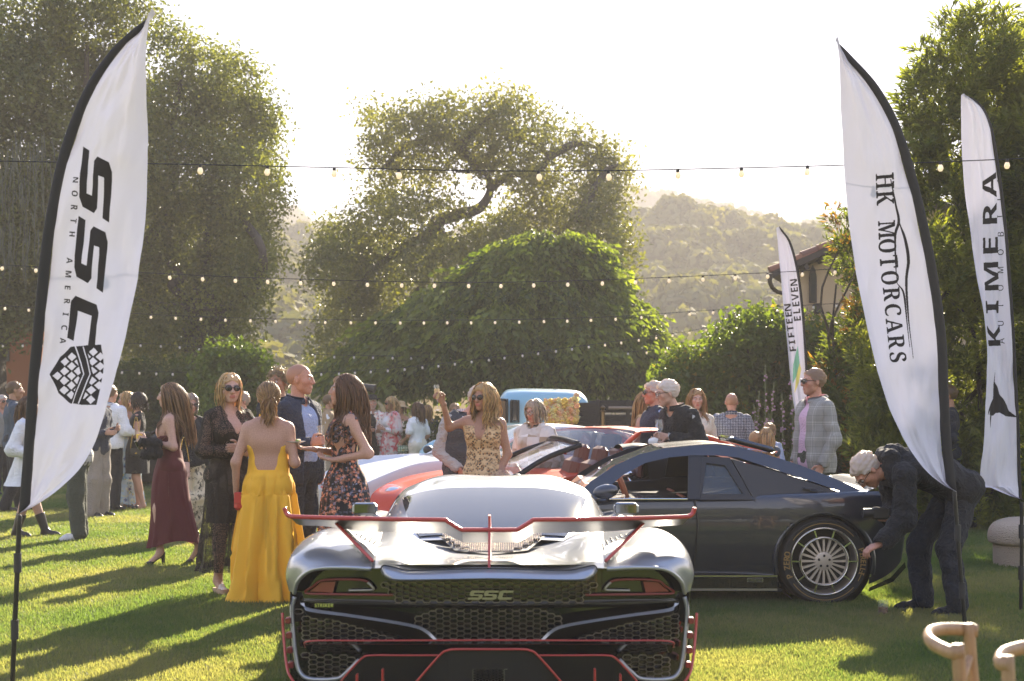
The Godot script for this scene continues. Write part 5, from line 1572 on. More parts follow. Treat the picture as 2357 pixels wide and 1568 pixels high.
	person({"key": "leo", "label": "blonde woman in leopard-print dress and sunglasses raising a champagne flute", "at": ground(1113, 12.8), "yaw": -14, "look": -20, "h": 1.69, "cell": 0.014, "skin": tanned, "glasses": "sun",
		"hair": {"col": lin(0.42, 0.27, 0.11), "n": 420, "len": 0.225, "wave": 0.020, "thick": 0.0068, "fat": 0.020, "front": true}, "j": both([arm("r", Vector3(-0.175, 0.775, 0.055), Vector3(-0.185, 0.905, 0.135)), arm("l", Vector3(0.128, 0.632, -0.02), Vector3(0.085, 0.495, 0.045)), {"r_sh": Vector3(-0.098, 0.806, 0.0)}]), "hands": {"r": [Vector3(-0.5, 0.75, 0.35), Vector3(-0.2, 0.3, 0.9), 0.75]},
		"wear": [{"part": "bodice", "mat": leo, "sleeve": 0.0, "add": 0.006, "neck": 0.0, "top_cut": 0.785, "sub": [[Vector3(0, 0.86, 0.06), Vector3(0, 0.715, 0.085), 0.065, 0.010], [Vector3(0.12, 0.80, 0), Vector3(0.105, 0.745, 0), 0.035, 0.02], [Vector3(-0.12, 0.80, 0), Vector3(-0.105, 0.745, 0), 0.035, 0.02]], "wr": 0.006},
			{"kind": "bones", "part": "strap", "mat": leo, "bones": [], "more": [[Vector3(0.055, 0.775, 0.05), Vector3(0.058, 0.822, 0.0), 0.006, 0.006], [Vector3(-0.055, 0.775, 0.05), Vector3(-0.058, 0.822, 0.0), 0.006, 0.006]], "wr": 0.0},
			{"kind": "skirt", "mat": leo, "rows": [[0.63, 0.080, 0.066], [0.57, 0.098, 0.08], [0.52, 0.108, 0.092], [0.40, 0.104, 0.094], [0.2, 0.11, 0.10], [0.08, 0.12, 0.11]], "folds": 6, "amp": 0.05}], "shoes": {"kind": "pump", "mat": tan}})
	person({"label": "older woman in checked beige and white sweater and glasses looking down", "at": ground(1231, 14.0), "yaw": -32, "nod": 10, "look": -8, "h": 1.55, "cell": 0.017, "w": 1.12, "skin": fair, "glasses": "clear", "hair": {"col": lin(0.40, 0.33, 0.24), "n": 200, "len": 0.105, "wave": 0.004, "thick": 0.008, "fat": 0.014, "front": true}, "j": at_ease, "wear": [{"mat": khaki, "sleeve": 0.0, "add": 0.012, "collar": 0.048}, {"part": "sweater", "mat": blocks, "add": 0.030, "sleeve": 1.9, "puff": 0.022, "hem": 0.47, "neck": 0.045}, P.call(khaki)], "shoes": {"kind": "shoe", "mat": brown_leather}})
	person({"label": "woman in sleeveless beige lace dress with long fair hair, behind the men", "at": ground(1488, 16.4), "yaw": 62, "h": 1.66, "cell": 0.019, "skin": fair, "hair": {"col": honey, "n": 170, "len": 0.25, "wave": 0.006, "thick": 0.009}, "j": both([arm("r", Vector3(-0.13, 0.635, -0.02), Vector3(-0.06, 0.60, 0.11)), arm("l", Vector3(0.12, 0.63, 0), Vector3(0.06, 0.60, 0.12))]), "wear": [{"part": "bodice", "mat": knit_lace, "sleeve": 0.0, "add": 0.008}, {"kind": "skirt", "mat": knit_lace, "rows": [[0.62, 0.08, 0.064], [0.53, 0.108, 0.095], [0.4, 0.11, 0.10], [0.25, 0.12, 0.11]], "folds": 6, "amp": 0.06}]})
	person({"label": "white-haired man in navy vest and sunglasses facing left behind the cardigan", "at": ground(1506, 15.2), "yaw": -80, "sex": "m", "h": 1.76, "cell": 0.017, "skin": ruddy, "glasses": "sun", "hair": {"col": silver, "fat": 0.012, "rough": 0.02}, "j": at_ease, "wear": [{"mat": blue, "sleeve": 1.9, "collar": 0.05}, {"part": "vest", "mat": navy, "sleeve": 0.0, "add": 0.026, "hem": 0.5, "collar": 0.055}, P.call(khaki)], "shoes": shoes_black})
	person({"key": "card", "label": "white-haired man in black cardigan and glasses holding an empty wine glass", "at": ground(1572, 13.9), "yaw": -58, "look": -26, "nod": 10, "sex": "m", "w": 1.1, "h": 1.79, "cell": 0.015, "skin": pale, "glasses": "clear", "hair": {"col": lin(0.62, 0.60, 0.57), "fat": 0.012, "rough": 0.012},
		"j": both([{"neck": Vector3(0, 0.822, 0.05), "head": Vector3(-0.005, 0.908, 0.105), "chest": Vector3(0, 0.732, 0.018), "l_sh": Vector3(0.104, 0.786, 0.03), "r_sh": Vector3(-0.104, 0.786, 0.03)}, arm("l", Vector3(0.150, 0.64, 0.0), Vector3(0.045, 0.672, 0.135)), arm("r", Vector3(-0.14, 0.635, 0.02), Vector3(-0.05, 0.655, 0.14))]), "hands": {"l": [Vector3(-0.75, 0.12, 0.55), Vector3(0.2, 0.1, 1), 0.6], "r": [Vector3(0.8, 0.1, 0.5), Vector3(0, 1, 0.3), 0.6]},
		"wear": [{"mat": plaid_shirt, "add": 0.009, "collar": 0.052, "neck": 0.045, "sleeve": 2.0}, {"part": "cardigan", "mat": black, "add": 0.026, "skirtlen": 0.07, "hem": 0.48, "sub": [[Vector3(0, 0.87, 0.13), Vector3(0, 0.765, 0.13), 0.046, 0.02]], "neck": 0.055, "collar": 0.054, "puff": 0.016, "sleeve": 1.88}, P.call(ink)], "shoes": shoes_black})
	person({"label": "fair-haired woman whose face peers out behind the black cardigan", "at": ground(1603, 17.0), "yaw": 8, "look": -6, "h": 1.69, "cell": 0.019, "skin": pale, "hair": {"col": honey, "n": 200, "len": 0.22, "wave": 0.010, "thick": 0.008, "fat": 0.016}, "j": at_ease, "wear": [{"mat": cream}, P.call(denim)], "shoes": shoes_black})
	person({"label": "bald man in black and white checked shirt with brown belt, back turned", "at": ground(1684, 18.0), "yaw": 172, "sex": "m", "w": 1.12, "h": 1.665, "cell": 0.018, "skin": ruddy, "glasses": "clear", "hair": {"col": lin(0.36, 0.20, 0.14), "fat": 0.001, "line": 0.03, "rough": 0.003, "kind": "fringe"}, "j": both([arm("l", Vector3(0.155, 0.63, -0.01), Vector3(0.11, 0.53, 0.07)), arm("r", Vector3(-0.155, 0.63, -0.01), Vector3(-0.13, 0.505, 0.05))]), "wear": [{"mat": gingham, "add": 0.022, "hem": 0.575, "collar": 0.05, "puff": 0.018, "sleeve": 1.92}, P.call(cream), {"kind": "bones", "part": "belt", "mat": brown_leather, "bones": ["hips", "belly", "l_seat", "r_seat"], "add": 0.016, "cut": [[Vector3.UP, Vector3(0, 0.595, 0)], [Vector3.DOWN, Vector3(0, 0.570, 0)]], "wr": 0.0}], "shoes": {"kind": "shoe", "mat": brown_leather}})
	person({"label": "small boy in light blue shirt seen from behind beside the checked shirt", "at": ground(1739, 17.0), "yaw": 172, "sex": "m", "child": true, "head_k": 0.86, "h": 1.17, "cell": 0.018, "skin": fair, "hair": {"col": honey, "fat": 0.010}, "j": at_ease, "wear": [{"mat": blue, "collar": 0.055}, P.call(khaki)], "shoes": shoes_black})
	person({"label": "small girl with long blonde hair in yellow and blue top beside the boy", "at": ground(1764, 17.0), "yaw": 165, "child": true, "head_k": 0.88, "h": 1.21, "cell": 0.018, "skin": fair, "hair": {"col": blonde, "n": 170, "len": 0.26, "wave": 0.004, "thick": 0.008}, "j": at_ease, "wear": [{"mat": C.call(0.65, 0.42, 0.03), "sleeve": 0.0}, {"kind": "bones", "part": "frill", "mat": denim, "bones": ["yoke"], "add": 0.03}, {"kind": "skirt", "mat": denim, "rows": [[0.64, 0.09, 0.08], [0.5, 0.13, 0.12], [0.32, 0.17, 0.16]], "folds": 8, "amp": 0.12}]})
	person({"label": "brown-haired child half hidden behind the blonde girl", "at": ground(1771, 17.7), "yaw": 150, "child": true, "head_k": 0.9, "h": 1.26, "cell": 0.019, "skin": fair, "hair": {"col": brown, "fat": 0.014}, "j": at_ease, "wear": [{"mat": blue}, P.call(denim)], "shoes": shoes_black})
	person({"label": "tall man in grey checked blazer and pink shirt, sunglasses, facing left", "at": ground(1875, 13.9), "yaw": -68, "look": -14, "sex": "m", "w": 1.12, "h": 1.865, "cell": 0.015, "skin": ruddy, "glasses": "sun", "hair": {"col": lin(0.15, 0.11, 0.085), "fat": 0.007, "line": 0.01}, "j": both([arm("l", Vector3(0.145, 0.63, -0.02), Vector3(0.13, 0.505, 0.04)), arm("r", Vector3(-0.14, 0.63, -0.02), Vector3(-0.10, 0.515, 0.05))]),
		"wear": [{"mat": C.call(0.62, 0.42, 0.55), "add": 0.008, "collar": 0.056, "neck": 0.042, "bulk": 0.004, "wr": 0.006}, both([Bz.call(plaid), {"skirtlen": 0.10, "hem": 0.455, "add": 0.024, "collar": 0.064, "puff": 0.012}]), P.call(olive)], "shoes": shoes_black})
	person({"label": "person in dark clothes standing behind the pole of the middle white flag", "at": ground(2184, 17.3), "yaw": -100, "sex": "m", "h": 1.75, "cell": 0.022, "skin": tanned, "hair": {"col": dark}, "j": both([hold, {"l_ankle": Vector3(0.05, 0.045, 0.1), "l_toe": Vector3(0.06, 0.014, 0.19), "r_ankle": Vector3(-0.05, 0.05, -0.16), "r_toe": Vector3(-0.06, 0.014, -0.08)}]), "wear": [{"mat": ink}, P.call(ink)], "shoes": shoes_black})
	# -- the man stooping over the wheel; he faces left, so +z is to the left of the picture
	var hood := [[Vector3(0.05, 0.622, 0.36), Vector3(-0.05, 0.622, 0.36), 0.045, 0.045]]
	person({"key": "stoop", "label": "grey-haired man in black hooded top stooping to touch the rear wheel", "at": ground(2150, 10.3), "yaw": -86, "look": 4, "nod": 62, "sex": "m", "w": 0.96, "h": 1.80, "cell": 0.014, "skin": ruddy, "glasses": "clear", "hair": {"col": silver, "fat": 0.010, "rough": 0.016},
		"j": {"hip": Vector3(0, 0.495, -0.100), "waist": Vector3(0, 0.552, -0.03), "chest": Vector3(0, 0.585, 0.075), "neck": Vector3(0, 0.600, 0.195), "head": Vector3(0, 0.575, 0.275),
			"l_hip": Vector3(0.05, 0.485, -0.105), "r_hip": Vector3(-0.05, 0.485, -0.105), "l_knee": Vector3(0.075, 0.272, -0.035), "r_knee": Vector3(-0.06, 0.268, 0.045), "l_ankle": Vector3(0.085, 0.045, -0.065), "l_toe": Vector3(0.10, 0.014, 0.025), "r_ankle": Vector3(-0.065, 0.045, 0.02), "r_toe": Vector3(-0.085, 0.014, 0.11),
			"l_sh": Vector3(0.10, 0.565, 0.155), "r_sh": Vector3(-0.10, 0.565, 0.155), "l_el": Vector3(0.12, 0.385, 0.165), "l_wr": Vector3(0.13, 0.292, 0.262), "r_el": Vector3(-0.14, 0.42, 0.11), "r_wr": Vector3(-0.06, 0.375, 0.17)},
		"hands": {"l": [Vector3(0.0, -0.35, 0.9), Vector3(-0.2, -0.9, -0.4), 0.55], "r": [Vector3(0.3, 0.1, 0.9), Vector3(0.4, 0.8, 0), 0.6]},
		"wear": [{"part": "hooded_top", "mat": black, "add": 0.024, "neck": 0.05, "bulk": 0.012, "puff": 0.016, "sleeve": 1.92, "more": [[Vector3(0.045, 0.632, 0.19), Vector3(-0.045, 0.632, 0.19), 0.036, 0.036], [Vector3(0, 0.645, 0.165), Vector3(0, 0.612, 0.10), 0.04, 0.03]], "wr": 0.018, "wf": 11.0, "hem": 0.465},
			{"kind": "pants", "part": "trousers", "mat": ink, "loose": 0.020, "flare": 1.3, "rise": 0.66, "wr": 0.020, "wf": 10.0}], "shoes": {"kind": "sneaker", "mat": black, "sole": mat(lin(0.10, 0.10, 0.10), 0.7)}})

# ---------------------------------------------------------------- cars
func car_mats() -> void:
	mats.silver = mat(lin(0.36, 0.37, 0.39), 0.38, 0.6, {"clearcoat_enabled": true, "clearcoat": 1.0, "clearcoat_roughness": 0.04})
	mats.gloss_black = mat(lin(0.008, 0.008, 0.009), 0.12, 0.0, {"clearcoat_enabled": true, "clearcoat": 1.0, "clearcoat_roughness": 0.03})
	mats.satin_black = mat(lin(0.012, 0.012, 0.012), 0.45)
	mats.plastic = mat(lin(0.025, 0.024, 0.023), 0.55)
	mats.red_trim = mat(lin(0.42, 0.035, 0.025), 0.32, 0.0, {"clearcoat_enabled": true, "clearcoat": 0.6})
	mats.chrome = mat(lin(0.75, 0.74, 0.72), 0.12, 1.0)
	mats.alloy = mat(lin(0.42, 0.40, 0.37), 0.3, 0.9)
	mats.bronze = mat(lin(0.52, 0.45, 0.38), 0.4, 0.3)
	mats.tyre = mat(lin(0.014, 0.014, 0.014), 0.75)
	mats.car_glass = mat(Color(0.05, 0.06, 0.06, 0.45), 0.03, 0.0, {"transparency": BaseMaterial3D.TRANSPARENCY_ALPHA})
	mats.clear_glass = mat(Color(0.8, 0.85, 0.82, 0.10), 0.02, 0.0, {"transparency": BaseMaterial3D.TRANSPARENCY_ALPHA})
	mats.tint_glass = mat(lin(0.030, 0.034, 0.040), 0.04, 0.0, {"metallic_specular": 0.75})
	mats.red_lens = mat(lin(0.20, 0.012, 0.010), 0.12, 0.0, {"clearcoat_enabled": true, "clearcoat": 1.0})
	mats.grille = mat(lin(0.20, 0.17, 0.14), 0.35, 0.6)
	mats.navy_paint = mat(lin(0.007, 0.011, 0.022), 0.35, 0.0, {"clearcoat_enabled": true, "clearcoat": 1.0, "clearcoat_roughness": 0.02})
	mats.orange_paint = mat(lin(0.50, 0.055, 0.022), 0.5, 0.0, {"metallic_specular": 0.15, "clearcoat_enabled": true, "clearcoat": 0.35, "clearcoat_roughness": 0.08})
	mats.white_paint = mat(lin(0.60, 0.60, 0.61), 0.5, 0.0, {"metallic_specular": 0.15, "clearcoat_enabled": true, "clearcoat": 0.35, "clearcoat_roughness": 0.08})
	mats.dark_paint = mat(lin(0.020, 0.018, 0.018), 0.5, 0.0, {"metallic_specular": 0.15, "clearcoat_enabled": true, "clearcoat": 0.35, "clearcoat_roughness": 0.08})
	mats.tan_leather = mat(lin(0.30, 0.095, 0.035), 0.55)
	mats.brake = mat(lin(0.035, 0.033, 0.03), 0.5, 0.4)

# hexagonal mesh of bars filling a polygon in the xy plane of xf
func hex_mesh(g: Geo, poly: PackedVector2Array, cw: float, ch: float, bar: float, xf) -> void:
	var lo := Vector2.INF
	var hi := -Vector2.INF
	for p in poly:
		lo = lo.min(p); hi = hi.max(p)
	var nx := int((hi.x - lo.x) / (cw * 0.80)) + 2
	var ny := int((hi.y - lo.y) / ch) + 2
	for i in nx:
		for j in ny:
			var c := lo + Vector2(i * cw * 0.80, (j + (0.5 if i % 2 else 0.0)) * ch)
			if not Geometry2D.is_point_in_polygon(c, poly): continue
			var q := []
			for e in [[-0.5, 0.0], [-0.3, 0.5], [0.3, 0.5], [0.5, 0.0], [0.3, -0.5], [-0.3, -0.5]]: q.append(c + Vector2(e[0] * cw, e[1] * ch))
			for e in 6:
				var a: Vector2 = q[e]
				var b: Vector2 = q[(e + 1) % 6]
				var n := (b - a).orthogonal().normalized() * bar
				var P := func(v: Vector2, z: float) -> Vector3: return (xf as Callable).call(v, z)
				var p := P as Callable
				g.quadp(p.call(a - n, 0.006), p.call(a + n, 0.006), p.call(b + n, 0.006), p.call(b - n, 0.006))
				g.quadp(p.call(a - n, 0.006), p.call(b - n, 0.006), p.call(b - n, -0.008), p.call(a - n, -0.008))

# a road wheel whose face looks along +z
func wheel(parent: Node3D, mid: Vector3, r: float, width: float, rim_r: float, spokes: int, face: float, rim_mat: Material, rich := false) -> MeshInstance3D:
	var xf := Transform3D(Basis(Vector3.RIGHT, PI * 0.5 * face), mid)
	var t := Geo.new()
	var h := width * 0.5
	t.lathe([Vector2(rim_r, -h * 0.9), Vector2(r * 0.93, -h), Vector2(r * 0.985, -h * 0.82), Vector2(r, -h * 0.4), Vector2(r, h * 0.4), Vector2(r * 0.985, h * 0.82), Vector2(r * 0.93, h), Vector2(rim_r * 1.03, h * 0.96), Vector2(rim_r, h * 0.8)], 48, xf)
	var o := put("wheel", t, mats.tyre, parent, 50.0)
	var rg := Geo.new()
	rg.lathe([Vector2(rim_r, h * 0.55), Vector2(rim_r, h * 0.9), Vector2(rim_r * 0.965, h * 0.92), Vector2(rim_r * 0.94, h * 0.80), Vector2(rim_r * 0.92, -h * 0.5)], 48, xf)
	for k in spokes:
		var a := TAU * k / spokes
		var d := Vector3(cos(a), 0, sin(a))
		var s := Vector3(-sin(a), 0, cos(a))
		var r0 := rim_r * 0.24
		var r1 := rim_r * (0.70 if rich else 0.95)
		var w0 := rim_r * (0.026 if rich else 0.045)
		var w1 := rim_r * (0.036 if rich else 0.07)
		var hh := h * 0.78
		var p := [d * r0 - s * w0, d * r0 + s * w0, d * r1 + s * w1, d * r1 - s * w1]
		for q in p.size(): p[q] = xf * ((p[q] as Vector3) + Vector3(0, hh - (0.0 if q < 2 else h * 0.08), 0))
		rg.quadp(p[0], p[1], p[2], p[3])
		var dn := xf.basis * Vector3(0, -0.025, 0)
		rg.quadp(p[1], p[1] + dn, p[2] + dn, p[2]); rg.quadp(p[0], p[3], p[3] + dn, p[0] + dn)
	rg.lathe([Vector2(0, h * 0.84), Vector2(rim_r * 0.20, h * 0.84), Vector2(rim_r * 0.27, h * 0.76), Vector2(rim_r * 0.27, h * 0.4)], 32, xf)
	if rich:
		rg.lathe([Vector2(rim_r * 0.66, h * 0.6), Vector2(rim_r * 0.66, h * 0.82), Vector2(rim_r * 0.72, h * 0.82), Vector2(rim_r * 0.72, h * 0.6)], 48, xf)
	put("rim", rg, rim_mat, o, 35.0)
	var b := Geo.new()
	b.lathe([Vector2(0, h * 0.2), Vector2(rim_r * 0.62, h * 0.2), Vector2(rim_r * 0.62, h * 0.05), Vector2(0, h * 0.05)], 32, xf)
	put("brake_disc", b, mats.brake, o)
	var bk := Geo.new()
	bk.lathe([Vector2(0, -h * 0.6), Vector2(rim_r * 0.95, -h * 0.6)], 32, xf)
	put("inner_drum", bk, mats.satin_black, o)
	return o

# lofted car body; x runs from nose (0) to tail, +z is the near flank. stations: [x, half width, sill, shoulder, top]
func shell(stations: Array, arches: Array, arch_r: float, boxy := 0.0) -> Geo:
	var rows := []
	for q in stations:
		var w: float = q[1]
		var s: float = q[2]
		var sh: float = q[3]
		var t: float = q[4]
		rows.append([Vector3(q[0], s, w * 0.94), Vector3(q[0], lerpf(s, sh, 0.34), w * 0.985), Vector3(q[0], lerpf(s, sh, 0.70), w), Vector3(q[0], sh, w * 0.972), Vector3(q[0], lerpf(sh, t, 0.62), w * (0.86 - boxy * 0.02)), Vector3(q[0], lerpf(sh, t, 0.92), w * 0.5), Vector3(q[0], t, 0)])
	var sm := smooth_rows(rows, 9, 12)
	var g := Geo.new()
	var nc: int = sm[0].size()
	for row in sm:
		for p in row: g.vert(p)
	for i in sm.size() - 1:
		for j in nc - 1:
			var m: Vector3 = (sm[i][j] + sm[i + 1][j + 1]) * 0.5
			var drop := false
			for a in arches:
				if Vector2(m.x - a.x, m.y - a.y).length() < arch_r and m.z > stations[0][1] * 0.5: drop = true
			if not drop: g.quad(i * nc + j, (i + 1) * nc + j, (i + 1) * nc + j + 1, i * nc + j + 1)
	# close the ends
	for e in [0, sm.size() - 1]:
		var c := g.vert(Vector3(sm[e][0].x, sm[e][0].y, 0))
		for j in nc - 1:
			if e == 0: g.tri(c, e * nc + j, e * nc + j + 1)
			else: g.tri(c, e * nc + j + 1, e * nc + j)
	var nv := g.v.size()
	var ni := g.idx.size()
	for k in nv:
		g.v.append(g.v[k] * Vector3(1, 1, -1)); g.uv.append(Vector2.ZERO); g.c.append(Color.WHITE)
	for k in range(0, ni, 3):
		g.idx.append(g.idx[k] + nv); g.idx.append(g.idx[k + 2] + nv); g.idx.append(g.idx[k + 1] + nv)
	return g

func ribbon(a: Array, b: Array, n := 6) -> Geo:  # a sheet between two point lists
	var g := Geo.new()
	var ca := cat(a, n)
	var cb := cat(b, n)
	g.sheet([ca, cb])
	return g

func arch_lips(o: Node3D, arches: Array, r: float, z: float, m: Material) -> void:
	for a in arches:
		for s in [1.0, -1.0]:
			var wl := Geo.new()
			wl.lathe([Vector2(r * 0.995, 0.0), Vector2(r * 0.995, 0.42), Vector2(0.0, 0.42)], 28, Transform3D(Basis(Vector3.RIGHT, -PI * 0.5 * s), Vector3(a.x, a.y, (z - 0.03) * s)))
			put("wheel_well", wl, mats.satin_black, o)
			var g := Geo.new()
			var path := []
			for k in 21:
				var t := PI * (-0.08 + 1.16 * k / 20.0)
				path.append(Vector3(a.x + cos(t) * r, a.y + sin(t) * r, z * s))
			g.tube(path, 0.022, 8)
			put("arch_lip", g, m, o, -1.0)

# a low coupe; k holds measures along the car. Returned root faces -x
func coupe(label: String, where: Vector3, yaw: float, paint: Material, st: Array, gh: Dictionary, wheels: Array, wr: float, called := "sports_car", boxy := 0.0) -> Node3D:
	var o := thing(called, label, "car", where, yaw)
	put("body", shell(st, wheels, wr * 1.14, boxy), paint, o, 30.0)
	var zmax := 0.0
	for q in st: zmax = maxf(zmax, q[1])
	arch_lips(o, wheels, wr * 1.13, zmax * 0.965, paint)
	for a in wheels:
		for s in [1.0, -1.0]: wheel(o, Vector3(a.x, a.y, (zmax - 0.15) * s), wr, 0.25, wr * 0.70, 10, s, mats.alloy)
	var in_g := Geo.new()
	in_g.box(Vector3(lerpf(st[0][0], st[-1][0], 0.5), 0.28, 0), Vector3((st[-1][0] - st[0][0]) * 0.86, 0.3, zmax * 1.3))
	put("floor_pan", in_g, mats.satin_black, o)
	if gh.is_empty(): return o
	# greenhouse: wb base half width, wt roof half width; a windscreen foot, b roof front, c roof rear, d rear screen foot
	var a: Vector2 = gh.a
	var b: Vector2 = gh.b
	var c: Vector2 = gh.c
	var d: Vector2 = gh.d
	var wb: float = gh.wb
	var wt: float = gh.wt
	var V := func(p: Vector2, z: float) -> Vector3: return Vector3(p.x, p.y, z)
	var v := V as Callable
	if gh.get("roof", true):
		var rows := []
		for t in [0.0, 0.33, 0.67, 1.0]:
			var p := b.lerp(c, t) + Vector2(0, 0.025 * sin(t * PI))
			rows.append([v.call(p - Vector2(0, 0.03), wt), v.call(p + Vector2(0, 0.0), wt * 0.86), v.call(p + Vector2(0, 0.022), 0), v.call(p, -wt * 0.86), v.call(p - Vector2(0, 0.03), -wt)])
		var rg := Geo.new()
		rg.sheet(smooth_rows(rows, 5, 5))
		put("roof", rg, paint, o, -1.0)
		var wsg := Geo.new()
		wsg.sheet(smooth_rows([[v.call(c, wt * 0.94), v.call(c + Vector2(0.02, 0.02), 0), v.call(c, -wt * 0.94)], [v.call(c.lerp(d, 0.5) + Vector2(0.0, 0.03), lerpf(wt, wb, 0.5) * 0.93), v.call(c.lerp(d, 0.5) + Vector2(0.05, 0.06), 0), v.call(c.lerp(d, 0.5) + Vector2(0.0, 0.03), -lerpf(wt, wb, 0.5) * 0.93)], [v.call(d, wb * 0.9), v.call(d + Vector2(0.1, 0.02), 0), v.call(d, -wb * 0.9)]], 5, 4))
		put("rear_window", wsg, mats.car_glass, o, -1.0)
	var fw := Geo.new()
	fw.sheet(smooth_rows([[v.call(a, wb * 0.96), v.call(a - Vector2(0.12, 0), 0), v.call(a, -wb * 0.96)], [v.call(a.lerp(b, 0.5), lerpf(wb, wt, 0.5) * 0.96), v.call(a.lerp(b, 0.5) + Vector2(-0.09, 0.02), 0), v.call(a.lerp(b, 0.5), -lerpf(wb, wt, 0.5) * 0.96)], [v.call(b, wt * 0.95), v.call(b - Vector2(0.05, -0.01), 0), v.call(b, -wt * 0.95)]], 5, 4))
	put("windscreen", fw, mats.clear_glass if gh.get("clear", false) else mats.car_glass, o, -1.0)
	for s in [1.0, -1.0]:
		var pg := Geo.new()
		pg.tube(cat([v.call(a + Vector2(0, -0.03), wb * s), v.call(a.lerp(b, 0.55) + Vector2(0, 0.015), lerpf(wb, wt, 0.55) * s), v.call(b + Vector2(0.03, -0.02), wt * s)], 5), 0.024, 8)
		put("windscreen_pillar", pg, gh.get("pillar", paint), o, -1.0)
		if gh.get("roof", true):
			var m1 := b.lerp(c, 0.72)
			var f1 := a.lerp(d, 0.60); f1.y = lerpf(a.y, d.y, 0.5) - 0.01
			var sg := Geo.new()
			sg.sheet([[v.call(a + Vector2(0.10, -0.01), wb * 0.985 * s), v.call(a.lerp(f1, 0.5), wb * 0.99 * s), v.call(f1, wb * 0.985 * s)], [v.call(a.lerp(b, 0.55) + Vector2(0.08, 0.0), lerpf(wb, wt, 0.55) * s), v.call(a.lerp(f1, 0.5).lerp(b.lerp(m1, 0.5), 0.55), lerpf(wb, wt, 0.55) * s), v.call(f1.lerp(m1, 0.55), lerpf(wb, wt, 0.55) * s)], [v.call(b + Vector2(0.06, -0.035), wt * s), v.call(b.lerp(m1, 0.5) - Vector2(0, 0.03), wt * s), v.call(m1 - Vector2(0, 0.03), wt * s)]])
			put("side_window", sg, mats.car_glass, o, -1.0)
			var bg := Geo.new()
			bg.tube([v.call(f1 + Vector2(0.03, -0.03), wb * s), v.call(f1.lerp(m1, 0.55) + Vector2(0.03, 0), lerpf(wb, wt, 0.55) * s), v.call(m1 + Vector2(0.03, -0.03), wt * s)], 0.030, 8)
			put("door_pillar", bg, mats.satin_black, o, -1.0)
			var qg := Geo.new()
			qg.sheet([[v.call(f1 + Vector2(0.08, 0), wb * 0.985 * s), v.call(d - Vector2(0.12, 0.0), wb * 0.96 * s)], [v.call(m1 + Vector2(0.07, -0.035), wt * s), v.call(c + Vector2(-0.02, -0.035), wt * s)]])
			put("quarter_window", qg, mats.car_glass, o, -1.0)
			var cg := Geo.new()
			cg.tube(cat([v.call(c + Vector2(-0.04, -0.01), wt * 0.98 * s), v.call(c.lerp(d, 0.5) + Vector2(0, 0.02), lerpf(wt, wb, 0.5) * 0.98 * s), v.call(d + Vector2(0, -0.03), wb * 0.97 * s)], 5), 0.035, 8)
			put("rear_pillar", cg, paint, o, -1.0)
		var mg := Geo.new()
		var mp: Vector3 = v.call(a + Vector2(0.14, 0.06), (wb + 0.13) * s)
		mg.ball(mp, Vector3(0.06, 0.055, 0.10), 8)
		mg.tube([mp - Vector3(0, 0.02, 0.04 * s), v.call(a + Vector2(0.12, -0.02), wb * 0.98 * s)], 0.018, 6)
		put("door_mirror", mg, gh.get("mirror", paint), o, -1.0)
	# seats
	for s in [0.36, -0.36]:
		var sg2 := Geo.new()
		var sx := lerpf(a.x, d.x, 0.52)
		sg2.rbox(Vector3(sx, a.y - 0.10, s), Vector3(0.16, 0.62, 0.44), 0.05, Basis(Vector3.BACK, -0.3))
		sg2.rbox(Vector3(sx + 0.13, a.y + 0.24, s), Vector3(0.10, 0.17, 0.26), 0.03, Basis(Vector3.BACK, -0.2))
		put("seat", sg2, gh.get("trim", mats.plastic), o, 40.0)
	var dash := Geo.new()
	dash.rbox(Vector3(a.x + 0.28, a.y - 0.02, 0), Vector3(0.34, 0.12, wb * 1.8), 0.04)
	put("dashboard", dash, gh.get("trim", mats.plastic), o)
	return o

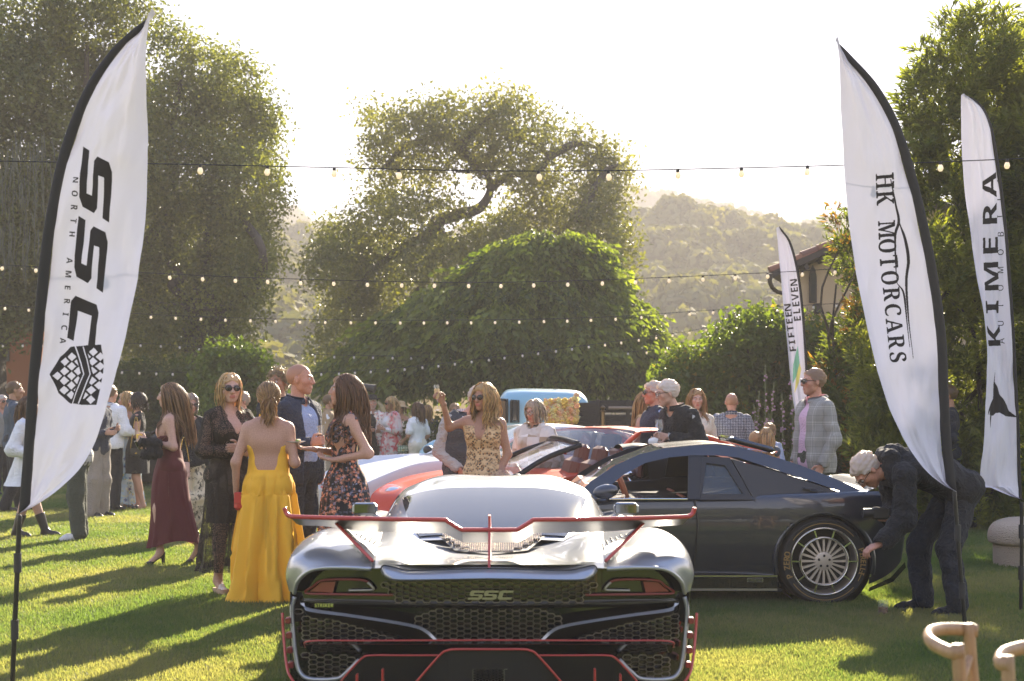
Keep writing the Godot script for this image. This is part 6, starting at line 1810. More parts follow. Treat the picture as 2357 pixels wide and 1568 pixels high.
# ---- the silver car seen from behind
func build_silver_car() -> void:
	var X0 := (1126.0 - 1178.5) / FOC * 7.0
	var o := thing("sports_car", "silver low sports car with red-edged rear wing, seen from behind", "car", Vector3(X0, 0, -7.0))
	var c := func(px: float, py: float, d: float) -> Vector3: return Vector3((1126.0 - px) / FOC * d, EYE - (py - HOR) / FOC * d, -(d - 7.0))
	var C := c as Callable
	var mir := func(called: String, g: Geo, m: Material, crease := 35.0) -> void:  # the same part on both sides
		put(called, g, m, o, crease)
		var h := Geo.new()
		h.v = g.v.duplicate(); h.uv = g.uv; h.c = g.c; h.idx = g.idx.duplicate()
		for k in h.v.size(): h.v[k].x = -h.v[k].x
		for k in range(0, h.idx.size(), 3):
			var t := h.idx[k + 1]; h.idx[k + 1] = h.idx[k + 2]; h.idx[k + 2] = t
		put(called, h, m, o, crease)
	var M := mir as Callable
	var whole := func(called: String, g: Geo, m: Material, crease := 35.0) -> MeshInstance3D:
		g.mirror_x()
		return put(called, g, m, o, crease)
	var W := whole as Callable
	var S: StandardMaterial3D = mats.silver
	# rear fenders
	var F := []
	for r in [[-0.02, [[0.976, 0.565, -0.12], [0.952, 0.628, -0.08], [0.896, 0.682, -0.03], [0.827, 0.705, 0.0], [0.698, 0.712, 0.04], [0.575, 0.707, 0.06]]], [0.12, [[1.022, 0.565, -0.1], [1.028, 0.652, -0.05], [0.985, 0.735, 0], [0.895, 0.772, 0], [0.745, 0.764, 0.02], [0.588, 0.730, 0.04]]],
			[0.42, [[1.035, 0.565, 0], [1.040, 0.688, 0], [1.005, 0.775, 0], [0.90, 0.818, 0], [0.76, 0.800, 0], [0.605, 0.752, 0]]], [0.80, [[1.03, 0.56, 0], [1.035, 0.70, 0], [0.995, 0.785, 0], [0.895, 0.829, 0], [0.75, 0.811, 0], [0.61, 0.768, 0]]],
			[1.4, [[1.0, 0.55, 0], [1.0, 0.68, 0], [0.96, 0.75, 0], [0.86, 0.788, 0], [0.74, 0.784, 0], [0.64, 0.775, 0]]], [2.0, [[0.93, 0.54, 0], [0.93, 0.64, 0], [0.90, 0.70, 0], [0.82, 0.73, 0], [0.76, 0.735, 0], [0.70, 0.75, 0]]]]:
		var row := []
		for p in r[1]: row.append(Vector3(p[0], p[1], -(r[0] as float) + p[2]))
		F.append(row)
	var fg := Geo.new()
	fg.sheet(smooth_rows(F, 6, 6))
	M.call("rear_fender", fg, S, -1.0)
	# silver edge over each tail light
	var eg := Geo.new()
	var edge: Array = F[0]
	eg.tube(cat(edge, 8), 0.011, 8)
	M.call("fender_edge", eg, S, -1.0)
	# engine cover
	var D := []
	for r in [[-0.06, [0.585, 0.47, 0.37, 0.25, 0.12, 0.0], [0.707, 0.712, 0.699, 0.698, 0.703, 0.706]], [0.25, [0.590, 0.475, 0.37, 0.25, 0.12, 0.0], [0.735, 0.728, 0.700, 0.690, 0.712, 0.714]], [0.6, [0.602, 0.50, 0.40, 0.27, 0.14, 0.0], [0.764, 0.760, 0.722, 0.698, 0.700, 0.698]],
			[0.95, [0.62, 0.54, 0.45, 0.34, 0.20, 0.0], [0.774, 0.780, 0.758, 0.728, 0.712, 0.708]], [1.5, [0.66, 0.62, 0.57, 0.50, 0.30, 0.0], [0.778, 0.786, 0.790, 0.780, 0.76, 0.75]], [2.4, [0.72, 0.71, 0.69, 0.64, 0.40, 0.0], [0.76, 0.78, 0.785, 0.79, 0.78, 0.77]]]:
		var row := []
		for k in 6: row.append(Vector3(r[1][k], r[2][k], -(r[0] as float)))
		D.append(row)
	var dg := Geo.new()
	dg.sheet(smooth_rows(D, 6, 6))
	W.call("engine_cover", dg, S, 50.0)
	var lip := Geo.new()
	var l0 := [C.call(876, 1313, 6.94), C.call(884, 1303, 6.93), C.call(912, 1308, 6.93), C.call(948, 1314, 6.93), C.call(1063, 1311, 6.93), C.call(1126, 1310, 6.93)]
	var l1 := [C.call(879, 1319, 6.91), C.call(886, 1313, 6.88), C.call(910, 1318, 6.87), C.call(948, 1322, 6.87), C.call(1063, 1320, 6.87), C.call(1126, 1319, 6.87)]
	var l2 := [C.call(882, 1324, 6.90), C.call(889, 1329, 6.87), C.call(908, 1336, 6.85), C.call(948, 1337, 6.84), C.call(1063, 1335, 6.84), C.call(1126, 1334, 6.84)]
	var l3 := [C.call(882, 1325, 6.97), C.call(890, 1331, 6.97), C.call(908, 1338, 6.97), C.call(948, 1339, 6.97), C.call(1063, 1337, 6.97), C.call(1126, 1336, 6.97)]
	lip.sheet(smooth_rows([l0, l1, l2, l3], 5, 4))
	W.call("rear_lip", lip, S, 50.0)
	for q in [[l0, 0.004], [[D[0][0], D[1][0], D[2][0], D[3][0], D[4][0]], 0.0035]]:
		var seam := Geo.new()
		var up3 := []
		for v in q[0]: up3.append((v as Vector3) + Vector3(0, 0.002, 0))
		seam.tube(cat(up3, 5), q[1], 5)
		M.call("panel_seam", seam, mats.satin_black, -1.0)
	# rear panel, glossy black, curving forward at the sides
	var depth := func(px: float) -> float: return 6.99 + 0.16 * pow(absf(1126.0 - px) / 450.0, 3.0)
	var R := func(px: float, py: float, proud := 0.0) -> Vector3: return C.call(px, py, (depth as Callable).call(px) - proud)
	var rr := R as Callable
	var pg := Geo.new()
	var prow := []
	for py in [1300, 1340, 1385, 1430, 1480, 1540, 1640]:
		var row := []
		for px in [666, 700, 760, 840, 940, 1040, 1126]: row.append(rr.call(px, py, -0.01 - (py - 1385) * 0.0003 if py > 1385 else -0.01 - (0.02 if px < 680 else 0.0)))
		prow.append(row)
	pg.sheet(smooth_rows(prow, 3, 3))
	W.call("rear_panel", pg, mats.gloss_black, 50.0)
	var shelf := Geo.new()
	shelf.sheet(smooth_rows([[rr.call(690, 1381, 0.0), rr.call(840, 1386, 0.0), rr.call(1126, 1392, 0.0)], [rr.call(690, 1384, 0.035), rr.call(840, 1389, 0.045), rr.call(1126, 1395, 0.05)], [rr.call(692, 1392, 0.02), rr.call(840, 1398, 0.03), rr.call(1126, 1403, 0.03)]], 5, 3))
	W.call("bumper_ledge", shelf, mats.gloss_black, 40.0)
	# tail lights
	var tl := Geo.new()
	tl.tube(cat([rr.call(848, 1340, 0.012), rr.call(829, 1335, 0.02), rr.call(780, 1334, 0.022), rr.call(738, 1337, 0.022), rr.call(720, 1350, 0.02), rr.call(702, 1365, 0.016), rr.call(760, 1368, 0.022), rr.call(840, 1369, 0.02), rr.call(905, 1370, 0.012)], 4), 0.0065, 6)
	M.call("tail_light", tl, mats.red_lens, -1.0)
	var tb := Geo.new()
	tb.sheet([[rr.call(738, 1340, 0.010), rr.call(772, 1339, 0.012), rr.call(766, 1364, 0.012)], [rr.call(712, 1362, 0.010), rr.call(740, 1363, 0.011), rr.call(764, 1365, 0.011)]])
	M.call("tail_light_lens", tb, mats.red_lens)
	var tc := Geo.new()
	tc.tube(cat([rr.call(846, 1341, 0.016), rr.call(852, 1346, 0.016), rr.call(860, 1357, 0.016), rr.call(845, 1359, 0.016), rr.call(803, 1359, 0.014)], 3), 0.007, 6)
	M.call("light_guide", tc, mats.alloy, -1.0)
	# grilles
	var H := func(v: Vector2, z: float) -> Vector3: return rr.call(1126.0 - v.x, v.y, 0.012 + z)
	var up := PackedVector2Array([Vector2(-240, 1347), Vector2(240, 1347), Vector2(205, 1386), Vector2(-205, 1386)])
	var g1 := Geo.new()
	hex_mesh(g1, up, 20.0, 11.5, 1.1, H)
	put("upper_grille", g1, mats.grille, o, 30.0).set_meta("kind", "stuff")
	var g2 := Geo.new()
	hex_mesh(g2, PackedVector2Array([Vector2(-140, 1407), Vector2(140, 1407), Vector2(178, 1436), Vector2(140, 1474), Vector2(-140, 1474), Vector2(-178, 1436)]), 20.0, 11.5, 1.2, H)
	put("middle_grille", g2, mats.grille, o, 30.0).set_meta("kind", "stuff")
	for s in [1.0, -1.0]:
		var g3 := Geo.new()
		var q := PackedVector2Array([Vector2(440, 1408), Vector2(420, 1418), Vector2(330, 1436), Vector2(215, 1474), Vector2(424, 1476)])
		var q2 := PackedVector2Array([Vector2(424, 1508), Vector2(300, 1512), Vector2(330, 1550), Vector2(350, 1562), Vector2(412, 1562)])
		for z in q.size(): q[z].x *= s
		for z in q2.size(): q2[z].x *= s
		hex_mesh(g3, q, 22.0, 11.0, 1.2, H)
		hex_mesh(g3, q2, 22.0, 11.0, 1.2, H)
		put("side_grille", g3, mats.grille, o, 30.0).set_meta("kind", "stuff")
	# silver blades across the black panel and silver frames down the sides
	var bl := Geo.new()
	var b0 := [rr.call(690, 1385, 0.02), rr.call(699, 1388, 0.03), rr.call(712, 1400, 0.045), rr.call(800, 1413, 0.06), rr.call(893, 1427, 0.065), rr.call(957, 1439, 0.06), rr.call(985, 1452, 0.05), rr.call(1007, 1473, 0.035)]
	var b1 := [rr.call(691, 1391, 0.03), rr.call(700, 1398, 0.045), rr.call(711, 1408, 0.065), rr.call(800, 1420, 0.08), rr.call(893, 1434, 0.085), rr.call(956, 1446, 0.08), rr.call(981, 1458, 0.065), rr.call(1000, 1475, 0.045)]
	var b2 := [rr.call(693, 1404, 0.0), rr.call(702, 1412, 0.0), rr.call(714, 1420, 0.0), rr.call(800, 1436, 0.0), rr.call(890, 1456, 0.0), rr.call(940, 1470, 0.0), rr.call(970, 1476, 0.0), rr.call(990, 1480, 0.0)]
	bl.sheet(smooth_rows([b0, b1], 5, 2))
	M.call("silver_blade", bl, S, 50.0)
	var bu := Geo.new()
	bu.sheet([cat(b1, 5), cat(b2, 5)])
	M.call("blade_underside", bu, mats.satin_black, 50.0)
	var fr := Geo.new()
	fr.tube(cat([rr.call(677, 1374, 0.02), rr.call(671, 1402, 0.03), rr.call(673, 1450, 0.035), rr.call(680, 1514, 0.04), rr.call(689, 1546, 0.04), rr.call(712, 1563, 0.04), rr.call(774, 1563, 0.04), rr.call(798, 1548, 0.04), rr.call(827, 1519, 0.03)], 6), 0.0115, 8)
	M.call("silver_frame", fr, S, -1.0)
	var rd := Geo.new()
	rd.tube(cat([C.call(649, 1411, 7.12), C.call(652, 1466, 7.1), C.call(659, 1530, 7.05), C.call(669, 1560, 7.0), C.call(700, 1600, 6.98)], 5), 0.0075, 6)
	M.call("red_side_strip", rd, mats.red_trim, -1.0)
	for py in [1428, 1462, 1496, 1530]:
		var sb := Geo.new()
		sb.rbox(C.call(663 + (py - 1428) * 0.06, py, 7.12), Vector3(0.030, 0.032, 0.05), 0.005)
		M.call("side_bracket", sb, mats.red_lens)
	# diffuser
	var sh := Geo.new()
	sh.sheet([cat([C.call(704, 1487, 7.05), C.call(716, 1477, 7.0), C.call(860, 1476, 6.93), C.call(1126, 1475, 6.90)], 5), cat([C.call(704, 1492, 7.0), C.call(716, 1484, 6.93), C.call(860, 1484, 6.87), C.call(1126, 1484, 6.85)], 5), cat([C.call(706, 1504, 7.08), C.call(740, 1501, 7.02), C.call(860, 1503, 6.98), C.call(1126, 1504, 6.98)], 5)])
	W.call("diffuser_shelf", sh, mats.gloss_black, 30.0)
	var r1 := Geo.new()
	r1.tube(cat([C.call(702, 1490, 7.03), C.call(715, 1476, 6.965), C.call(860, 1475, 6.90), C.call(1126, 1474, 6.875)], 6), 0.0046, 6)
	W.call("red_pinstripe", r1, mats.red_trim, -1.0)
	var df := Geo.new()
	df.sheet([cat([C.call(790, 1568, 6.98), C.call(812, 1542, 6.95), C.call(836, 1516, 6.93), C.call(856, 1511, 6.92), C.call(1126, 1511, 6.92)], 5), cat([C.call(770, 1640, 7.02), C.call(800, 1640, 7.0), C.call(836, 1640, 6.98), C.call(900, 1640, 6.97), C.call(1126, 1640, 6.97)], 5)])
	W.call("diffuser", df, mats.satin_black, 30.0)
	var r2 := Geo.new()
	r2.tube(cat([C.call(770, 1588, 6.95), C.call(786, 1568, 6.93), C.call(811, 1539, 6.90), C.call(835, 1515, 6.88), C.call(856, 1509, 6.87), C.call(930, 1509, 6.87), C.call(1010, 1509, 6.87)], 5), 0.0052, 6)
	M.call("red_diffuser_edge", r2, mats.red_trim, -1.0)
	var ct := Geo.new()
	ct.tube(cat([C.call(940, 1594, 6.87), C.call(961, 1568, 6.86), C.call(1014, 1508, 6.84), C.call(1031, 1498, 6.83), C.call(1050, 1495, 6.83), C.call(1126, 1495, 6.83)], 5), 0.0062, 6)
	W.call("red_centre_arch", ct, mats.red_trim, -1.0)
	var cp := Geo.new()
	cp.sheet([cat([C.call(965, 1566, 6.87), C.call(1016, 1510, 6.85), C.call(1034, 1500, 6.84), C.call(1052, 1497, 6.84), C.call(1126, 1497, 6.84)], 5), cat([C.call(950, 1640, 6.95), C.call(1016, 1640, 6.93), C.call(1034, 1640, 6.93), C.call(1052, 1640, 6.93), C.call(1126, 1640, 6.93)], 5)])
	W.call("centre_tunnel", cp, mats.plastic, 30.0)
	var g5 := Geo.new()
	hex_mesh(g5, PackedVector2Array([Vector2(-40, 1535), Vector2(40, 1535), Vector2(32, 1600), Vector2(-32, 1600)]), 9.0, 6.0, 0.7, func(v: Vector2, z: float) -> Vector3: return C.call(1126.0 - v.x, v.y, 6.87 - z * 0.5))
	put("fog_light_mesh", g5, mats.alloy, o, 30.0).set_meta("kind", "stuff")
	for px in [823.0, 882.0]:
		var fin := Geo.new()
		fin.rbox(C.call(px, 1580, 6.86), Vector3(0.010, 0.17 if px > 850 else 0.12, 0.05), 0.003)
		M.call("diffuser_fin", fin, mats.red_trim)
	# wing
	var wt := [C.call(654, 1165, 7.12), C.call(658, 1177, 7.12), C.call(666, 1184, 7.11), C.call(682, 1186, 7.10), C.call(740, 1188, 7.09), C.call(829, 1190, 7.08), C.call(930, 1192, 7.07), C.call(1018, 1193, 7.07), C.call(1030, 1197, 7.07), C.call(1058, 1214, 7.07), C.call(1070, 1216, 7.07), C.call(1126, 1216, 7.07)]
	var wl := [C.call(654, 1166, 7.30), C.call(660, 1180, 7.33), C.call(672, 1187, 7.36), C.call(690, 1190, 7.38), C.call(745, 1194, 7.42), C.call(832, 1200, 7.46), C.call(930, 1206, 7.48), C.call(1016, 1208, 7.50), C.call(1030, 1212, 7.50), C.call(1060, 1226, 7.50), C.call(1072, 1228, 7.50), C.call(1126, 1228, 7.50)]
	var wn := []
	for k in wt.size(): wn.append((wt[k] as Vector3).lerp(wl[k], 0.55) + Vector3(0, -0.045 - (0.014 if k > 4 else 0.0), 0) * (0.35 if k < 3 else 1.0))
	var wg := Geo.new()
	var under := []
	for k in wt.size(): under.append((wt[k] as Vector3) + Vector3(0, -0.020, 0.002))
	wg.sheet([cat(wt, 4), cat(wl, 4)])
	W.call("rear_wing", wg, S, 30.0)
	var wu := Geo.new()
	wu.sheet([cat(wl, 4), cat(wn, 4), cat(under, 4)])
	W.call("wing_underside", wu, mat(lin(0.05, 0.048, 0.046), 0.35, 0.2), 30.0)  # silver underneath too; the dark tone paints in the shade below the wing
	var wr := Geo.new()
	var rt := []
	for p in cat(wt, 4): rt.append(p + Vector3(0, -0.008, 0.006))
	wr.tube(rt, 0.0115, 8)
	W.call("wing_trailing_edge", wr, mats.red_trim, -1.0)
	var sp := Geo.new()
	sp.sheet([[C.call(770, 1202, 7.20), C.call(812, 1246, 7.08), C.call(859, 1291, 6.98)], [C.call(776, 1204, 7.36), C.call(826, 1240, 7.45), C.call(868, 1262, 7.50)]])
	M.call("wing_strut", sp, S, 30.0)
	var se := Geo.new()
	se.tube([C.call(768, 1200, 7.19), C.call(812, 1246, 7.07), C.call(858, 1292, 6.965)], 0.0085, 6)
	M.call("strut_edge", se, mats.red_trim, -1.0)
	var cf := Geo.new()
	cf.prism([Vector2(-0.10, 0.66), Vector2(0.02, 0.70), Vector2(-0.06, 0.885), Vector2(-0.06, 0.955), Vector2(-0.14, 0.955), Vector2(-0.3, 0.88), Vector2(-0.45, 0.715), Vector2(-0.2, 0.70)], 0.012, Transform3D(Basis(Vector3(0, 0, 1), Vector3.UP, Vector3(-1, 0, 0)), Vector3(0, 0, 0)))
	put("centre_fin", cf, mats.red_trim, o)
	# cabin
	var K := []
	for r in [[1.0, [0.47, 0.42, 0.34, 0.20, 0.0], [0.735, 0.742, 0.746, 0.75, 0.752]], [1.4, [0.60, 0.52, 0.42, 0.25, 0.0], [0.76, 0.80, 0.83, 0.845, 0.85]], [1.9, [0.68, 0.60, 0.49, 0.29, 0.0], [0.775, 0.865, 0.915, 0.942, 0.948]], [2.4, [0.715, 0.635, 0.535, 0.32, 0.0], [0.785, 0.905, 0.962, 1.012, 1.018]],
			[2.75, [0.72, 0.64, 0.55, 0.34, 0.0], [0.785, 0.91, 0.965, 1.030, 1.022]], [3.6, [0.72, 0.64, 0.53, 0.32, 0.0], [0.77, 0.86, 0.90, 0.95, 0.955]], [4.3, [0.72, 0.62, 0.50, 0.3, 0.0], [0.70, 0.74, 0.76, 0.77, 0.775]]]:
		var row := []
		for k in 5: row.append(Vector3(r[1][k] + 0.035 * clampf((r[0] - 1.0) / 1.5, 0, 1) * 0.0, r[2][k], -(r[0] as float)))
		K.append(row)
	var ks := smooth_rows(K, 6, 6)
	var kg := Geo.new()
	kg.sheet(ks)
	W.call("cabin", kg, S, 60.0)
	var gr := []
	for i in range(1, 15):
		var row := []
		for j in range(8, ks[i].size()): row.append(ks[i][j] + Vector3(0, 0.007, 0.004))
		gr.append(row)
	var gg := Geo.new()
	gg.sheet(gr)
	W.call("rear_window", gg, mats.tint_glass, 60.0)
	var sw := Geo.new()
	sw.sheet([[ks[20][1] + Vector3(0.006, 0, 0), ks[26][1] + Vector3(0.006, 0, 0), ks[32][1] + Vector3(0.006, 0, 0)], [ks[18][6] + Vector3(0.006, 0.004, 0), ks[26][6] + Vector3(0.006, 0.004, 0), ks[32][6] + Vector3(0.006, 0.004, 0)]])
	M.call("side_window", sw, mats.tint_glass)
	# engine vent below the window
	var vg := Geo.new()
	for i in 46:
		var x := -0.275 + 0.0122 * i
		var t := 1.0 - pow(absf(x) / 0.29, 2.0)
		for j in int(1 + t * 6.0):
			vg.rbox(Vector3(x, 0.776 - 0.0115 * j, -1.0 + j * 0.055), Vector3(0.008, 0.016, 0.034), 0.002, Basis(Vector3.RIGHT, 0.5))
	put("engine_vent", vg, mat(lin(0.62, 0.50, 0.36), 0.28, 0.9), o, 40.0).set_meta("kind", "stuff")
	var vb := Geo.new()
	vb.sheet([[Vector3(-0.30, 0.765, -1.02), Vector3(0, 0.768, -1.02), Vector3(0.30, 0.765, -1.02)], [Vector3(-0.2, 0.715, -0.74), Vector3(0, 0.702, -0.64), Vector3(0.2, 0.715, -0.74)]])
	put("vent_base", vb, mats.satin_black, o)
	# small vents pierced in the fender shoulders
	var dots := Geo.new()
	for i in 9:
		for j in 6:
			if absf(i - 4.0 - (j - 2.5) * 0.5) > 4.2 - j * 0.4: continue
			var t := Vector2(0.595 + j * 0.026, -0.30 - i * 0.055 + (0.028 if j % 2 else 0.0))
			dots.ball(Vector3(t.x, 0.748 + (t.x - 0.595) * 0.32 + (-t.y - 0.30) * 0.05, t.y), Vector3(0.008, 0.004, 0.011), 4)
	M.call("vent_hole", dots, mats.satin_black, -1.0)
	# mirrors, front of the car, flanks, wheels
	var mg := Geo.new()
	mg.rbox(C.call(812, 1171, 9.7) + Vector3(-0.04, 0, 0), Vector3(0.17, 0.085, 0.10), 0.022)
	mg.tube([C.call(838, 1180, 9.7), C.call(868, 1198, 9.7), C.call(900, 1202, 9.7)], 0.014, 6)
	M.call("door_mirror", mg, S)
	var ml := Geo.new()
	ml.rbox(C.call(812, 1171, 9.64) + Vector3(-0.04, 0, 0), Vector3(0.145, 0.066, 0.012), 0.004)
	M.call("mirror_glass", ml, mat(lin(0.16, 0.17, 0.18), 0.05, 1.0))
	var fr2 := []
	for r in [[1.9, [0.93, 0.92, 0.82, 0.70], [0.30, 0.62, 0.72, 0.75]], [2.6, [0.95, 0.95, 0.84, 0.70], [0.25, 0.60, 0.70, 0.72]], [3.4, [1.0, 1.0, 0.90, 0.68], [0.25, 0.62, 0.735, 0.70]], [4.0, [0.99, 0.98, 0.86, 0.5], [0.25, 0.56, 0.66, 0.64]], [4.5, [0.85, 0.82, 0.7, 0.4], [0.2, 0.42, 0.5, 0.52]]]:
		var row := []
		for k in 4: row.append(Vector3(r[1][k], r[2][k], -(r[0] as float)))
		row.append(Vector3(0, r[2][3] + 0.01, -(r[0] as float)))
		fr2.append(row)
	var ng := Geo.new()
	ng.sheet(smooth_rows(fr2, 4, 5))
	W.call("front_body", ng, S, 50.0)
	var fl := Geo.new()
	fl.sheet([[Vector3(1.0, 0.56, -0.12), Vector3(1.02, 0.56, -0.4), Vector3(1.02, 0.56, -1.2), Vector3(0.93, 0.56, -2.0)], [Vector3(0.98, 0.40, -0.05), Vector3(1.0, 0.42, -0.36), Vector3(1.0, 0.3, -1.2), Vector3(0.94, 0.25, -2.0)]])
	M.call("flank", fl, S)
	var up2 := Geo.new()
	up2.box(Vector3(0, 0.30, -2.2), Vector3(1.5, 0.34, 4.0))
	put("underbody", up2, mats.satin_black, o)
	for s in [1.0, -1.0]:
		for z in [-0.72, -3.45]:
			var w := wheel(o, Vector3(0.85 * s, 0.355, z), 0.355, 0.33, 0.26, 10, 1.0, mats.alloy)
			w.transform = Transform3D(Basis(Vector3.UP, PI * 0.5 * s), Vector3(0.85 * s, 0.355, z)) * Transform3D(Basis(), -Vector3(0.85 * s, 0.355, z))
	# badge and lettering
	var bd := Geo.new()
	for k in 3:
		for poly in letter_s() if k < 2 else letter_c():
			var pts := []
			for p in poly: pts.append(Vector2(-0.105 + k * 0.070 + p.x * 0.075, p.y * 0.044 - 0.022))
			bd.prism(pts, 0.006, Transform3D(Basis(), rr.call(1126, 1370, 0.035)))
	put("badge", bd, mats.alloy, o)
	var tm := put("lettering", letters("STRIKER", "Droid Sans", 700, 0.017, 0.004), mats.chrome, o)
	tm.position = (rr.call(1126 + 381, 1394, 0.065) as Vector3) * Vector3(1, 1, 1)
	tm.position.x = -(1126 - 747) / FOC * 7.05

# slanted letter shapes in a unit box, as on the badge and the tall flag
func letter_s() -> Array:
	return [[Vector2(0.0, 0.0), Vector2(0.78, 0.0), Vector2(0.92, 0.10), Vector2(1.0, 0.48), Vector2(0.92, 0.58), Vector2(0.42, 0.58), Vector2(0.44, 0.76), Vector2(1.06, 0.76), Vector2(1.12, 1.0), Vector2(0.34, 1.0), Vector2(0.20, 0.90), Vector2(0.13, 0.50), Vector2(0.20, 0.40), Vector2(0.74, 0.40), Vector2(0.71, 0.22), Vector2(0.05, 0.22)]]
func letter_c() -> Array:
	return [[Vector2(0.22, 0.0), Vector2(0.98, 0.0), Vector2(1.03, 0.24), Vector2(0.40, 0.24), Vector2(0.48, 0.76), Vector2(1.10, 0.76), Vector2(1.15, 1.0), Vector2(0.40, 1.0), Vector2(0.24, 0.88), Vector2(0.10, 0.14)]]

# ---- the dark blue car, side on
func build_navy_car() -> void:
	var k := 10.75 / FOC
	var o := thing("sports_car", "dark blue mid-engined coupe in profile with tan leather and gold-lettered tyres", "car", Vector3((1700.0 - 1178.5) * k, 0, -11.65))
	var E := func(px: float, py: float, z: float) -> Vector3: return Vector3((px - 1700.0) * k, EYE - (py - HOR) * k, z)
	var e := E as Callable
	var N: StandardMaterial3D = mats.navy_paint
	var X := func(px: float) -> float: return (px - 1700.0) * k
	var Y := func(py: float) -> float: return EYE - (py - HOR) * k
	var x := X as Callable
	var y := Y as Callable
	var arches := [Vector2(x.call(1135), 0.322), Vector2(x.call(1897), 0.322)]
	var st := []
	for q in [[1000, 0.70, 1340, 1290, 1275], [1040, 0.82, 1350, 1230, 1205], [1110, 0.90, 1362, 1185, 1165], [1200, 0.90, 1364, 1165, 1150], [1320, 0.875, 1364, 1155, 1142], [1450, 0.87, 1364, 1154, 1150], [1600, 0.875, 1364, 1152, 1150], [1720, 0.89, 1364, 1150, 1140], [1810, 0.925, 1364, 1148, 1128], [1900, 0.935, 1362, 1146, 1124], [1980, 0.925, 1352, 1140, 1125], [2040, 0.90, 1330, 1140, 1128], [2078, 0.86, 1300, 1160, 1142], [2088, 0.84, 1270, 1190, 1170]]:
		st.append([x.call(q[0]), q[1], y.call(q[2]), y.call(q[3]), y.call(q[4])])
	put("body", shell(st, arches, 0.375), N, o, 30.0)
	arch_lips(o, arches, 0.372, 0.905, N)
	for a in arches:
		for s in [1.0, -1.0]:
			var w := wheel(o, Vector3(a.x, 0.327, 0.80 * s), 0.334, 0.25, 0.258, 20, s, mats.bronze, true)
			# bright rings, gold bands and lettering
			var rg := Geo.new()
			for rr in [[0.251, 0.006], [0.180, 0.005]]:
				var ring := []
				for t in 49: ring.append(Vector3(a.x + cos(TAU * t / 48) * rr[0], 0.327 + sin(TAU * t / 48) * rr[0], (0.80 + 0.115) * s))
				rg.tube(ring, rr[1], 5, false)
			for t in 10:
				var an := TAU * t / 10
				rg.box(Vector3(a.x + cos(an) * 0.216, 0.327 + sin(an) * 0.216, 0.912 * s), Vector3(0.066, 0.012, 0.008), Basis(Vector3.BACK, an))
			put("bright_ring", rg, mats.chrome, w, -1.0)
			if s > 0.0 and a.x > 0.0:
				var gold := mat(lin(0.24, 0.15, 0.045), 0.7)
				for arc in [[0.72, 2.55], [3.75, 5.55], [5.75, 6.05]]:
					var bg := Geo.new()
					var ro := []
					for rad in [0.286, 0.292]:
						var row := []
						for t in 25:
							var an := lerpf(arc[0], arc[1], t / 24.0)
							row.append(Vector3(a.x + cos(an) * rad, 0.327 + sin(an) * rad, 0.931))
						ro.append(row)
					bg.sheet(ro)
					put("tyre_band", bg, gold, w)
				var word := func(text: String, mid: float, hgt: float) -> void:
					var n := text.length()
					for i in n:
						if text[i] == " ": continue
						var an := mid - (i - (n - 1) * 0.5) * hgt * 2.6
						var tm := put("tyre_letter", letters(text[i], "Droid Sans", 700, hgt, 0.003), gold, w)
						tm.transform = Transform3D(Basis(Vector3.BACK, an - PI * 0.5), Vector3(a.x + cos(an) * 0.288, 0.327 + sin(an) * 0.288, 0.932))
				(word as Callable).call("P ZERO", PI + 0.1, 0.045)
				(word as Callable).call("PIRELLI", 0.0, 0.040)
			var nuts := Geo.new()
			for t in 5:
				var an := TAU * t / 5 + 0.3
				nuts.ball(Vector3(a.x + cos(an) * 0.042, 0.327 + sin(an) * 0.042, (0.80 + 0.107) * s), Vector3.ONE * 0.010, 4)
			put("wheel_nut", nuts, mats.satin_black, w, -1.0)
	# floor and seats
	var fl := Geo.new()
	fl.box(Vector3(x.call(1540), 0.24, 0), Vector3(3.1, 0.2, 1.3))
	put("floor_pan", fl, mats.satin_black, o)
	# greenhouse: flank plane leans in from the belt (z .86) to the roof edge (z .60)
	var G := func(px: float, py: float, s := 1.0) -> Vector3:
		var t := clampf((1148.0 - py) / 118.0, 0.0, 1.1)
		return e.call(px, py, lerpf(0.865, 0.60, t) * s)
	var gp := G as Callable
	var plate := func(called: String, pts: Array, m: Material, thick: float, s: float, parent: Node3D = null) -> MeshInstance3D:
		var g := Geo.new()
		var poly := PackedVector2Array()
		for p in pts: poly.append(Vector2(p[0], p[1]))
		var tri := Geometry2D.triangulate_polygon(poly)
		for side in 2:
			var b := g.v.size()
			for p in pts: g.vert((gp.call(p[0], p[1], s) as Vector3) + Vector3(0, 0, (thick if side == 0 else 0.0) * s))
			for t in range(0, tri.size(), 3):
				if side == 0: g.tri(b + tri[t], b + tri[t + 1], b + tri[t + 2])
				else: g.tri(b + tri[t], b + tri[t + 2], b + tri[t + 1])
		for q in pts.size():
			var r := (q + 1) % pts.size()
			g.quad(q, r, r + pts.size(), q + pts.size())
		return put(called, g, m, parent if parent else o, 30.0)
	var pl := plate as Callable
	for s in [1.0, -1.0]:
		pl.call("windscreen_pillar", [[1318, 1150], [1362, 1110], [1420, 1074], [1480, 1048], [1540, 1034], [1600, 1029], [1612, 1050], [1545, 1056], [1492, 1068], [1440, 1094], [1392, 1130], [1374, 1150]], N, 0.02, s)
		pl.call("door_pillar", [[1594, 1050], [1630, 1052], [1616, 1150], [1584, 1150]], mats.satin_black, 0.016, s)
		pl.call("quarter_frame", [[1626, 1054], [1690, 1056], [1733, 1150], [1612, 1150]] if s < 0 else [[1626, 1054], [1690, 1056], [1735, 1151], [1613, 1151], [1614, 1138], [1713, 1138], [1678, 1074], [1634, 1068], [1618, 1138], [1613, 1138]], mats.satin_black, 0.02, s)
		pl.call("quarter_window", [[1634, 1068], [1678, 1074], [1713, 1138], [1618, 1138]], mats.car_glass, 0.004, s)
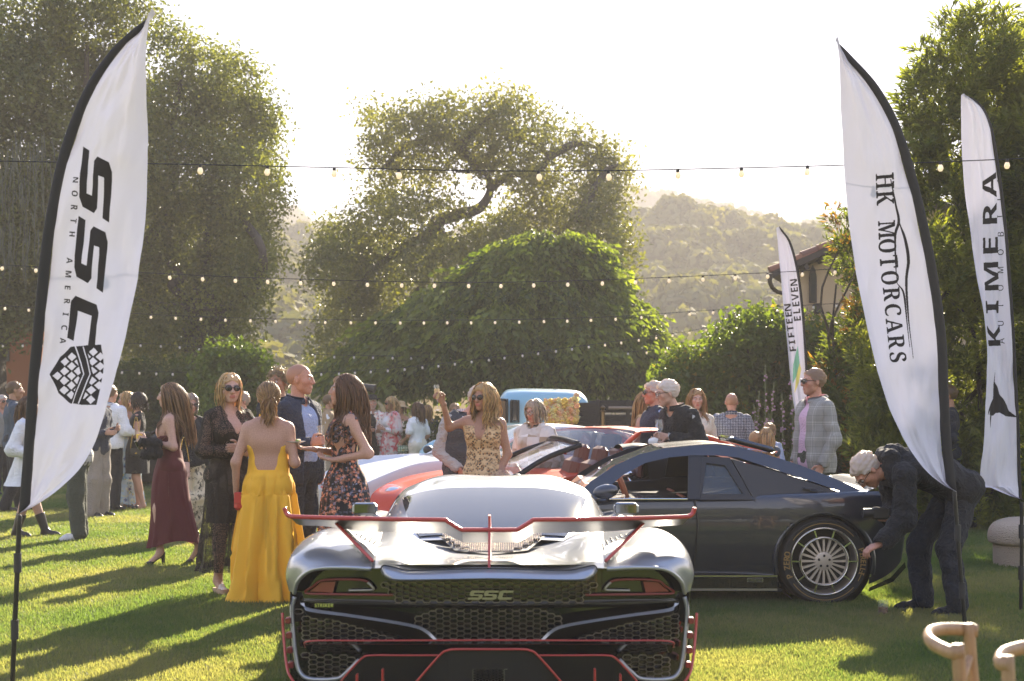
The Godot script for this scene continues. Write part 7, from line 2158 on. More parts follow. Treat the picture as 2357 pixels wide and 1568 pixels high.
		pl.call("roof_side", [[1596, 1028], [1660, 1025], [1705, 1030], [1770, 1046], [1850, 1072], [1940, 1108], [1990, 1132], [1955, 1138], [1880, 1112], [1790, 1082], [1710, 1056], [1660, 1051], [1600, 1051]], N, 0.022, s)
		pl.call("rear_buttress", [[1695, 1060], [1790, 1085], [1880, 1115], [1955, 1140], [1880, 1152], [1738, 1152]], mats.plastic, 0.012, s)
		for i in 4: pl.call("side_louver", [[1856 + i * 16, 1122 + i * 5], [1884 + i * 16, 1126 + i * 5], [1880 + i * 16, 1130 + i * 5], [1852 + i * 16, 1126 + i * 5]], mats.satin_black, 0.03, s)
	# roof and rear deck between the buttresses
	var rf := Geo.new()
	var rows := []
	for p in [[1536, 1034], [1600, 1028], [1660, 1024], [1706, 1029]]:
		var a: Vector3 = gp.call(p[0], p[1])
		rows.append([a, a * Vector3(1, 1, 0.6) + Vector3(0, 0.004, 0), a * Vector3(1, 1, 0) + Vector3(0, -0.004, 0), a * Vector3(1, 1, -0.6) + Vector3(0, 0.004, 0), a * Vector3(1, 1, -1)])
	rf.sheet(smooth_rows(rows, 4, 4))
	put("roof", rf, N, o, -1.0)
	var rw := Geo.new()
	rw.sheet([[e.call(1706, 1031, 0.56), e.call(1706, 1028, -0.56)], [e.call(1790, 1068, 0.58), e.call(1790, 1066, -0.58)]])
	put("rear_window", rw, mats.tint_glass, o)
	for i in 6:
		var lv := Geo.new()
		lv.rbox(e.call(1800 + i * 32, 1074 + i * 9.5, 0), Vector3(0.085, 0.014, 1.10), 0.004, Basis(Vector3.BACK, -0.05))
		put("engine_louver", lv, N, o)
	var hd := Geo.new()
	hd.sheet([[e.call(1780, 1090, 0.6), e.call(1780, 1090, -0.6)], [e.call(2020, 1140, 0.7), e.call(2020, 1140, -0.7)]])
	put("engine_bay", hd, mats.satin_black, o)
	for z in [0.3, -0.05, -0.4]:
		var bk := Geo.new()
		for i in 3: bk.rbox(e.call(1850 + i * 48, 1084 + i * 13, z), Vector3(0.06, 0.035, 0.10), 0.008, Basis(Vector3.BACK, 0.3))
		put("deck_bracket", bk, mats.chrome, o)
	var sc := Geo.new()
	sc.rbox(e.call(1770, 1030, -0.15), Vector3(0.40, 0.05, 0.62), 0.02, Basis(Vector3.BACK, -0.26))
	put("roof_scoop", sc, mats.gloss_black, o)
	var sv := Geo.new()
	for i in 12: sv.rbox(e.call(1712 + i * 7.5, 1040 + i * 2.3, 0.585 - i * 0.002), Vector3(0.012, 0.020, 0.06), 0.003, Basis(Vector3.BACK, -0.3))
	put("roof_vent", sv, mats.satin_black, o)
	var tip := Geo.new()
	tip.rbox(e.call(1832, 1048, -0.25), Vector3(0.06, 0.02, 0.5), 0.006, Basis(Vector3.BACK, -0.3))
	put("scoop_tip", tip, mats.red_trim, o)
	# tail spoiler lip, tail details
	var ts := Geo.new()
	ts.sheet(smooth_rows([[e.call(1950, 1142, 0.90), e.call(1990, 1134, 0.88), e.call(2022, 1122, 0.86), e.call(2040, 1118, 0.84)], [e.call(1960, 1140, 0.5), e.call(2000, 1130, 0.5), e.call(2034, 1116, 0.5), e.call(2052, 1112, 0.5)], [e.call(1960, 1140, -0.5), e.call(2000, 1130, -0.5), e.call(2034, 1116, -0.5), e.call(2052, 1112, -0.5)], [e.call(1950, 1142, -0.9), e.call(1990, 1134, -0.88), e.call(2022, 1122, -0.86), e.call(2040, 1118, -0.84)]], 4, 4))
	put("tail_spoiler", ts, N, o, -1.0)
	for i in 7:
		var tg := Geo.new()
		tg.rbox(e.call(2093, 1178 + i * 11, 0.0), Vector3(0.018, 0.016, 1.5), 0.004)
		put("tail_slat", tg, mats.plastic, o)
	for z in [0.62, 0.48, -0.48, -0.62]:
		var lt := Geo.new()
		lt.lathe([Vector2(0, 0.02), Vector2(0.055, 0.016), Vector2(0.06, 0)], 20, Transform3D(Basis(Vector3.BACK, -PI * 0.5), e.call(2094, 1196, z)))
		put("tail_light", lt, mats.red_lens, o)
	var ex := Geo.new()
	ex.sheet([[e.call(2000, 1352, 0.92), e.call(2050, 1330, 0.90), e.call(2088, 1296, 0.84)], [e.call(2000, 1362, 0.90), e.call(2058, 1340, 0.88), e.call(2094, 1310, 0.8)]])
	put("rear_splitter", ex, mats.gloss_black, o)
	# trim along the sill
	for q in [[1322, 1331, mats.chrome, 0.004], [1355, 1361, mats.alloy, 0.0]]:
		var sg := Geo.new()
		sg.box((e.call(1500, (q[0] + q[1]) * 0.5, 0.885) as Vector3) + Vector3(0, 0, q[3]), Vector3(580 * k, 0.012 if q[0] == 1322 else 0.016, 0.02))
		put("sill_trim", sg, q[2], o)
	var sk := Geo.new()
	sk.box(e.call(1500, 1343, 0.875), Vector3(580 * k, 0.08, 0.02))
	put("sill", sk, mats.gloss_black, o)
	var bp := Geo.new()
	bp.rbox(e.call(1739, 1336, 0.889), Vector3(0.118, 0.033, 0.006), 0.002)
	var plt := put("name_plate", bp, mats.alloy, o)
	var bi := Geo.new()
	bi.box(e.call(1739, 1336, 0.8925), Vector3(0.110, 0.026, 0.002))
	put("plate_field", bi, mats.satin_black, plt)
	put("lettering", letters("integrale", "Droid Serif", 400, 0.021, 0.002), mats.chrome, plt).position = e.call(1739, 1335.5, 0.895)
	# door shut lines, crease
	for path in [[[1600, 1152], [1606, 1200], [1603, 1260], [1596, 1322]], [[1737, 1152], [1770, 1190], [1800, 1232]], [[1330, 1160], [1322, 1230], [1330, 1322]]]:
		var lg := Geo.new()
		var pts := []
		for p in path: pts.append(e.call(p[0], p[1], 0.882 if p[1] > 1160 and p[1] < 1300 else 0.872))
		lg.tube(cat(pts, 5), 0.007, 5)
		put("shut_line", lg, mats.satin_black, o, -1.0)
	# inside: tan leather
	var T: StandardMaterial3D = mats.tan_leather
	var door := Geo.new()
	door.box(e.call(1480, 1162, -0.80), Vector3(0.72, 0.14, 0.05))
	put("far_door_panel", door, T, o)
	var dn := Geo.new()
	dn.box(e.call(1480, 1170, 0.80), Vector3(0.72, 0.12, 0.04))
	put("near_door_panel", dn, T, o)
	var sill2 := Geo.new()
	sill2.rbox(e.call(1490, 1150, 0.855), Vector3(0.62, 0.014, 0.05), 0.004)
	put("window_sill_strip", sill2, mats.chrome, o)
	var dash := Geo.new()
	dash.rbox(e.call(1375, 1142, 0), Vector3(0.26, 0.16, 1.45), 0.05)
	put("dashboard", dash, T, o)
	var st2 := Geo.new()
	var ring := []
	for t in 25: ring.append((e.call(1450, 1140, 0.36) as Vector3) + Basis(Vector3.BACK, 0.35) * Vector3(0, cos(TAU * t / 24) * 0.165, sin(TAU * t / 24) * 0.165))
	st2.tube(ring, 0.016, 6, false)
	put("steering_wheel", st2, T, o, -1.0)
	for z in [0.36, -0.36]:
		var sg3 := Geo.new()
		sg3.rbox(e.call(1575, 1212, z), Vector3(0.15, 0.42, 0.46), 0.05, Basis(Vector3.BACK, -0.25))
		put("seat", sg3, T, o, 40.0)
	var ln := Geo.new()
	ln.sheet([[e.call(1545, 1042, 0.57), e.call(1545, 1038, 0), e.call(1545, 1042, -0.57)], [e.call(1695, 1040, 0.57), e.call(1695, 1035, 0), e.call(1695, 1040, -0.57)]])
	put("headlining", ln, T, o)
	var ws := Geo.new()
	ws.sheet([[e.call(1330, 1142, 0.84), e.call(1310, 1142, 0), e.call(1330, 1142, -0.84)], [e.call(1440, 1076, 0.72), e.call(1420, 1072, 0), e.call(1440, 1076, -0.72)], [e.call(1540, 1036, 0.58), e.call(1525, 1032, 0), e.call(1540, 1036, -0.58)]])
	put("windscreen", ws, mats.clear_glass, o, -1.0)
	var im := Geo.new()
	im.rbox(e.call(1502, 1062, 0.0), Vector3(0.03, 0.06, 0.22), 0.012)
	put("interior_mirror", im, mats.plastic, o)
	for s in [1.0, -1.0]:
		var dm := Geo.new()
		var mp: Vector3 = e.call(1393 if s > 0 else 1490, 1130 if s > 0 else 1120, 0.98 * s)
		dm.ball(mp, Vector3(0.10, 0.055, 0.07), 10, Basis(Vector3.BACK, 0.15))
		dm.tube([mp - Vector3(0, 0.02, 0.03 * s), mp - Vector3(-0.03, 0.07, 0.13 * s)], 0.016, 6)
		put("door_mirror", dm, N if s > 0 else mats.chrome, o, -1.0)

func build_other_cars() -> void:
	# orange coupe, nose towards us and to the left
	var o := coupe("orange-red sports coupe half hidden behind the silver car", Vector3(0.76, 0, -14.2), deg_to_rad(44.0), mats.orange_paint,
		[[-2.25, 0.62, 0.30, 0.52, 0.56], [-2.12, 0.80, 0.24, 0.68, 0.70], [-1.7, 0.90, 0.2, 0.80, 0.78], [-1.2, 0.91, 0.2, 0.86, 0.84], [-0.7, 0.90, 0.2, 0.89, 0.90], [0.2, 0.90, 0.2, 0.90, 0.90], [1.0, 0.93, 0.2, 0.92, 0.92], [1.7, 0.93, 0.22, 0.88, 0.90], [2.1, 0.84, 0.3, 0.76, 0.80], [2.2, 0.7, 0.4, 0.66, 0.7]],
		{"a": Vector2(-0.62, 0.88), "b": Vector2(0.08, 1.265), "c": Vector2(0.95, 1.235), "d": Vector2(1.75, 0.93), "wb": 0.80, "wt": 0.58}, [Vector2(-1.35, 0.32), Vector2(1.15, 0.32)], 0.325)
	for s in [1.0, -1.0]:
		var g := Geo.new()
		g.ball(Vector3(-2.02, 0.70, 0.62 * s), Vector3(0.12, 0.075, 0.12), 8)
		put("headlight", g, mats.clear_glass, o, -1.0)
		var b := Geo.new()
		b.ball(Vector3(-1.99, 0.69, 0.62 * s), Vector3(0.09, 0.06, 0.10), 8)
		put("headlight_bowl", b, mats.chrome, o, -1.0)
	var bd := Geo.new()
	bd.ball(Vector3(-1.45, 0.64, 0.905), Vector3(0.045, 0.03, 0.006), 8, Basis(Vector3.BACK, 0.6))
	put("flank_badge", bd, mats.chrome, o, -1.0)
	var ii := Geo.new()
	ii.box(Vector3(-2.16, 0.42, 0), Vector3(0.12, 0.12, 0.9))
	put("front_intake", ii, mats.satin_black, o)
	# silver-white racer behind it, nose to the left
	var w := coupe("pale silver racing coupe with louvered front wing and striped bumper, behind the orange coupe", Vector3(-0.05, 0, -17.0), deg_to_rad(26.0), mats.white_paint,
		[[-2.25, 0.70, 0.24, 0.52, 0.55], [-2.1, 0.86, 0.2, 0.66, 0.66], [-1.6, 0.97, 0.18, 0.86, 0.76], [-1.1, 0.97, 0.18, 0.90, 0.84], [-0.6, 0.94, 0.18, 0.90, 0.92], [0.4, 0.93, 0.18, 0.92, 0.92], [1.2, 0.98, 0.18, 0.95, 0.94], [1.9, 0.96, 0.22, 0.90, 0.92], [2.2, 0.85, 0.3, 0.78, 0.8]],
		{"a": Vector2(-0.78, 0.90), "b": Vector2(0.12, 1.25), "c": Vector2(0.9, 1.24), "d": Vector2(1.9, 0.95), "wb": 0.80, "wt": 0.56, "clear": true, "mirror": mats.satin_black}, [Vector2(-1.4, 0.33), Vector2(1.2, 0.34)], 0.335)
	for i in 5:
		var lg := Geo.new()
		lg.rbox(Vector3(-0.93 + i * 0.012, 0.60 + i * 0.055, 0.965), Vector3(0.10, 0.012, 0.02), 0.003, Basis(Vector3.BACK, 0.2))
		put("wing_louver", lg, mats.satin_black, w)
	for q in [[0.50, lin(0.03, 0.04, 0.12)], [0.535, lin(0.10, 0.28, 0.50)], [0.57, lin(0.45, 0.03, 0.03)], [0.605, lin(0.03, 0.04, 0.12)]]:
		var sg := Geo.new()
		var path := []
		for t in 7: path.append(Vector3(-2.26 + 0.30 * pow(absf(t - 3) / 3.0, 2.0), q[0], (t - 3) * 0.29))
		sg.tube(cat(path, 3), 0.014, 4)
		put("bumper_stripe", sg, mat(q[1], 0.4), w, -1.0)
	# open dark roadster with its windscreen frame, between the orange coupe and the blue one
	var r := coupe("dark open roadster with upright windscreen frame and rounded head fairings", Vector3(0.48, 0, -12.95), deg_to_rad(10.0), mats.dark_paint,
		[[-1.62, 0.60, 0.24, 0.46, 0.49], [-1.5, 0.78, 0.2, 0.58, 0.60], [-1.15, 0.88, 0.18, 0.72, 0.70], [-0.75, 0.90, 0.18, 0.80, 0.80], [-0.3, 0.88, 0.18, 0.84, 0.70], [0.5, 0.88, 0.18, 0.86, 0.70], [0.8, 0.90, 0.18, 0.88, 0.88], [1.5, 0.94, 0.2, 0.86, 0.86], [2.0, 0.88, 0.25, 0.80, 0.82], [2.15, 0.8, 0.35, 0.7, 0.72]],
		{"a": Vector2(-0.75, 0.82), "b": Vector2(-0.02, 1.185), "c": Vector2(0.5, 1.1), "d": Vector2(0.9, 0.9), "wb": 0.80, "wt": 0.62, "roof": false, "clear": true, "trim": mat(lin(0.10, 0.03, 0.02), 0.5)}, [Vector2(-1.05, 0.32), Vector2(1.2, 0.32)], 0.325)
	var hf := Geo.new()
	hf.tube(cat([Vector3(-0.02, 1.175, 0.62), Vector3(-0.06, 1.20, 0.3), Vector3(-0.07, 1.205, 0), Vector3(-0.06, 1.20, -0.3), Vector3(-0.02, 1.175, -0.62)], 5), 0.026, 8)
	put("windscreen_header", hf, mats.dark_paint, r, -1.0)
	var im := Geo.new()
	im.rbox(Vector3(-0.02, 1.10, 0.05), Vector3(0.03, 0.07, 0.20), 0.014)
	put("interior_mirror", im, mats.tan_leather, r)
	for z in [0.38, -0.38]:
		var hg := Geo.new()
		hg.sheet(smooth_rows([[Vector3(0.62, 0.84, z + 0.26), Vector3(0.60, 1.08, z + 0.20), Vector3(0.60, 1.14, z), Vector3(0.60, 1.08, z - 0.20), Vector3(0.62, 0.84, z - 0.26)], [Vector3(0.95, 0.86, z + 0.25), Vector3(0.92, 1.08, z + 0.18), Vector3(0.92, 1.13, z), Vector3(0.92, 1.08, z - 0.18), Vector3(0.95, 0.86, z - 0.25)], [Vector3(1.7, 0.84, z + 0.16), Vector3(1.7, 0.86, z + 0.1), Vector3(1.7, 0.87, z), Vector3(1.7, 0.86, z - 0.1), Vector3(1.7, 0.84, z - 0.16)]], 4, 5))
		put("head_fairing", hg, mats.dark_paint, r, -1.0)
		var pg := Geo.new()
		pg.rbox(Vector3(0.57, 0.98, z), Vector3(0.05, 0.24, 0.34), 0.02)
		put("headrest", pg, mat(lin(0.09, 0.025, 0.02), 0.5), r)
	# dark saloons parked beyond the guests on the left
	for q in [["black car parked beyond the grey-haired woman, mostly hidden by guests", 470, 27.0], ["black car parked at the edge beyond the man in grey shirt", -30, 30.0]]:
		var s := coupe(q[0], ground(q[1], q[2]), deg_to_rad(-12.0), mats.dark_paint,
			[[-2.3, 0.70, 0.3, 0.6, 0.64], [-2.1, 0.86, 0.24, 0.74, 0.76], [-1.4, 0.91, 0.22, 0.86, 0.88], [-0.8, 0.91, 0.22, 0.90, 0.94], [0.8, 0.91, 0.22, 0.94, 0.96], [1.7, 0.90, 0.24, 0.92, 0.96], [2.2, 0.84, 0.3, 0.84, 0.88], [2.35, 0.75, 0.4, 0.74, 0.76]],
			{"a": Vector2(-0.85, 0.92), "b": Vector2(-0.1, 1.36), "c": Vector2(1.0, 1.36), "d": Vector2(1.75, 0.96), "wb": 0.80, "wt": 0.60}, [Vector2(-1.4, 0.32), Vector2(1.35, 0.32)], 0.325, "parked_car")
		s.set_meta("group", "black cars parked beyond the guests")

func build_truck() -> void:
	var d := 21.0
	var k := d / FOC
	var o := thing("pickup_truck", "old light-blue pickup truck with black wooden stake bed", "truck", ground(1300, d + 0.9))
	var E := func(px: float, py: float, z: float) -> Vector3: return Vector3((px - 1300.0) * k, EYE - (py - HOR) * k, z)
	var e := E as Callable
	var blue := mat(lin(0.20, 0.38, 0.46), 0.35, 0.0, {"clearcoat_enabled": true, "clearcoat": 0.7, "clearcoat_roughness": 0.1})
	# cab: lofted across, x along the truck
	var rows := []
	for q in [[0.90, 0.0], [0.92, 0.30], [0.90, 0.62], [0.84, 0.86], [0.70, 0.985], [0.45, 1.03], [0.0, 1.045], [-0.45, 1.03], [-0.70, 0.985], [-0.84, 0.86], [-0.90, 0.62], [-0.92, 0.3], [-0.90, 0.0]]:
		var row := []
		for p in [[1120, 0.55], [1150, 0.93], [1180, 1.0], [1250, 1.0], [1315, 0.985], [1340, 0.93], [1352, 0.80], [1354, 0.45]]:
			var yy: float = 0.72 + q[1] * (p[1] if q[1] > 0.5 else 1.0)
			row.append(Vector3((p[0] - 1300.0) * k, yy, q[0]))
		rows.append(row)
	var g := Geo.new()
	g.sheet(smooth_rows(rows, 4, 3), false, true)
	put("cab", g, blue, o, 50.0)
	for q in [["quarter_window", 1170.5, 1188.5, 922, 972], ["door_window", 1138, 1163, 919, 972]]:
		var wg := Geo.new()
		wg.rbox(e.call((q[1] + q[2]) * 0.5, (q[3] + q[4]) * 0.5, 0.90), Vector3((q[2] - q[1]) * k, (q[4] - q[3]) * k, 0.06), 0.03)
		var ww := put(q[0], wg, mats.tint_glass, o, 40.0)
		var fr := Geo.new()
		var c := [e.call(q[1], q[3], 0.93), e.call(q[2], q[3], 0.93), e.call(q[2], q[4], 0.93), e.call(q[1], q[4], 0.93), e.call(q[1], q[3], 0.93)]
		fr.tube(c, 0.016, 6)
		put("window_seal", fr, mats.satin_black, ww, 50.0)
	var body := Geo.new()
	body.rbox(e.call(1230, 1040, 0), Vector3(1.6, 0.7, 1.7), 0.12)
	put("lower_body", body, blue, o)
	var hood := Geo.new()
	hood.rbox(e.call(1090, 1030, 0), Vector3(0.7, 0.6, 1.1), 0.12)
	put("hood", hood, blue, o)
	var ff := Geo.new()
	ff.ball(e.call(1040, 1055, 0.75), Vector3(0.55, 0.32, 0.25), 10)
	ff.ball(e.call(1478, 1030, 0.75), Vector3(0.50, 0.30, 0.22), 10)
	put("fender", ff, blue, o, -1.0)
	for x in [1040.0, 1478.0]:
		for s in [1.0, -1.0]: wheel(o, Vector3((x - 1300.0) * k, 0.36, 0.78 * s), 0.36, 0.2, 0.2, 8, s, mats.alloy)
	# stake bed
	var wood := mat(lin(0.028, 0.024, 0.022), 0.75)
	wood.heightmap_enabled = true; wood.heightmap_texture = noise_tex(0.05, 14, 4); wood.heightmap_scale = 1.5; wood.uv1_triplanar = true; wood.uv1_scale = Vector3(0.6, 6, 6)
	var fp := Geo.new()
	fp.rbox(e.call(1335, 962, 0.90), Vector3(86 * k, 70 * k, 0.05), 0.01)
	put("front_panel", fp, wood, o)
	for z in [0.90, -0.90]:
		for q in [[922, 950], [956, 980], [984, 1010]]:
			var b := Geo.new()
			b.rbox(e.call(1440, (q[0] + q[1]) * 0.5, z), Vector3(150 * k, (q[1] - q[0]) * k, 0.035), 0.008)
			put("board", b, wood, o)
	for px in [1371, 1440, 1505]:
		var p := Geo.new()
		p.rbox(e.call(px, 972, 0.925), Vector3(0.06, 0.66, 0.03), 0.006)
		put("stake", p, wood, o)
	var rail := Geo.new()
	rail.tube([e.call(1395, 939, 0.95), e.call(1466, 939, 0.95)], 0.022, 8)
	put("grab_rail", rail, mat(lin(0.22, 0.17, 0.13), 0.6), o, 40.0)
	var post := Geo.new()
	post.lathe([Vector2(0.03, 0), Vector2(0.03, 0.40), Vector2(0.045, 0.42), Vector2(0.02, 0.44), Vector2(0.042, 0.475), Vector2(0.0, 0.51)], 14, Transform3D(Basis(), (e.call(1382, 1012, 0.98) as Vector3)))
	put("corner_post", post, mat(lin(0.20, 0.13, 0.06), 0.35, 0.7), o)
	var bedf := Geo.new()
	bedf.box(e.call(1440, 1015, 0), Vector3(160 * k, 0.06, 1.8))
	put("bed_floor", bedf, wood, o)
	# flowers hung on the cab
	var r := RandomNumberGenerator.new()
	r.seed = 71
	var t := thing("flower_garland", "thick garland of yellow and peach flowers on the blue truck", "flowers", e.call(1285, 985, 1.02) + o.position)
	var cols := [lin(0.74, 0.50, 0.10), lin(0.78, 0.58, 0.22), lin(0.74, 0.36, 0.18), lin(0.72, 0.62, 0.26), lin(0.66, 0.44, 0.26)]
	var gs := []
	for q in cols: gs.append(Geo.new())
	var leafg := Geo.new()
	for i in 260:
		var px := r.randf_range(1248, 1322)
		var f := (px - 1248) / 74.0
		var top := 922.0 - (14.0 * smoothstep(0.75, 1.0, f))
		var p: Vector3 = (e.call(px, r.randf_range(top, lerpf(985, 970, f)), 1.02 + r.randf() * 0.12) as Vector3) + o.position - t.position
		var gg: Geo = gs[r.randi() % 5]
		var s := r.randf_range(0.03, 0.055)
		var nrm := Vector3(r.randfn() * 0.5, r.randfn() * 0.5, 1.0).normalized()
		var b := Basis(Quaternion(Vector3.UP, nrm))
		for k2 in 6:
			var a := TAU * k2 / 6 + r.randf()
			gg.ball(p + b * Vector3(cos(a) * s * 0.55, r.randf() * 0.01, sin(a) * s * 0.55), Vector3(s * 0.5, s * 0.3, s * 0.5), 3, b * Basis(Vector3(-sin(a), 0, cos(a)), 0.5))
		gg.ball(p + b * Vector3(0, 0.012, 0), Vector3.ONE * s * 0.3, 3)
		if i % 4 == 0: leafg.quadp(p + Vector3(-0.06, 0, -0.02), p + Vector3(0, 0.05, 0.02), p + Vector3(0.06, 0.01, -0.02), p + Vector3(0, -0.04, 0))
	for q in 5: put("blossom", gs[q], mat(cols[q], 0.8, 0.0, {"backlight_enabled": true, "backlight": Color(0.6, 0.5, 0.4)}), t, -1.0).set_meta("kind", "stuff")
	put("leaves", leafg, leaf_mat(), t, 40.0).set_meta("kind", "stuff")

# ---------------------------------------------------------------- feather flags
# rows: [y, left edge, right edge] in pixels from the bottom up; the print is drawn in the same pixels
func flag(called: String, label: String, d: float, rows: Array, pole_right: bool, sleeve: float, draw: Callable, pole: Array, foot: Vector2, group := "white feather flags") -> Node3D:
	var root_at := ground(foot.x, d)
	var o := thing("feather_flag", label, "flag", root_at, 0.0, group)
	var x0 := 1e9
	var x1 := -1e9
	for r in rows:
		x0 = minf(x0, r[1]); x1 = maxf(x1, r[2])
	var y1: float = rows[0][0]
	var y0: float = rows[-1][0]
	var s := minf(1.75, 2040.0 / (y1 - y0))
	var im := Image.create(int((x1 - x0) * s) + 2, int((y1 - y0) * s) + 2, false, Image.FORMAT_RGBA8)
	im.fill(Color(0.80, 0.79, 0.82))
	draw.call(im, Transform2D(Vector2(s, 0), Vector2(0, s), Vector2(-x0 * s, -y0 * s)))
	var cloth := mat(Color.WHITE, 0.8, 0.0, {"backlight_enabled": true, "backlight": Color(0.42, 0.42, 0.44)})
	cloth.albedo_texture = ImageTexture.create_from_image(im)
	cloth.texture_repeat = false
	var ctrl := []
	for r in rows: ctrl.append(Vector3(r[0], r[1], r[2]))
	var sm := cat(ctrl, 6)
	var g := Geo.new()
	var k := Geo.new()
	var n := 24
	var no := FastNoiseLite.new()
	no.seed = int(foot.x); no.frequency = 1.0
	var fl := []
	var sl := []
	for i in sm.size():
		var q: Vector3 = sm[i]
		var a := q.y
		var b := maxf(q.z, q.y + 0.5)
		var w := minf(sleeve, (b - a) * 0.5)
		var inner := b - w if pole_right else a + w
		for j in n + 1:
			var t := float(j) / n
			var px := lerpf(a, inner, t) if pole_right else lerpf(inner, b, t)
			var free := (1.0 - t) if pole_right else t
			var p := at(px, q.x, d) - root_at
			p.z += free * (0.10 * sin(q.x * 0.006 + free * 2.0) + 0.02 * sin(free * 9.0 + q.x * 0.004)) + 0.03 * no.get_noise_2d(free * 3.0, q.x * 0.006)
			g.vert(p, Vector2((px - x0) / (x1 - x0), (q.x - y0) / (y1 - y0)))
		var row := []
		for j in 9:
			var an := PI * 2.0 * j / 8.0
			var mid := (inner + b) * 0.5 if pole_right else (a + inner) * 0.5
			row.append(at(mid + cos(an) * w * 0.5, q.x, d) - root_at + Vector3(0, 0, sin(an) * w * 0.35 * d / FOC))
		sl.append(row)
	for i in sm.size() - 1:
		for j in n:
			var e := i * (n + 1) + j
			g.quad(e, e + n + 1, e + n + 2, e + 1)
	put("flag_cloth", g, cloth, o, -1.0)
	k.sheet(sl)
	put("sleeve", k, mat(lin(0.022, 0.02, 0.019), 0.8), o, -1.0)
	var pg := Geo.new()
	var path := []
	for p in pole: path.append(at(p[0], p[1], d) - root_at)
	path.append(Vector3(0, -0.05, 0))
	pg.tube(cat(path, 4), 0.013, 10)
	put("pole", pg, mat(lin(0.03, 0.03, 0.03), 0.3, 0.5), o, -1.0)
	for t in [0.25, 0.6]:
		var jg := Geo.new()
		var p: Vector3 = (path[0] as Vector3).lerp(path[-1], t)
		jg.lathe([Vector2(0.0, -0.05), Vector2(0.020, -0.05), Vector2(0.020, 0.05), Vector2(0, 0.05)], 12, Transform3D(Basis(), p))
		put("joint", jg, mats.plastic, o)
	return o

func spaced(im: Image, xf: Transform2D, text: String, f: Font, from: Vector2, to: Vector2, cap: float, left: bool, c: Color, squeeze := 1.0) -> void:
	# letters one by one along a line; their tops point to the right of the print, or to the left
	var n := text.length()
	var along := (to - from).normalized()
	var up := Vector2(-along.y, along.x) * (1.0 if left else 1.0)
	for i in n:
		if text[i] == " ": continue
		var p := from.lerp(to, (i + 0.5) / n)
		var u := along * (cap * 1.36)
		var v := up * (cap * 1.36)
		fill_text(im, text[i], f, xf * Transform2D(u, v, p), c, squeeze)

func stroke(im: Image, xf: Transform2D, pts: Array, w0: float, w1: float, c: Color) -> void:
	var sm := cat(pts, 8)
	var l := PackedVector2Array()
	var r := PackedVector2Array()
	for i in sm.size():
		var t: Vector2 = (sm[mini(i + 1, sm.size() - 1)] - sm[maxi(i - 1, 0)]).normalized().orthogonal()
		var f := float(i) / (sm.size() - 1)
		var w := lerpf(w0, w1, f) * sin(PI * clampf(f, 0.06, 0.94)) * 0.5 + 0.5
		l.append(xf * (sm[i] + t * w)); r.append(xf * (sm[i] - t * w))
	r.reverse()
	l.append_array(r)
	fill_poly(im, l, c)

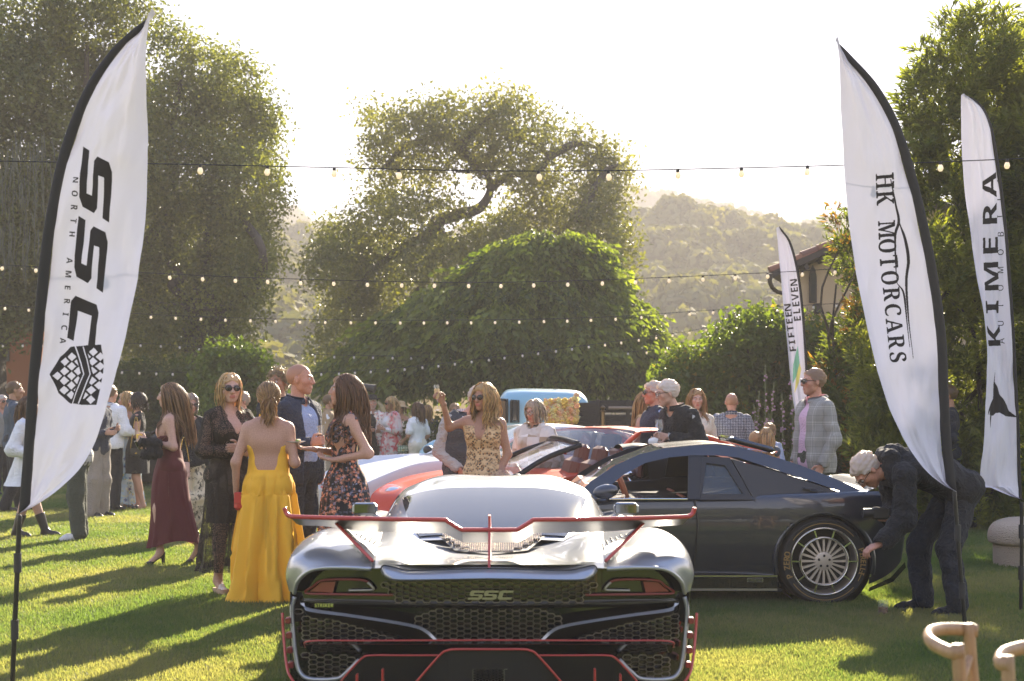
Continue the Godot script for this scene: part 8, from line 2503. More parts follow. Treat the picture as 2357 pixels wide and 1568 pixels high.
func build_flags() -> void:
	var ink := Color(0.13, 0.12, 0.12)
	var sans := font("Droid Sans", 700)
	var serif := font("Droid Serif", 700)
	flag("", "tall white feather flag with slanted black letters and checkered crest, left of the lawn", 7.35,
		[[1184, 42, 46], [1160, 44, 95], [1120, 47, 152], [1070, 51, 202], [1000, 56, 238], [880, 64, 272], [720, 79, 300], [560, 95, 316], [400, 124, 326], [300, 153, 331], [200, 196, 336], [120, 250, 341], [75, 296, 347], [45, 335, 353], [30, 356, 360]], false, 26.0,
		func(im: Image, xf: Transform2D) -> void:
			for q in [[Vector2(192, 338), letter_s(), 148.0], [Vector2(178, 496), letter_s(), 152.0], [Vector2(160, 668), letter_c(), 112.0]]:
				for poly in q[1]:
					var pts := PackedVector2Array()
					for p in poly: pts.append(xf * ((q[0] as Vector2) + Vector2(-0.085, 1.0) * p.x * q[2] + Vector2(1.0, 0.10) * p.y * 68.0))
					fill_poly(im, pts, ink)
			spaced(im, xf, "NORTH AMERICA", sans, Vector2(177, 400), Vector2(139, 800), 13.0, false, ink, 1.15)
			var shield := PackedVector2Array()
			for p in [[113, 862], [135, 822], [160, 799], [200, 795], [233, 794], [240, 830], [240, 870], [230, 933], [195, 933], [160, 928], [133, 905]]: shield.append(xf * Vector2(p[0], p[1]))
			fill_poly(im, shield, ink)
			var inner := PackedVector2Array()
			for p in [[123, 862], [140, 828], [163, 804], [200, 800], [229, 799], [235, 832], [235, 868], [226, 928], [196, 928], [162, 923], [138, 902]]: inner.append(Vector2(p[0], p[1]))
			for i in range(-2, 8):
				for j in range(-2, 16):
					if (i + j) % 2: continue
					var c := Vector2(130 + i * 17.0, 800 + j * 11.0)
					if Geometry2D.is_point_in_polygon(c, inner):
						var dm := PackedVector2Array()
						for p in [[-11, 0], [0, -10], [11, 0], [0, 10]]: dm.append(xf * (c + Vector2(p[0], p[1])))
						fill_poly(im, dm, Color(0.80, 0.79, 0.82))
			for q in [[0.0, 30.0, ink], [5.0, 3.0, Color(0.80, 0.79, 0.82)], [22.0, 3.0, Color(0.80, 0.79, 0.82)]]:
				var w: float = q[0]
				var ch := PackedVector2Array()
				for p in [[165 + w, 798], [165 + w + q[1], 798], [188 + w + q[1], 862], [162 + w + q[1], 930], [162 + w, 930], [188 + w, 862]]: ch.append(xf * Vector2(p[0], p[1]))
				fill_poly(im, ch, q[2])
			stroke(im, xf, [Vector2(236, 797), Vector2(241, 850), Vector2(231, 932)], 2.0, 2.0, Color(0.80, 0.79, 0.82)), [[45, 1186], [40, 1300], [33, 1450]], Vector2(26, 1600))
	flag("", "white feather flag with serif black lettering and a drawn car outline, above the stooping man", 8.8,
		[[1130, 2192, 2202], [1112, 2158, 2200], [1072, 2112, 2196], [1000, 2064, 2189], [900, 2024, 2184], [760, 1996, 2177], [600, 1974, 2153], [450, 1960, 2121], [300, 1946, 2077], [200, 1936, 2024], [130, 1928, 1962], [100, 1923, 1932], [92, 1921, 1925]], true, 23.0,
		func(im: Image, xf: Transform2D) -> void:
			spaced(im, xf, "HK MOTORCARS", serif, Vector2(2036, 398), Vector2(2068, 842), 40.0, false, ink, 0.86)
			stroke(im, xf, [Vector2(2051, 412), Vector2(2064, 470), Vector2(2072, 508), Vector2(2066, 540), Vector2(2066, 600), Vector2(2070, 652)], 5.0, 4.0, ink)
			stroke(im, xf, [Vector2(2072, 508), Vector2(2086, 552), Vector2(2094, 600), Vector2(2090, 650), Vector2(2096, 740), Vector2(2104, 826)], 9.0, 2.0, ink)
			stroke(im, xf, [Vector2(2070, 652), Vector2(2084, 672), Vector2(2090, 720), Vector2(2096, 800)], 4.0, 2.0, ink), [[2197, 1132], [2205, 1240], [2214, 1350]], Vector2(2227, 1500))
	flag("", "narrow white feather flag with bold black letters and a leaping-tail emblem, at the edge", 10.3,
		[[1150, 2348, 2353], [1138, 2312, 2352], [1122, 2274, 2352], [1108, 2247, 2351], [1000, 2254, 2348], [900, 2262, 2343], [800, 2267, 2338], [700, 2262, 2332], [500, 2241, 2316], [330, 2223, 2293], [260, 2217, 2272], [230, 2215, 2246], [218, 2214, 2220]], true, 8.0,
		func(im: Image, xf: Transform2D) -> void:
			spaced(im, xf, "KIMERA", sans, Vector2(2293, 812), Vector2(2279, 390), 31.0, true, ink, 2.1)
			spaced(im, xf, "AUTOMOBILI", font("Droid Sans", 400), Vector2(2309, 806), Vector2(2303, 396), 13.0, true, ink, 1.2)
			var em := PackedVector2Array()
			for p in [[2291, 853], [2289, 880], [2295, 893], [2299, 908], [2314, 926], [2325, 947], [2342, 962], [2314, 959], [2300, 951], [2290, 952], [2283, 958], [2273, 956], [2276, 936], [2285, 918], [2286, 886]]: em.append(xf * Vector2(p[0], p[1]))
			fill_poly(im, em, ink)
			for q in [[[2285, 920], [2273, 944], [2268, 956]], [[2284, 930], [2277, 960], [2275, 985]]]:
				var pts := []
				for p in q: pts.append(Vector2(p[0], p[1]))
				stroke(im, xf, pts, 4.0, 2.0, ink), [[2352, 1156], [2352, 1250], [2351, 1330]], Vector2(2350, 1411))
	flag("", "small white feather flag with stacked black capitals, behind the man in the grey blazer", 18.0,
		[[1180, 1836, 1868], [990, 1830, 1866], [900, 1820, 1862], [800, 1811, 1856], [700, 1804, 1849], [620, 1798, 1838], [560, 1794, 1822], [535, 1792, 1806], [522, 1791, 1795]], true, 6.0,
		func(im: Image, xf: Transform2D) -> void:
			spaced(im, xf, "FIFTEEN", sans, Vector2(1827, 812), Vector2(1814, 700), 16.0, true, ink, 1.25)
			spaced(im, xf, "ELEVEN", sans, Vector2(1838, 742), Vector2(1828, 642), 15.0, true, ink, 1.25)
			for q in [[Color(0.45, 0.66, 0.55), [[1838, 796], [1826, 838], [1824, 884], [1836, 862], [1842, 836]]], [Color(0.80, 0.76, 0.42), [[1842, 836], [1846, 850], [1840, 880], [1828, 905], [1832, 872]]]]:
				var pts := PackedVector2Array()
				for p in q[1]: pts.append(xf * Vector2(p[0], p[1]))
				fill_poly(im, pts, q[0]), [[1867, 1000], [1868, 1100]], Vector2(1868, 1208))

# ---------------------------------------------------------------- strings of bulbs
func build_light_strings() -> void:
	var bg := Geo.new()
	bg.lathe([Vector2(0, -0.078), Vector2(0.014, -0.074), Vector2(0.0225, -0.058), Vector2(0.0235, -0.046), Vector2(0.017, -0.028), Vector2(0.012, -0.020)], 14)
	var bulb := bg.mesh(-1.0)
	var sg := Geo.new()
	sg.lathe([Vector2(0, 0.006), Vector2(0.012, 0.006), Vector2(0.014, 0.0), Vector2(0.0145, -0.022), Vector2(0.0, -0.022)], 10)
	var socket := sg.mesh(40.0)
	var cable := mat(lin(0.015, 0.014, 0.013), 0.6)
	var glass := mat(Color(0.80, 0.79, 0.76), 0.08, 0.0, {"backlight_enabled": true, "backlight": Color(1.0, 0.95, 0.85)})
	var n := 0
	for q in [[9.3, "string of clear bulbs on black cable, the highest and nearest", [[-60, 370], [457, 379], [771, 386], [1082, 393], [1388, 393], [1691, 387], [1955, 380], [2135, 374], [2420, 362]], 154.0, 457.0],
			[18.0, "string of clear bulbs crossing at the top of the weeping tree", [[-60, 606], [313, 627], [636, 641], [1029, 650], [1333, 646], [1701, 631], [1917, 619], [2188, 596], [2420, 582]], 77.0, 313.0],
			[24.0, "string of clear bulbs crossing the middle of the weeping tree", [[-60, 700], [347, 724], [683, 735], [1026, 737], [1366, 731], [1640, 714], [1918, 699], [2200, 680]], 56.5, 347.0],
			[30.0, "string of small bulbs sagging low across the weeping tree, right end higher", [[-60, 792], [323, 791], [549, 807], [800, 818], [1140, 820], [1400, 812], [1620, 799], [1960, 777], [2150, 765]], 45.0, 323.0],
			[28.0, "lowest string of small bulbs, rising to the thin dark post", [[200, 846], [320, 854], [560, 860], [745, 857], [936, 845], [1130, 823], [1310, 800], [1445, 782], [1560, 766], [1641, 752]], 38.5, 283.0]]:
		var d: float = q[0]
		var pts := []
		for p in q[2]: pts.append(at(p[0], p[1], d))
		var o := thing("light_string", q[1], "string lights", pts[0], 0.0, "strings of bulbs over the lawn")
		var path := cat(pts, 12)
		for i in path.size(): path[i] -= o.position
		var cg := Geo.new()
		cg.tube(path, 0.0036 if d < 12 else 0.0045, 5)
		put("cable", cg, cable, o, -1.0)
		var step: float = (q[3] as float) * d / FOC
		var first: float = at(q[4], 0, d).x - o.position.x
		var x := fposmod(first, step)
		var r := RandomNumberGenerator.new()
		r.seed = int(d * 10)
		for i in path.size() - 1:
			while x >= path[i].x and x < path[i + 1].x:
				var p: Vector3 = path[i].lerp(path[i + 1], (x - path[i].x) / (path[i + 1].x - path[i].x))
				var b := MeshInstance3D.new()
				b.name = "bulb"
				b.mesh = bulb; b.material_override = glass
				b.transform = Transform3D(Basis(Vector3.BACK, r.randfn() * 0.08).rotated(Vector3.RIGHT, r.randfn() * 0.1).scaled(Vector3.ONE * (0.80 if d < 12 else 0.95)), p - Vector3(0, 0.004 * r.randf(), 0))
				x += step * r.randf_range(-0.05, 0.05)
				o.add_child(b, true)
				var s := MeshInstance3D.new()
				s.name = "socket"
				s.mesh = socket; s.material_override = cable
				b.add_child(s, true)
				x += step
	var pole := Geo.new()
	var base := ground(1641, 28.0)
	pole.lathe([Vector2(0.045, 0), Vector2(0.04, 2.0), Vector2(0.035, 3.08), Vector2(0.0, 3.1)], 10)
	var po := put("light_post", pole, cable)
	po.position = base
	tag(po, "thin dark post standing out of the climbing shrub, end of a bulb string", "post")
	var sp := thing("garden_spotlight", "dark twin spotlight on a short post beyond the guests", "spotlight", ground(828, 24.0))
	var pg := Geo.new()
	pg.tube([Vector3(0, 0, 0), Vector3(0, 1.72, 0)], 0.035, 8)
	put("post", pg, cable, sp)
	for q in [[-0.06, 0.5, 1.78], [0.16, 0.15, 1.80]]:
		var hg := Geo.new()
		hg.tube([Vector3(q[0] - 0.12, q[2] + 0.03, 0), Vector3(q[0] + 0.06, q[2], 0.04), Vector3(q[0] + 0.10, q[2] - 0.01, 0.05)], [0.05, 0.065, 0.075], 12)
		put("lamp_head", hg, cable, sp, 40.0)

# ---------------------------------------------------------------- houses and edging
func build_houses() -> void:
	var stucco := bump(mat(lin(0.55, 0.41, 0.26), 0.95), 0.2, 0.8, Vector3.ONE * 3.0, 6)
	var d := 27.0
	var o := thing("tiled_house", "ochre stucco house with clay-tiled gable, behind the white flags", "house", ground(1840, d))
	var E := func(px: float, py: float, z := 0.0) -> Vector3: return at(px, py, d) - o.position + Vector3(0, 0, z)
	var e := E as Callable
	var w := Geo.new()
	var pts := []
	for p in [[1838, 1170], [1838, 618], [1990, 545], [2140, 475], [2290, 545], [2290, 1170]]: pts.append(Vector2(e.call(p[0], p[1]).x, e.call(p[0], p[1]).y))
	w.prism(pts, 0.3, Transform3D(Basis(), Vector3(0, 0, -0.15)))
	w.box((e.call(1838, 900) as Vector3) + Vector3(1.15, 0.2, -3.0), Vector3(0.29, 4.6, 5.6), Basis(Vector3.UP, -0.33))
	var wall := put("wall", w, stucco, o)
	var dark := mat(lin(0.035, 0.025, 0.02), 0.7)
	var win := Geo.new()
	var wp := []
	for p in [[1862, 697], [1862, 640], [1865, 622], [1870, 611], [1876, 622], [1879, 640], [1879, 697]]: wp.append(Vector2(e.call(p[0], p[1]).x, e.call(p[0], p[1]).y))
	win.prism(wp, 0.06, Transform3D(Basis(), Vector3(0, 0, 0.02)))
	var wm := put("window", win, dark, o)
	var pane := Geo.new()
	pane.box(e.call(1870.5, 662, 0.055), Vector3(0.085, 0.52, 0.01))
	put("pane", pane, mats.tint_glass, wm)
	var br := Geo.new()
	br.rbox(e.call(1878, 712, 0.10), Vector3(0.12, 0.20, 0.24), 0.02)
	put("window_box", br, dark, o)
	# roof: slabs, rafters and one tile after another up the rake
	var clay := [mat(lin(0.20, 0.085, 0.05), 0.85), mat(lin(0.26, 0.12, 0.07), 0.85), mat(lin(0.15, 0.07, 0.05), 0.85)]
	var roof := Geo.new()
	var a: Vector3 = e.call(1768, 630, 0.45)
	var b: Vector3 = e.call(2140, 462, 0.45)
	var back := Vector3(2.2, 0, -6.5)
	roof.quadp(a, b, b + back, a + back)
	roof.quadp(a + Vector3(0, -0.12, 0), a + Vector3(0, -0.12, 0) + back, b + Vector3(0, -0.12, 0) + back, b + Vector3(0, -0.12, 0))
	roof.quadp(a, a + Vector3(0, -0.12, 0), b + Vector3(0, -0.12, 0), b)
	roof.quadp(a, a + back, a + back + Vector3(0, -0.12, 0), a + Vector3(0, -0.12, 0))
	var c2: Vector3 = e.call(2400, 590, 0.45)
	roof.quadp(b, c2, c2 + back, b + back)
	var rf := put("roof", roof, dark, o)
	var dir := (b - a).normalized()
	var n := Vector3(-dir.y, dir.x, 0)
	var tiles := []
	for v in 3:
		var tg := Geo.new()
		var rows := []
		for i in 3:
			var row := []
			for j in 7:
				var an := PI * j / 6.0
				row.append(dir * (i * 0.20 - 0.02) + n * (sin(an) * lerpf(0.10, 0.08, i / 2.0) + 0.015 - i * 0.008 + v * 0.006) + Vector3(0, 0, cos(an) * lerpf(0.115, 0.09, i / 2.0)))
			rows.append(row)
		tg.sheet(rows)
		var cap := rows[0] as Array
		var m := tg.vert(dir * -0.02)
		for j in 6: tg.tri(m, tg.vert(cap[j]), tg.vert(cap[j + 1]))
		tiles.append(tg.mesh(35.0))
	var len := a.distance_to(b)
	for row in 4:
		for i in int(len / 0.33):
			var k := (i * 7 + row * 3) % 3
			var t := put("tile", tiles[k], clay[(i + row * 2) % 3], rf)
			t.position = a + dir * (i * 0.33) + Vector3(0.09, 0, -0.27) * row + Vector3(0, 0, -0.10)
	for i in 9:
		var rg := Geo.new()
		rg.rbox(a + dir * (0.35 + i * 0.36) + Vector3(0, -0.20, -0.30), Vector3(0.09, 0.11, 0.5), 0.01, Basis(Vector3.BACK, atan2(dir.y, dir.x)))
		put("rafter", rg, dark, o)
	var gut := Geo.new()
	gut.tube(cat([a + Vector3(-0.04, -0.05, 0), a + Vector3(-0.03, -0.22, -0.05), a + Vector3(0.12, -0.36, -0.2), a + Vector3(0.45, -0.42, -0.3)], 4), 0.04, 8)
	put("downpipe", gut, dark, o, -1.0)
	# the terracotta house at the left edge
	d = 36.0
	var o2 := thing("terracotta_house", "terracotta stucco house at the edge under the mossy oak", "house", ground(-40, d))
	var w2 := Geo.new()
	w2.box(Vector3(0.2, 1.9, -0.2), Vector3(2.3, 3.8, 0.3))
	w2.box(Vector3(1.18, 1.9, -2.5), Vector3(0.3, 3.8, 4.3))
	put("wall", w2, bump(mat(lin(0.25, 0.085, 0.032), 0.95), 0.2, 0.8, Vector3.ONE * 3.0, 6), o2)
	var f2 := Geo.new()
	var mid := at(2, 790, d) - o2.position
	for q in [[Vector3(0.17, 0, 0), Vector3(0.05, 0.92, 0.06)], [Vector3(-0.17, 0, 0), Vector3(0.05, 0.92, 0.06)], [Vector3(0, 0.44, 0), Vector3(0.29, 0.05, 0.06)], [Vector3(0, -0.44, 0), Vector3(0.29, 0.05, 0.06)], [Vector3(0, 0, -0.006), Vector3(0.025, 0.82, 0.04)], [Vector3(0, 0.1, -0.012), Vector3(0.28, 0.022, 0.036)]]: f2.box(Vector3(mid.x, mid.y, -0.02) + q[0], q[1])
	var wf := put("window", f2, mat(lin(0.06, 0.06, 0.05), 0.7), o2)
	var p2 := Geo.new()
	p2.box(Vector3(mid.x, mid.y, -0.045), Vector3(0.3, 0.86, 0.01))
	put("pane", p2, mat(lin(0.16, 0.15, 0.12), 0.15), wf)
	# garden edging: one stone after another, with soil behind
	var soil := Geo.new()
	soil.box(Vector3(8.2, 0.03, -22.4), Vector3(5.6, 0.10, 2.6))
	structure("soil_bed", soil, bump(mat(lin(0.05, 0.032, 0.022), 1.0), 0.15, 3.0, Vector3.ONE, 9))
	var kerb := structure("kerb", Geo.new(), mat(lin(0.30, 0.22, 0.15), 0.9))
	var kb := Geo.new()
	kb.box(Vector3(8.2, 0.03, -21.02), Vector3(5.6, 0.06, 0.08))
	kerb.mesh = kb.mesh()
	var st := Geo.new()
	st.rbox(Vector3.ZERO, Vector3(0.44, 0.13, 0.16), 0.025)
	var stone := st.mesh(40.0)
	var tones := [mat(lin(0.32, 0.24, 0.16), 0.9), mat(lin(0.26, 0.20, 0.14), 0.9), mat(lin(0.36, 0.28, 0.20), 0.9)]
	for i in 12:
		var b2 := put("edging_stone", stone, tones[(i * 5) % 3], kerb)
		b2.transform = Transform3D(Basis(Vector3.UP, 0.03 * sin(i * 3.0)), Vector3(5.62 + i * 0.46, 0.07 + 0.006 * sin(i * 5.0), -20.98))

# ---------------------------------------------------------------- seats, glasses, bags
func glass_of(called: String, label: String, cat_name: String, at_p: Vector3, profile: Array, drink: Color, fill: float, tilt := 0.0) -> Node3D:
	var o := thing(called, label, cat_name, at_p)
	o.rotation.z = tilt
	var g := Geo.new()
	var pr := []
	for p in profile: pr.append(Vector2(p[0], p[1]))
	g.lathe(pr, 24)
	put("glass", g, mats.clear_glass, o, 40.0)
	if fill > 0.0:
		var q := Geo.new()
		var inner := []
		var yf: float = profile[-1][1] - fill * 0.5
		for k in profile.size():
			var p: Array = profile[k]
			if p[0] > 0.011 and p[1] < yf and k > 2: inner.append(Vector2(p[0] * 0.94, p[1] + 0.003))
		if inner.size() > 0: inner.append(Vector2(inner[-1].x * 1.02, yf))
		if inner.size() >= 2:
			inner.push_front(Vector2(0, inner[0].y)); inner.append(Vector2(0, inner[-1].y))
			q.lathe(inner, 20)
			put("drink", q, mat(drink, 0.5, 0.0, {"metallic_specular": 0.1}), o, 40.0)
	return o

func bag(label: String, at_p: Vector3, size: Vector3, m: Material, yaw := 0.0, chain := 0.0, clasp := true) -> Node3D:
	var o := thing("handbag", label, "handbag", at_p, yaw)
	var g := Geo.new()
	g.rbox(Vector3.ZERO, size, minf(size.z * 0.4, 0.03))
	put("body", g, m, o, 40.0)
	var f := Geo.new()
	f.rbox(Vector3(0, size.y * 0.18, size.z * 0.5), Vector3(size.x * 0.98, size.y * 0.6, 0.012), 0.004)
	put("flap", f, m, o, 40.0)
	if clasp:
		var c := Geo.new()
		c.rbox(Vector3(0, -size.y * 0.08, size.z * 0.5 + 0.010), Vector3(0.03, 0.022, 0.008), 0.003)
		put("clasp", c, mats.gold, o)
	if chain > 0.0:
		var s := Geo.new()
		s.tube(cat([Vector3(-size.x * 0.45, size.y * 0.5, 0), Vector3(-size.x * 0.2, size.y * 0.5 + chain * 0.7, 0), Vector3(0, size.y * 0.5 + chain, 0), Vector3(size.x * 0.2, size.y * 0.5 + chain * 0.7, 0), Vector3(size.x * 0.45, size.y * 0.5, 0)], 4), 0.006, 6)
		put("strap", s, mats.gold, o, -1.0)
	return o

func build_props() -> void:
	mats.gold = mat(lin(0.55, 0.38, 0.12), 0.25, 1.0)
	var flute := [[0.0, -0.115], [0.032, -0.115], [0.030, -0.110], [0.005, -0.103], [0.004, -0.03], [0.012, -0.012], [0.022, 0.01], [0.0255, 0.05], [0.0255, 0.09], [0.0245, 0.115]]
	var wine := [[0.0, -0.10], [0.036, -0.10], [0.034, -0.095], [0.005, -0.088], [0.004, -0.012], [0.02, 0.002], [0.036, 0.03], [0.040, 0.055], [0.037, 0.09], [0.032, 0.12]]
	var cup := [[0.0, -0.05], [0.033, -0.05], [0.035, -0.045], [0.036, -0.02], [0.038, 0.01], [0.039, 0.03], [0.041, 0.055]]
	glass_of("champagne_flute", "champagne flute held high by the blonde woman in leopard print", "glass", held.leor + Vector3(0, -0.01, 0), flute, Color(0.60, 0.42, 0.18), 0.07, 0.05)
	glass_of("wine_glass", "empty wine glass held by the white-haired man in the black cardigan", "glass", held.cardl + Vector3(0, 0.035, 0.01), wine, Color.BLACK, 0.0)
	var nap := Geo.new()
	nap.sheet(smooth_rows([[Vector3(-0.05, 0.02, 0), Vector3(0, 0.035, 0.02), Vector3(0.04, 0.02, 0.01)], [Vector3(-0.06, -0.01, 0.02), Vector3(-0.01, 0.0, 0.03), Vector3(0.03, -0.01, 0.015)], [Vector3(-0.03, -0.06, 0.0), Vector3(0.0, -0.045, 0.02), Vector3(0.02, -0.07, 0.0)]], 4, 4))
	var np := put("napkin", nap, mat(lin(0.75, 0.74, 0.72), 0.9), null, -1.0)
	np.position = held.cardl + Vector3(-0.05, -0.05, 0.03)
	tag(np, "white paper napkin held against the stem of the wine glass", "napkin")
	glass_of("beer_flute", "tall dark glass held by the heavyset man in the suit", "glass", held.baldr + Vector3(0, 0.01, 0), [[0.0, -0.12], [0.032, -0.12], [0.03, -0.112], [0.006, -0.10], [0.012, -0.08], [0.022, -0.05], [0.027, 0.0], [0.030, 0.06], [0.030, 0.12]], Color(0.10, 0.03, 0.01), 0.16)
	glass_of("tumbler", "glass of yellow drink held out by the woman in maroon", "glass", held.maroonl + Vector3(0, 0.02, 0), cup, Color(0.75, 0.46, 0.03), 0.07)
	glass_of("tumbler", "pink drink in the hand of the woman in the straw hat", "glass", held.strawl, cup, Color(0.6, 0.15, 0.1), 0.07)
	glass_of("tumbler", "glass of amber drink standing on the grass by the rear wheel", "glass", ground(2033, 10.15) + Vector3(0, 0.057, 0), [[0.0, -0.055], [0.032, -0.055], [0.034, -0.05], [0.034, -0.048], [0.034, -0.03], [0.0345, -0.005], [0.035, 0.004], [0.036, 0.06]], Color(0.11, 0.04, 0.006), 0.105)
	# plate of food
	var pl := thing("plate", "small white plate of canapés held by the brown-haired woman", "plate", held.plater + Vector3(-0.06, 0.012, 0.0))
	var pg := Geo.new()
	pg.lathe([Vector2(0, 0), Vector2(0.05, 0.0), Vector2(0.085, 0.012), Vector2(0.087, 0.015), Vector2(0.05, 0.006), Vector2(0, 0.005)], 28)
	put("dish", pg, mat(lin(0.72, 0.72, 0.70), 0.25), pl, -1.0)
	for q in [[-0.03, 0.0, lin(0.35, 0.16, 0.05)], [0.02, 0.02, lin(0.15, 0.22, 0.05)], [0.025, -0.03, lin(0.55, 0.35, 0.15)]]:
		var fg := Geo.new()
		fg.ball(Vector3(q[0], 0.018, q[1]), Vector3(0.022, 0.014, 0.018), 6)
		put("canape", fg, mat(q[2], 0.6), pl, -1.0)
	# bags and small things in hands
	bag("glossy red clutch in the hand of the woman in the yellow gown", held.yellowl + Vector3(0.0, 0.03, 0.02), Vector3(0.085, 0.14, 0.05), mat(lin(0.50, 0.015, 0.02), 0.15, 0.0, {"clearcoat_enabled": true}), 0.2, 0.0, false)
	bag("pale pink handbag on a gold chain beside the grey-haired woman", at(423, 1083, 16.1), Vector3(0.13, 0.19, 0.06), mat(lin(0.62, 0.40, 0.33), 0.5), 0.15, 0.28)
	bag("small black quilted bag with gold clasp beside the short black dress", at(313, 1042, 20.3), Vector3(0.17, 0.12, 0.05), mat(lin(0.012, 0.012, 0.012), 0.4), 0.2, 0.45)
	bag("green and white patterned box bag carried by the woman in the white T-shirt", held.teel + Vector3(0.0, -0.10, 0.0), Vector3(0.18, 0.13, 0.07), print_cloth(tex(32, 32, func(u, v): return Color(0.72, 0.76, 0.68) if fposmod(u * 4.0, 1.0) < 0.7 and fposmod(v * 4.0, 1.0) < 0.7 else Color(0.22, 0.36, 0.28)), 0.16, 0.4), 0.3, 0.12)
	bag("white handbag under the arm of the woman in the navy top", at(988, 999, 24.9), Vector3(0.19, 0.11, 0.06), mat(lin(0.66, 0.62, 0.55), 0.5), -0.2, 0.14)
	var fur := Geo.new()
	var fs := Sdf.new(Vector3(-0.14, -0.14, -0.08), Vector3(0.14, 0.14, 0.08), 0.012)
	fs.cap(Vector3(-0.07, 0.06, 0), Vector3(0.06, 0.05, 0), 0.045, 0.05, 0.03)
	fs.cap(Vector3(-0.04, -0.05, 0), Vector3(0.06, -0.04, 0), 0.05, 0.055, 0.04)
	fs.wrinkle(0.025, 40.0, 3)
	fs.mesh_into(fur)
	var fm := put("wrap", fur, mat(lin(0.012, 0.011, 0.011), 0.95), null, -1.0)
	fm.position = at(346, 1034, 13.15)
	tag(fm, "black furry wrap carried over the arm of the woman in maroon", "wrap")
	var ph := thing("phone", "phone in the hand of the woman in maroon, below her drink", "phone", held.maroonr + Vector3(-0.02, 0.01, 0.03))
	ph.rotation = Vector3(0.9, 0.5, 0.5)
	var phg := Geo.new()
	phg.rbox(Vector3.ZERO, Vector3(0.072, 0.148, 0.009), 0.004)
	put("case", phg, mat(lin(0.45, 0.42, 0.42), 0.3), ph)
	var scr := Geo.new()
	scr.rbox(Vector3(0, 0, 0.0055), Vector3(0.066, 0.14, 0.002), 0.0008)
	put("screen", scr, mats.tint_glass, ph)
	var cam := thing("camera", "black camera in the hand of the stooping man, close to the car's tail", "camera", held.stoopr + Vector3(0.0, 0.01, 0.02))
	var cg := Geo.new()
	cg.rbox(Vector3.ZERO, Vector3(0.13, 0.09, 0.06), 0.015)
	put("body", cg, mats.plastic, cam)
	var cl := Geo.new()
	cl.lathe([Vector2(0, 0.0), Vector2(0.036, 0.0), Vector2(0.036, 0.07), Vector2(0.03, 0.075), Vector2(0, 0.065)], 18, Transform3D(Basis(Vector3.BACK, PI * 0.5), Vector3(-0.05, 0, 0)))
	put("lens", cl, mats.satin_black, cam)
	# pouf
	var po := thing("pouf", "round cream bouclé stool with domed cushion at the edge of the lawn", "stool", ground(2362, 13.3))
	var bc := mat(lin(0.52, 0.41, 0.30), 0.95, 0.0, {"rim_enabled": true, "rim": 0.4})
	bc.heightmap_enabled = true; bc.heightmap_texture = noise_tex(0.12, 44, 3, Color.BLACK, Color.WHITE, true); bc.heightmap_scale = 4.0; bc.uv1_triplanar = true; bc.uv1_scale = Vector3.ONE * 3.0
	var p1 := Geo.new()
	p1.lathe([Vector2(0.0, 0.0), Vector2(0.285, 0.0), Vector2(0.295, 0.02), Vector2(0.297, 0.20), Vector2(0.29, 0.215)], 48)
	put("base", p1, bc, po, 50.0)
	var p3 := Geo.new()
	p3.lathe(cat([Vector2(0.28, 0.205), Vector2(0.33, 0.225), Vector2(0.345, 0.27), Vector2(0.335, 0.34), Vector2(0.29, 0.405), Vector2(0.20, 0.445), Vector2(0.10, 0.46), Vector2(0.0, 0.463)], 3), 48)
	put("cushion", p3, bc, po, -1.0)
	# bentwood chairs, close by
	var wood := mat(Color.WHITE, 0.45)
	wood.albedo_texture = noise_tex(0.035, 61, 5, Color(0.52, 0.40, 0.28), Color(0.70, 0.57, 0.43))
	wood.uv1_triplanar = true
	wood.uv1_scale = Vector3(6, 1.2, 6)
	var ch := thing("bentwood_chair", "pale bentwood chair back seen edge-on, the smaller of the two in the corner", "chair", Vector3(1.252, 0, -3.83), deg_to_rad(-22.0), "pale bentwood chairs")
	# local: back rail bows to -x, seat to +x, near post at +z
	var rg := Geo.new()
	rg.tube(cat([Vector3(-0.02, 0.865, 0.19), Vector3(-0.055, 0.865, 0.19), Vector3(-0.105, 0.875, 0.12), Vector3(-0.125, 0.88, 0.0), Vector3(-0.105, 0.875, -0.12), Vector3(-0.055, 0.868, -0.19), Vector3(-0.01, 0.865, -0.195)], 6), 0.0135, 12, true, 1.35)
	put("top_rail", rg, wood, ch, -1.0)
	for z in [0.185, -0.19]:
		var lg := Geo.new()
		lg.tube(cat([Vector3(-0.035, 0.885, z), Vector3(-0.02, 0.7, z), Vector3(0.02, 0.46, z), Vector3(0.0, 0.2, z * 1.05), Vector3(-0.06, 0.0, z * 1.1)], 5), 0.017, 12)
		put("back_leg", lg, wood, ch, -1.0)
		var fl := Geo.new()
		fl.tube([Vector3(0.40, 0.44, z), Vector3(0.42, 0.0, z * 1.05)], [0.018, 0.014], 12)
		put("front_leg", fl, wood, ch, -1.0)
		var cb := Geo.new()
		cb.tube(cat([Vector3(-0.03, 0.80, z), Vector3(-0.05, 0.68, z * 0.2), Vector3(-0.01, 0.50, -z * 0.9)], 6), 0.011, 8)
		put("cross_brace", cb, wood, ch, -1.0)
	var sg := Geo.new()
	sg.rbox(Vector3(0.20, 0.455, 0), Vector3(0.43, 0.035, 0.42), 0.015)
	put("seat", sg, wood, ch)
	var stt := Geo.new()
	stt.tube([Vector3(0.0, 0.22, 0.19), Vector3(0.0, 0.22, -0.19)], 0.010, 8)
	put("stretcher", stt, wood, ch)
	var c2 := ch.duplicate() as Node3D
	c2.name = numbered("bentwood_chair")
	add_child(c2)
	c2.transform = Transform3D(Basis(Vector3.UP, deg_to_rad(-62.0)), Vector3(1.40, 0, -3.56))
	c2.set_meta("label", "pale bentwood chair back curving out of the frame, nearest the corner")

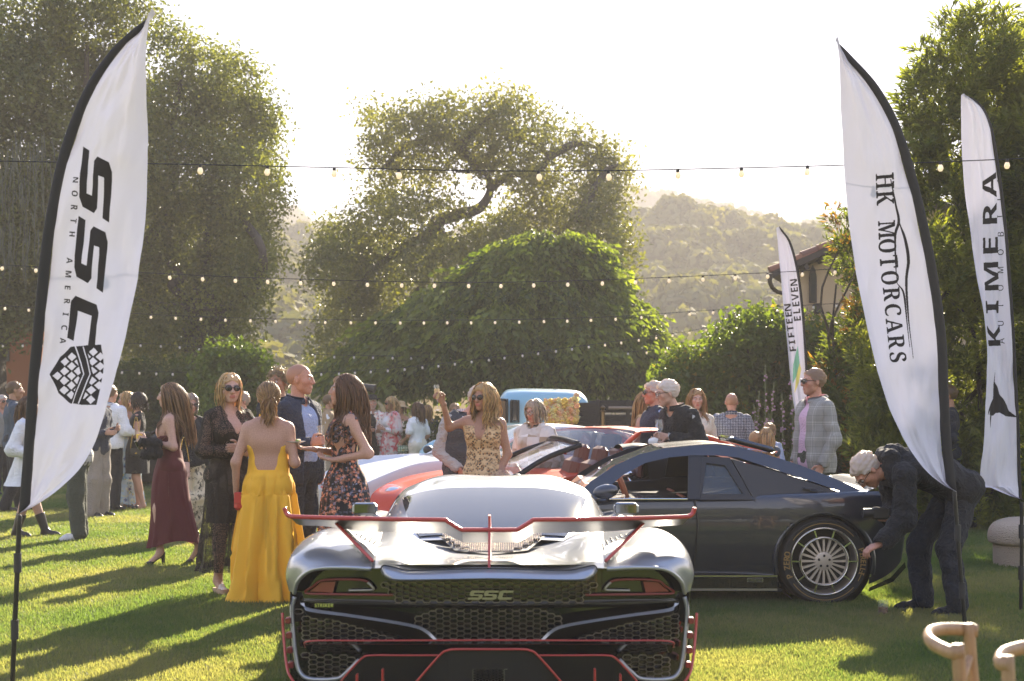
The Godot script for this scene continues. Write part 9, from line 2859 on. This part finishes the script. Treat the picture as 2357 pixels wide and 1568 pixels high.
func _ready() -> void:
	view_and_light()
	build_ground()
	build_hill_woods()
	people_mats()
	car_mats()
	build_houses()
	build_trees()
	build_shrubs()
	build_silver_car()
	build_navy_car()
	build_other_cars()
	build_truck()
	build_guests()
	build_flags()
	build_light_strings()
	build_props()
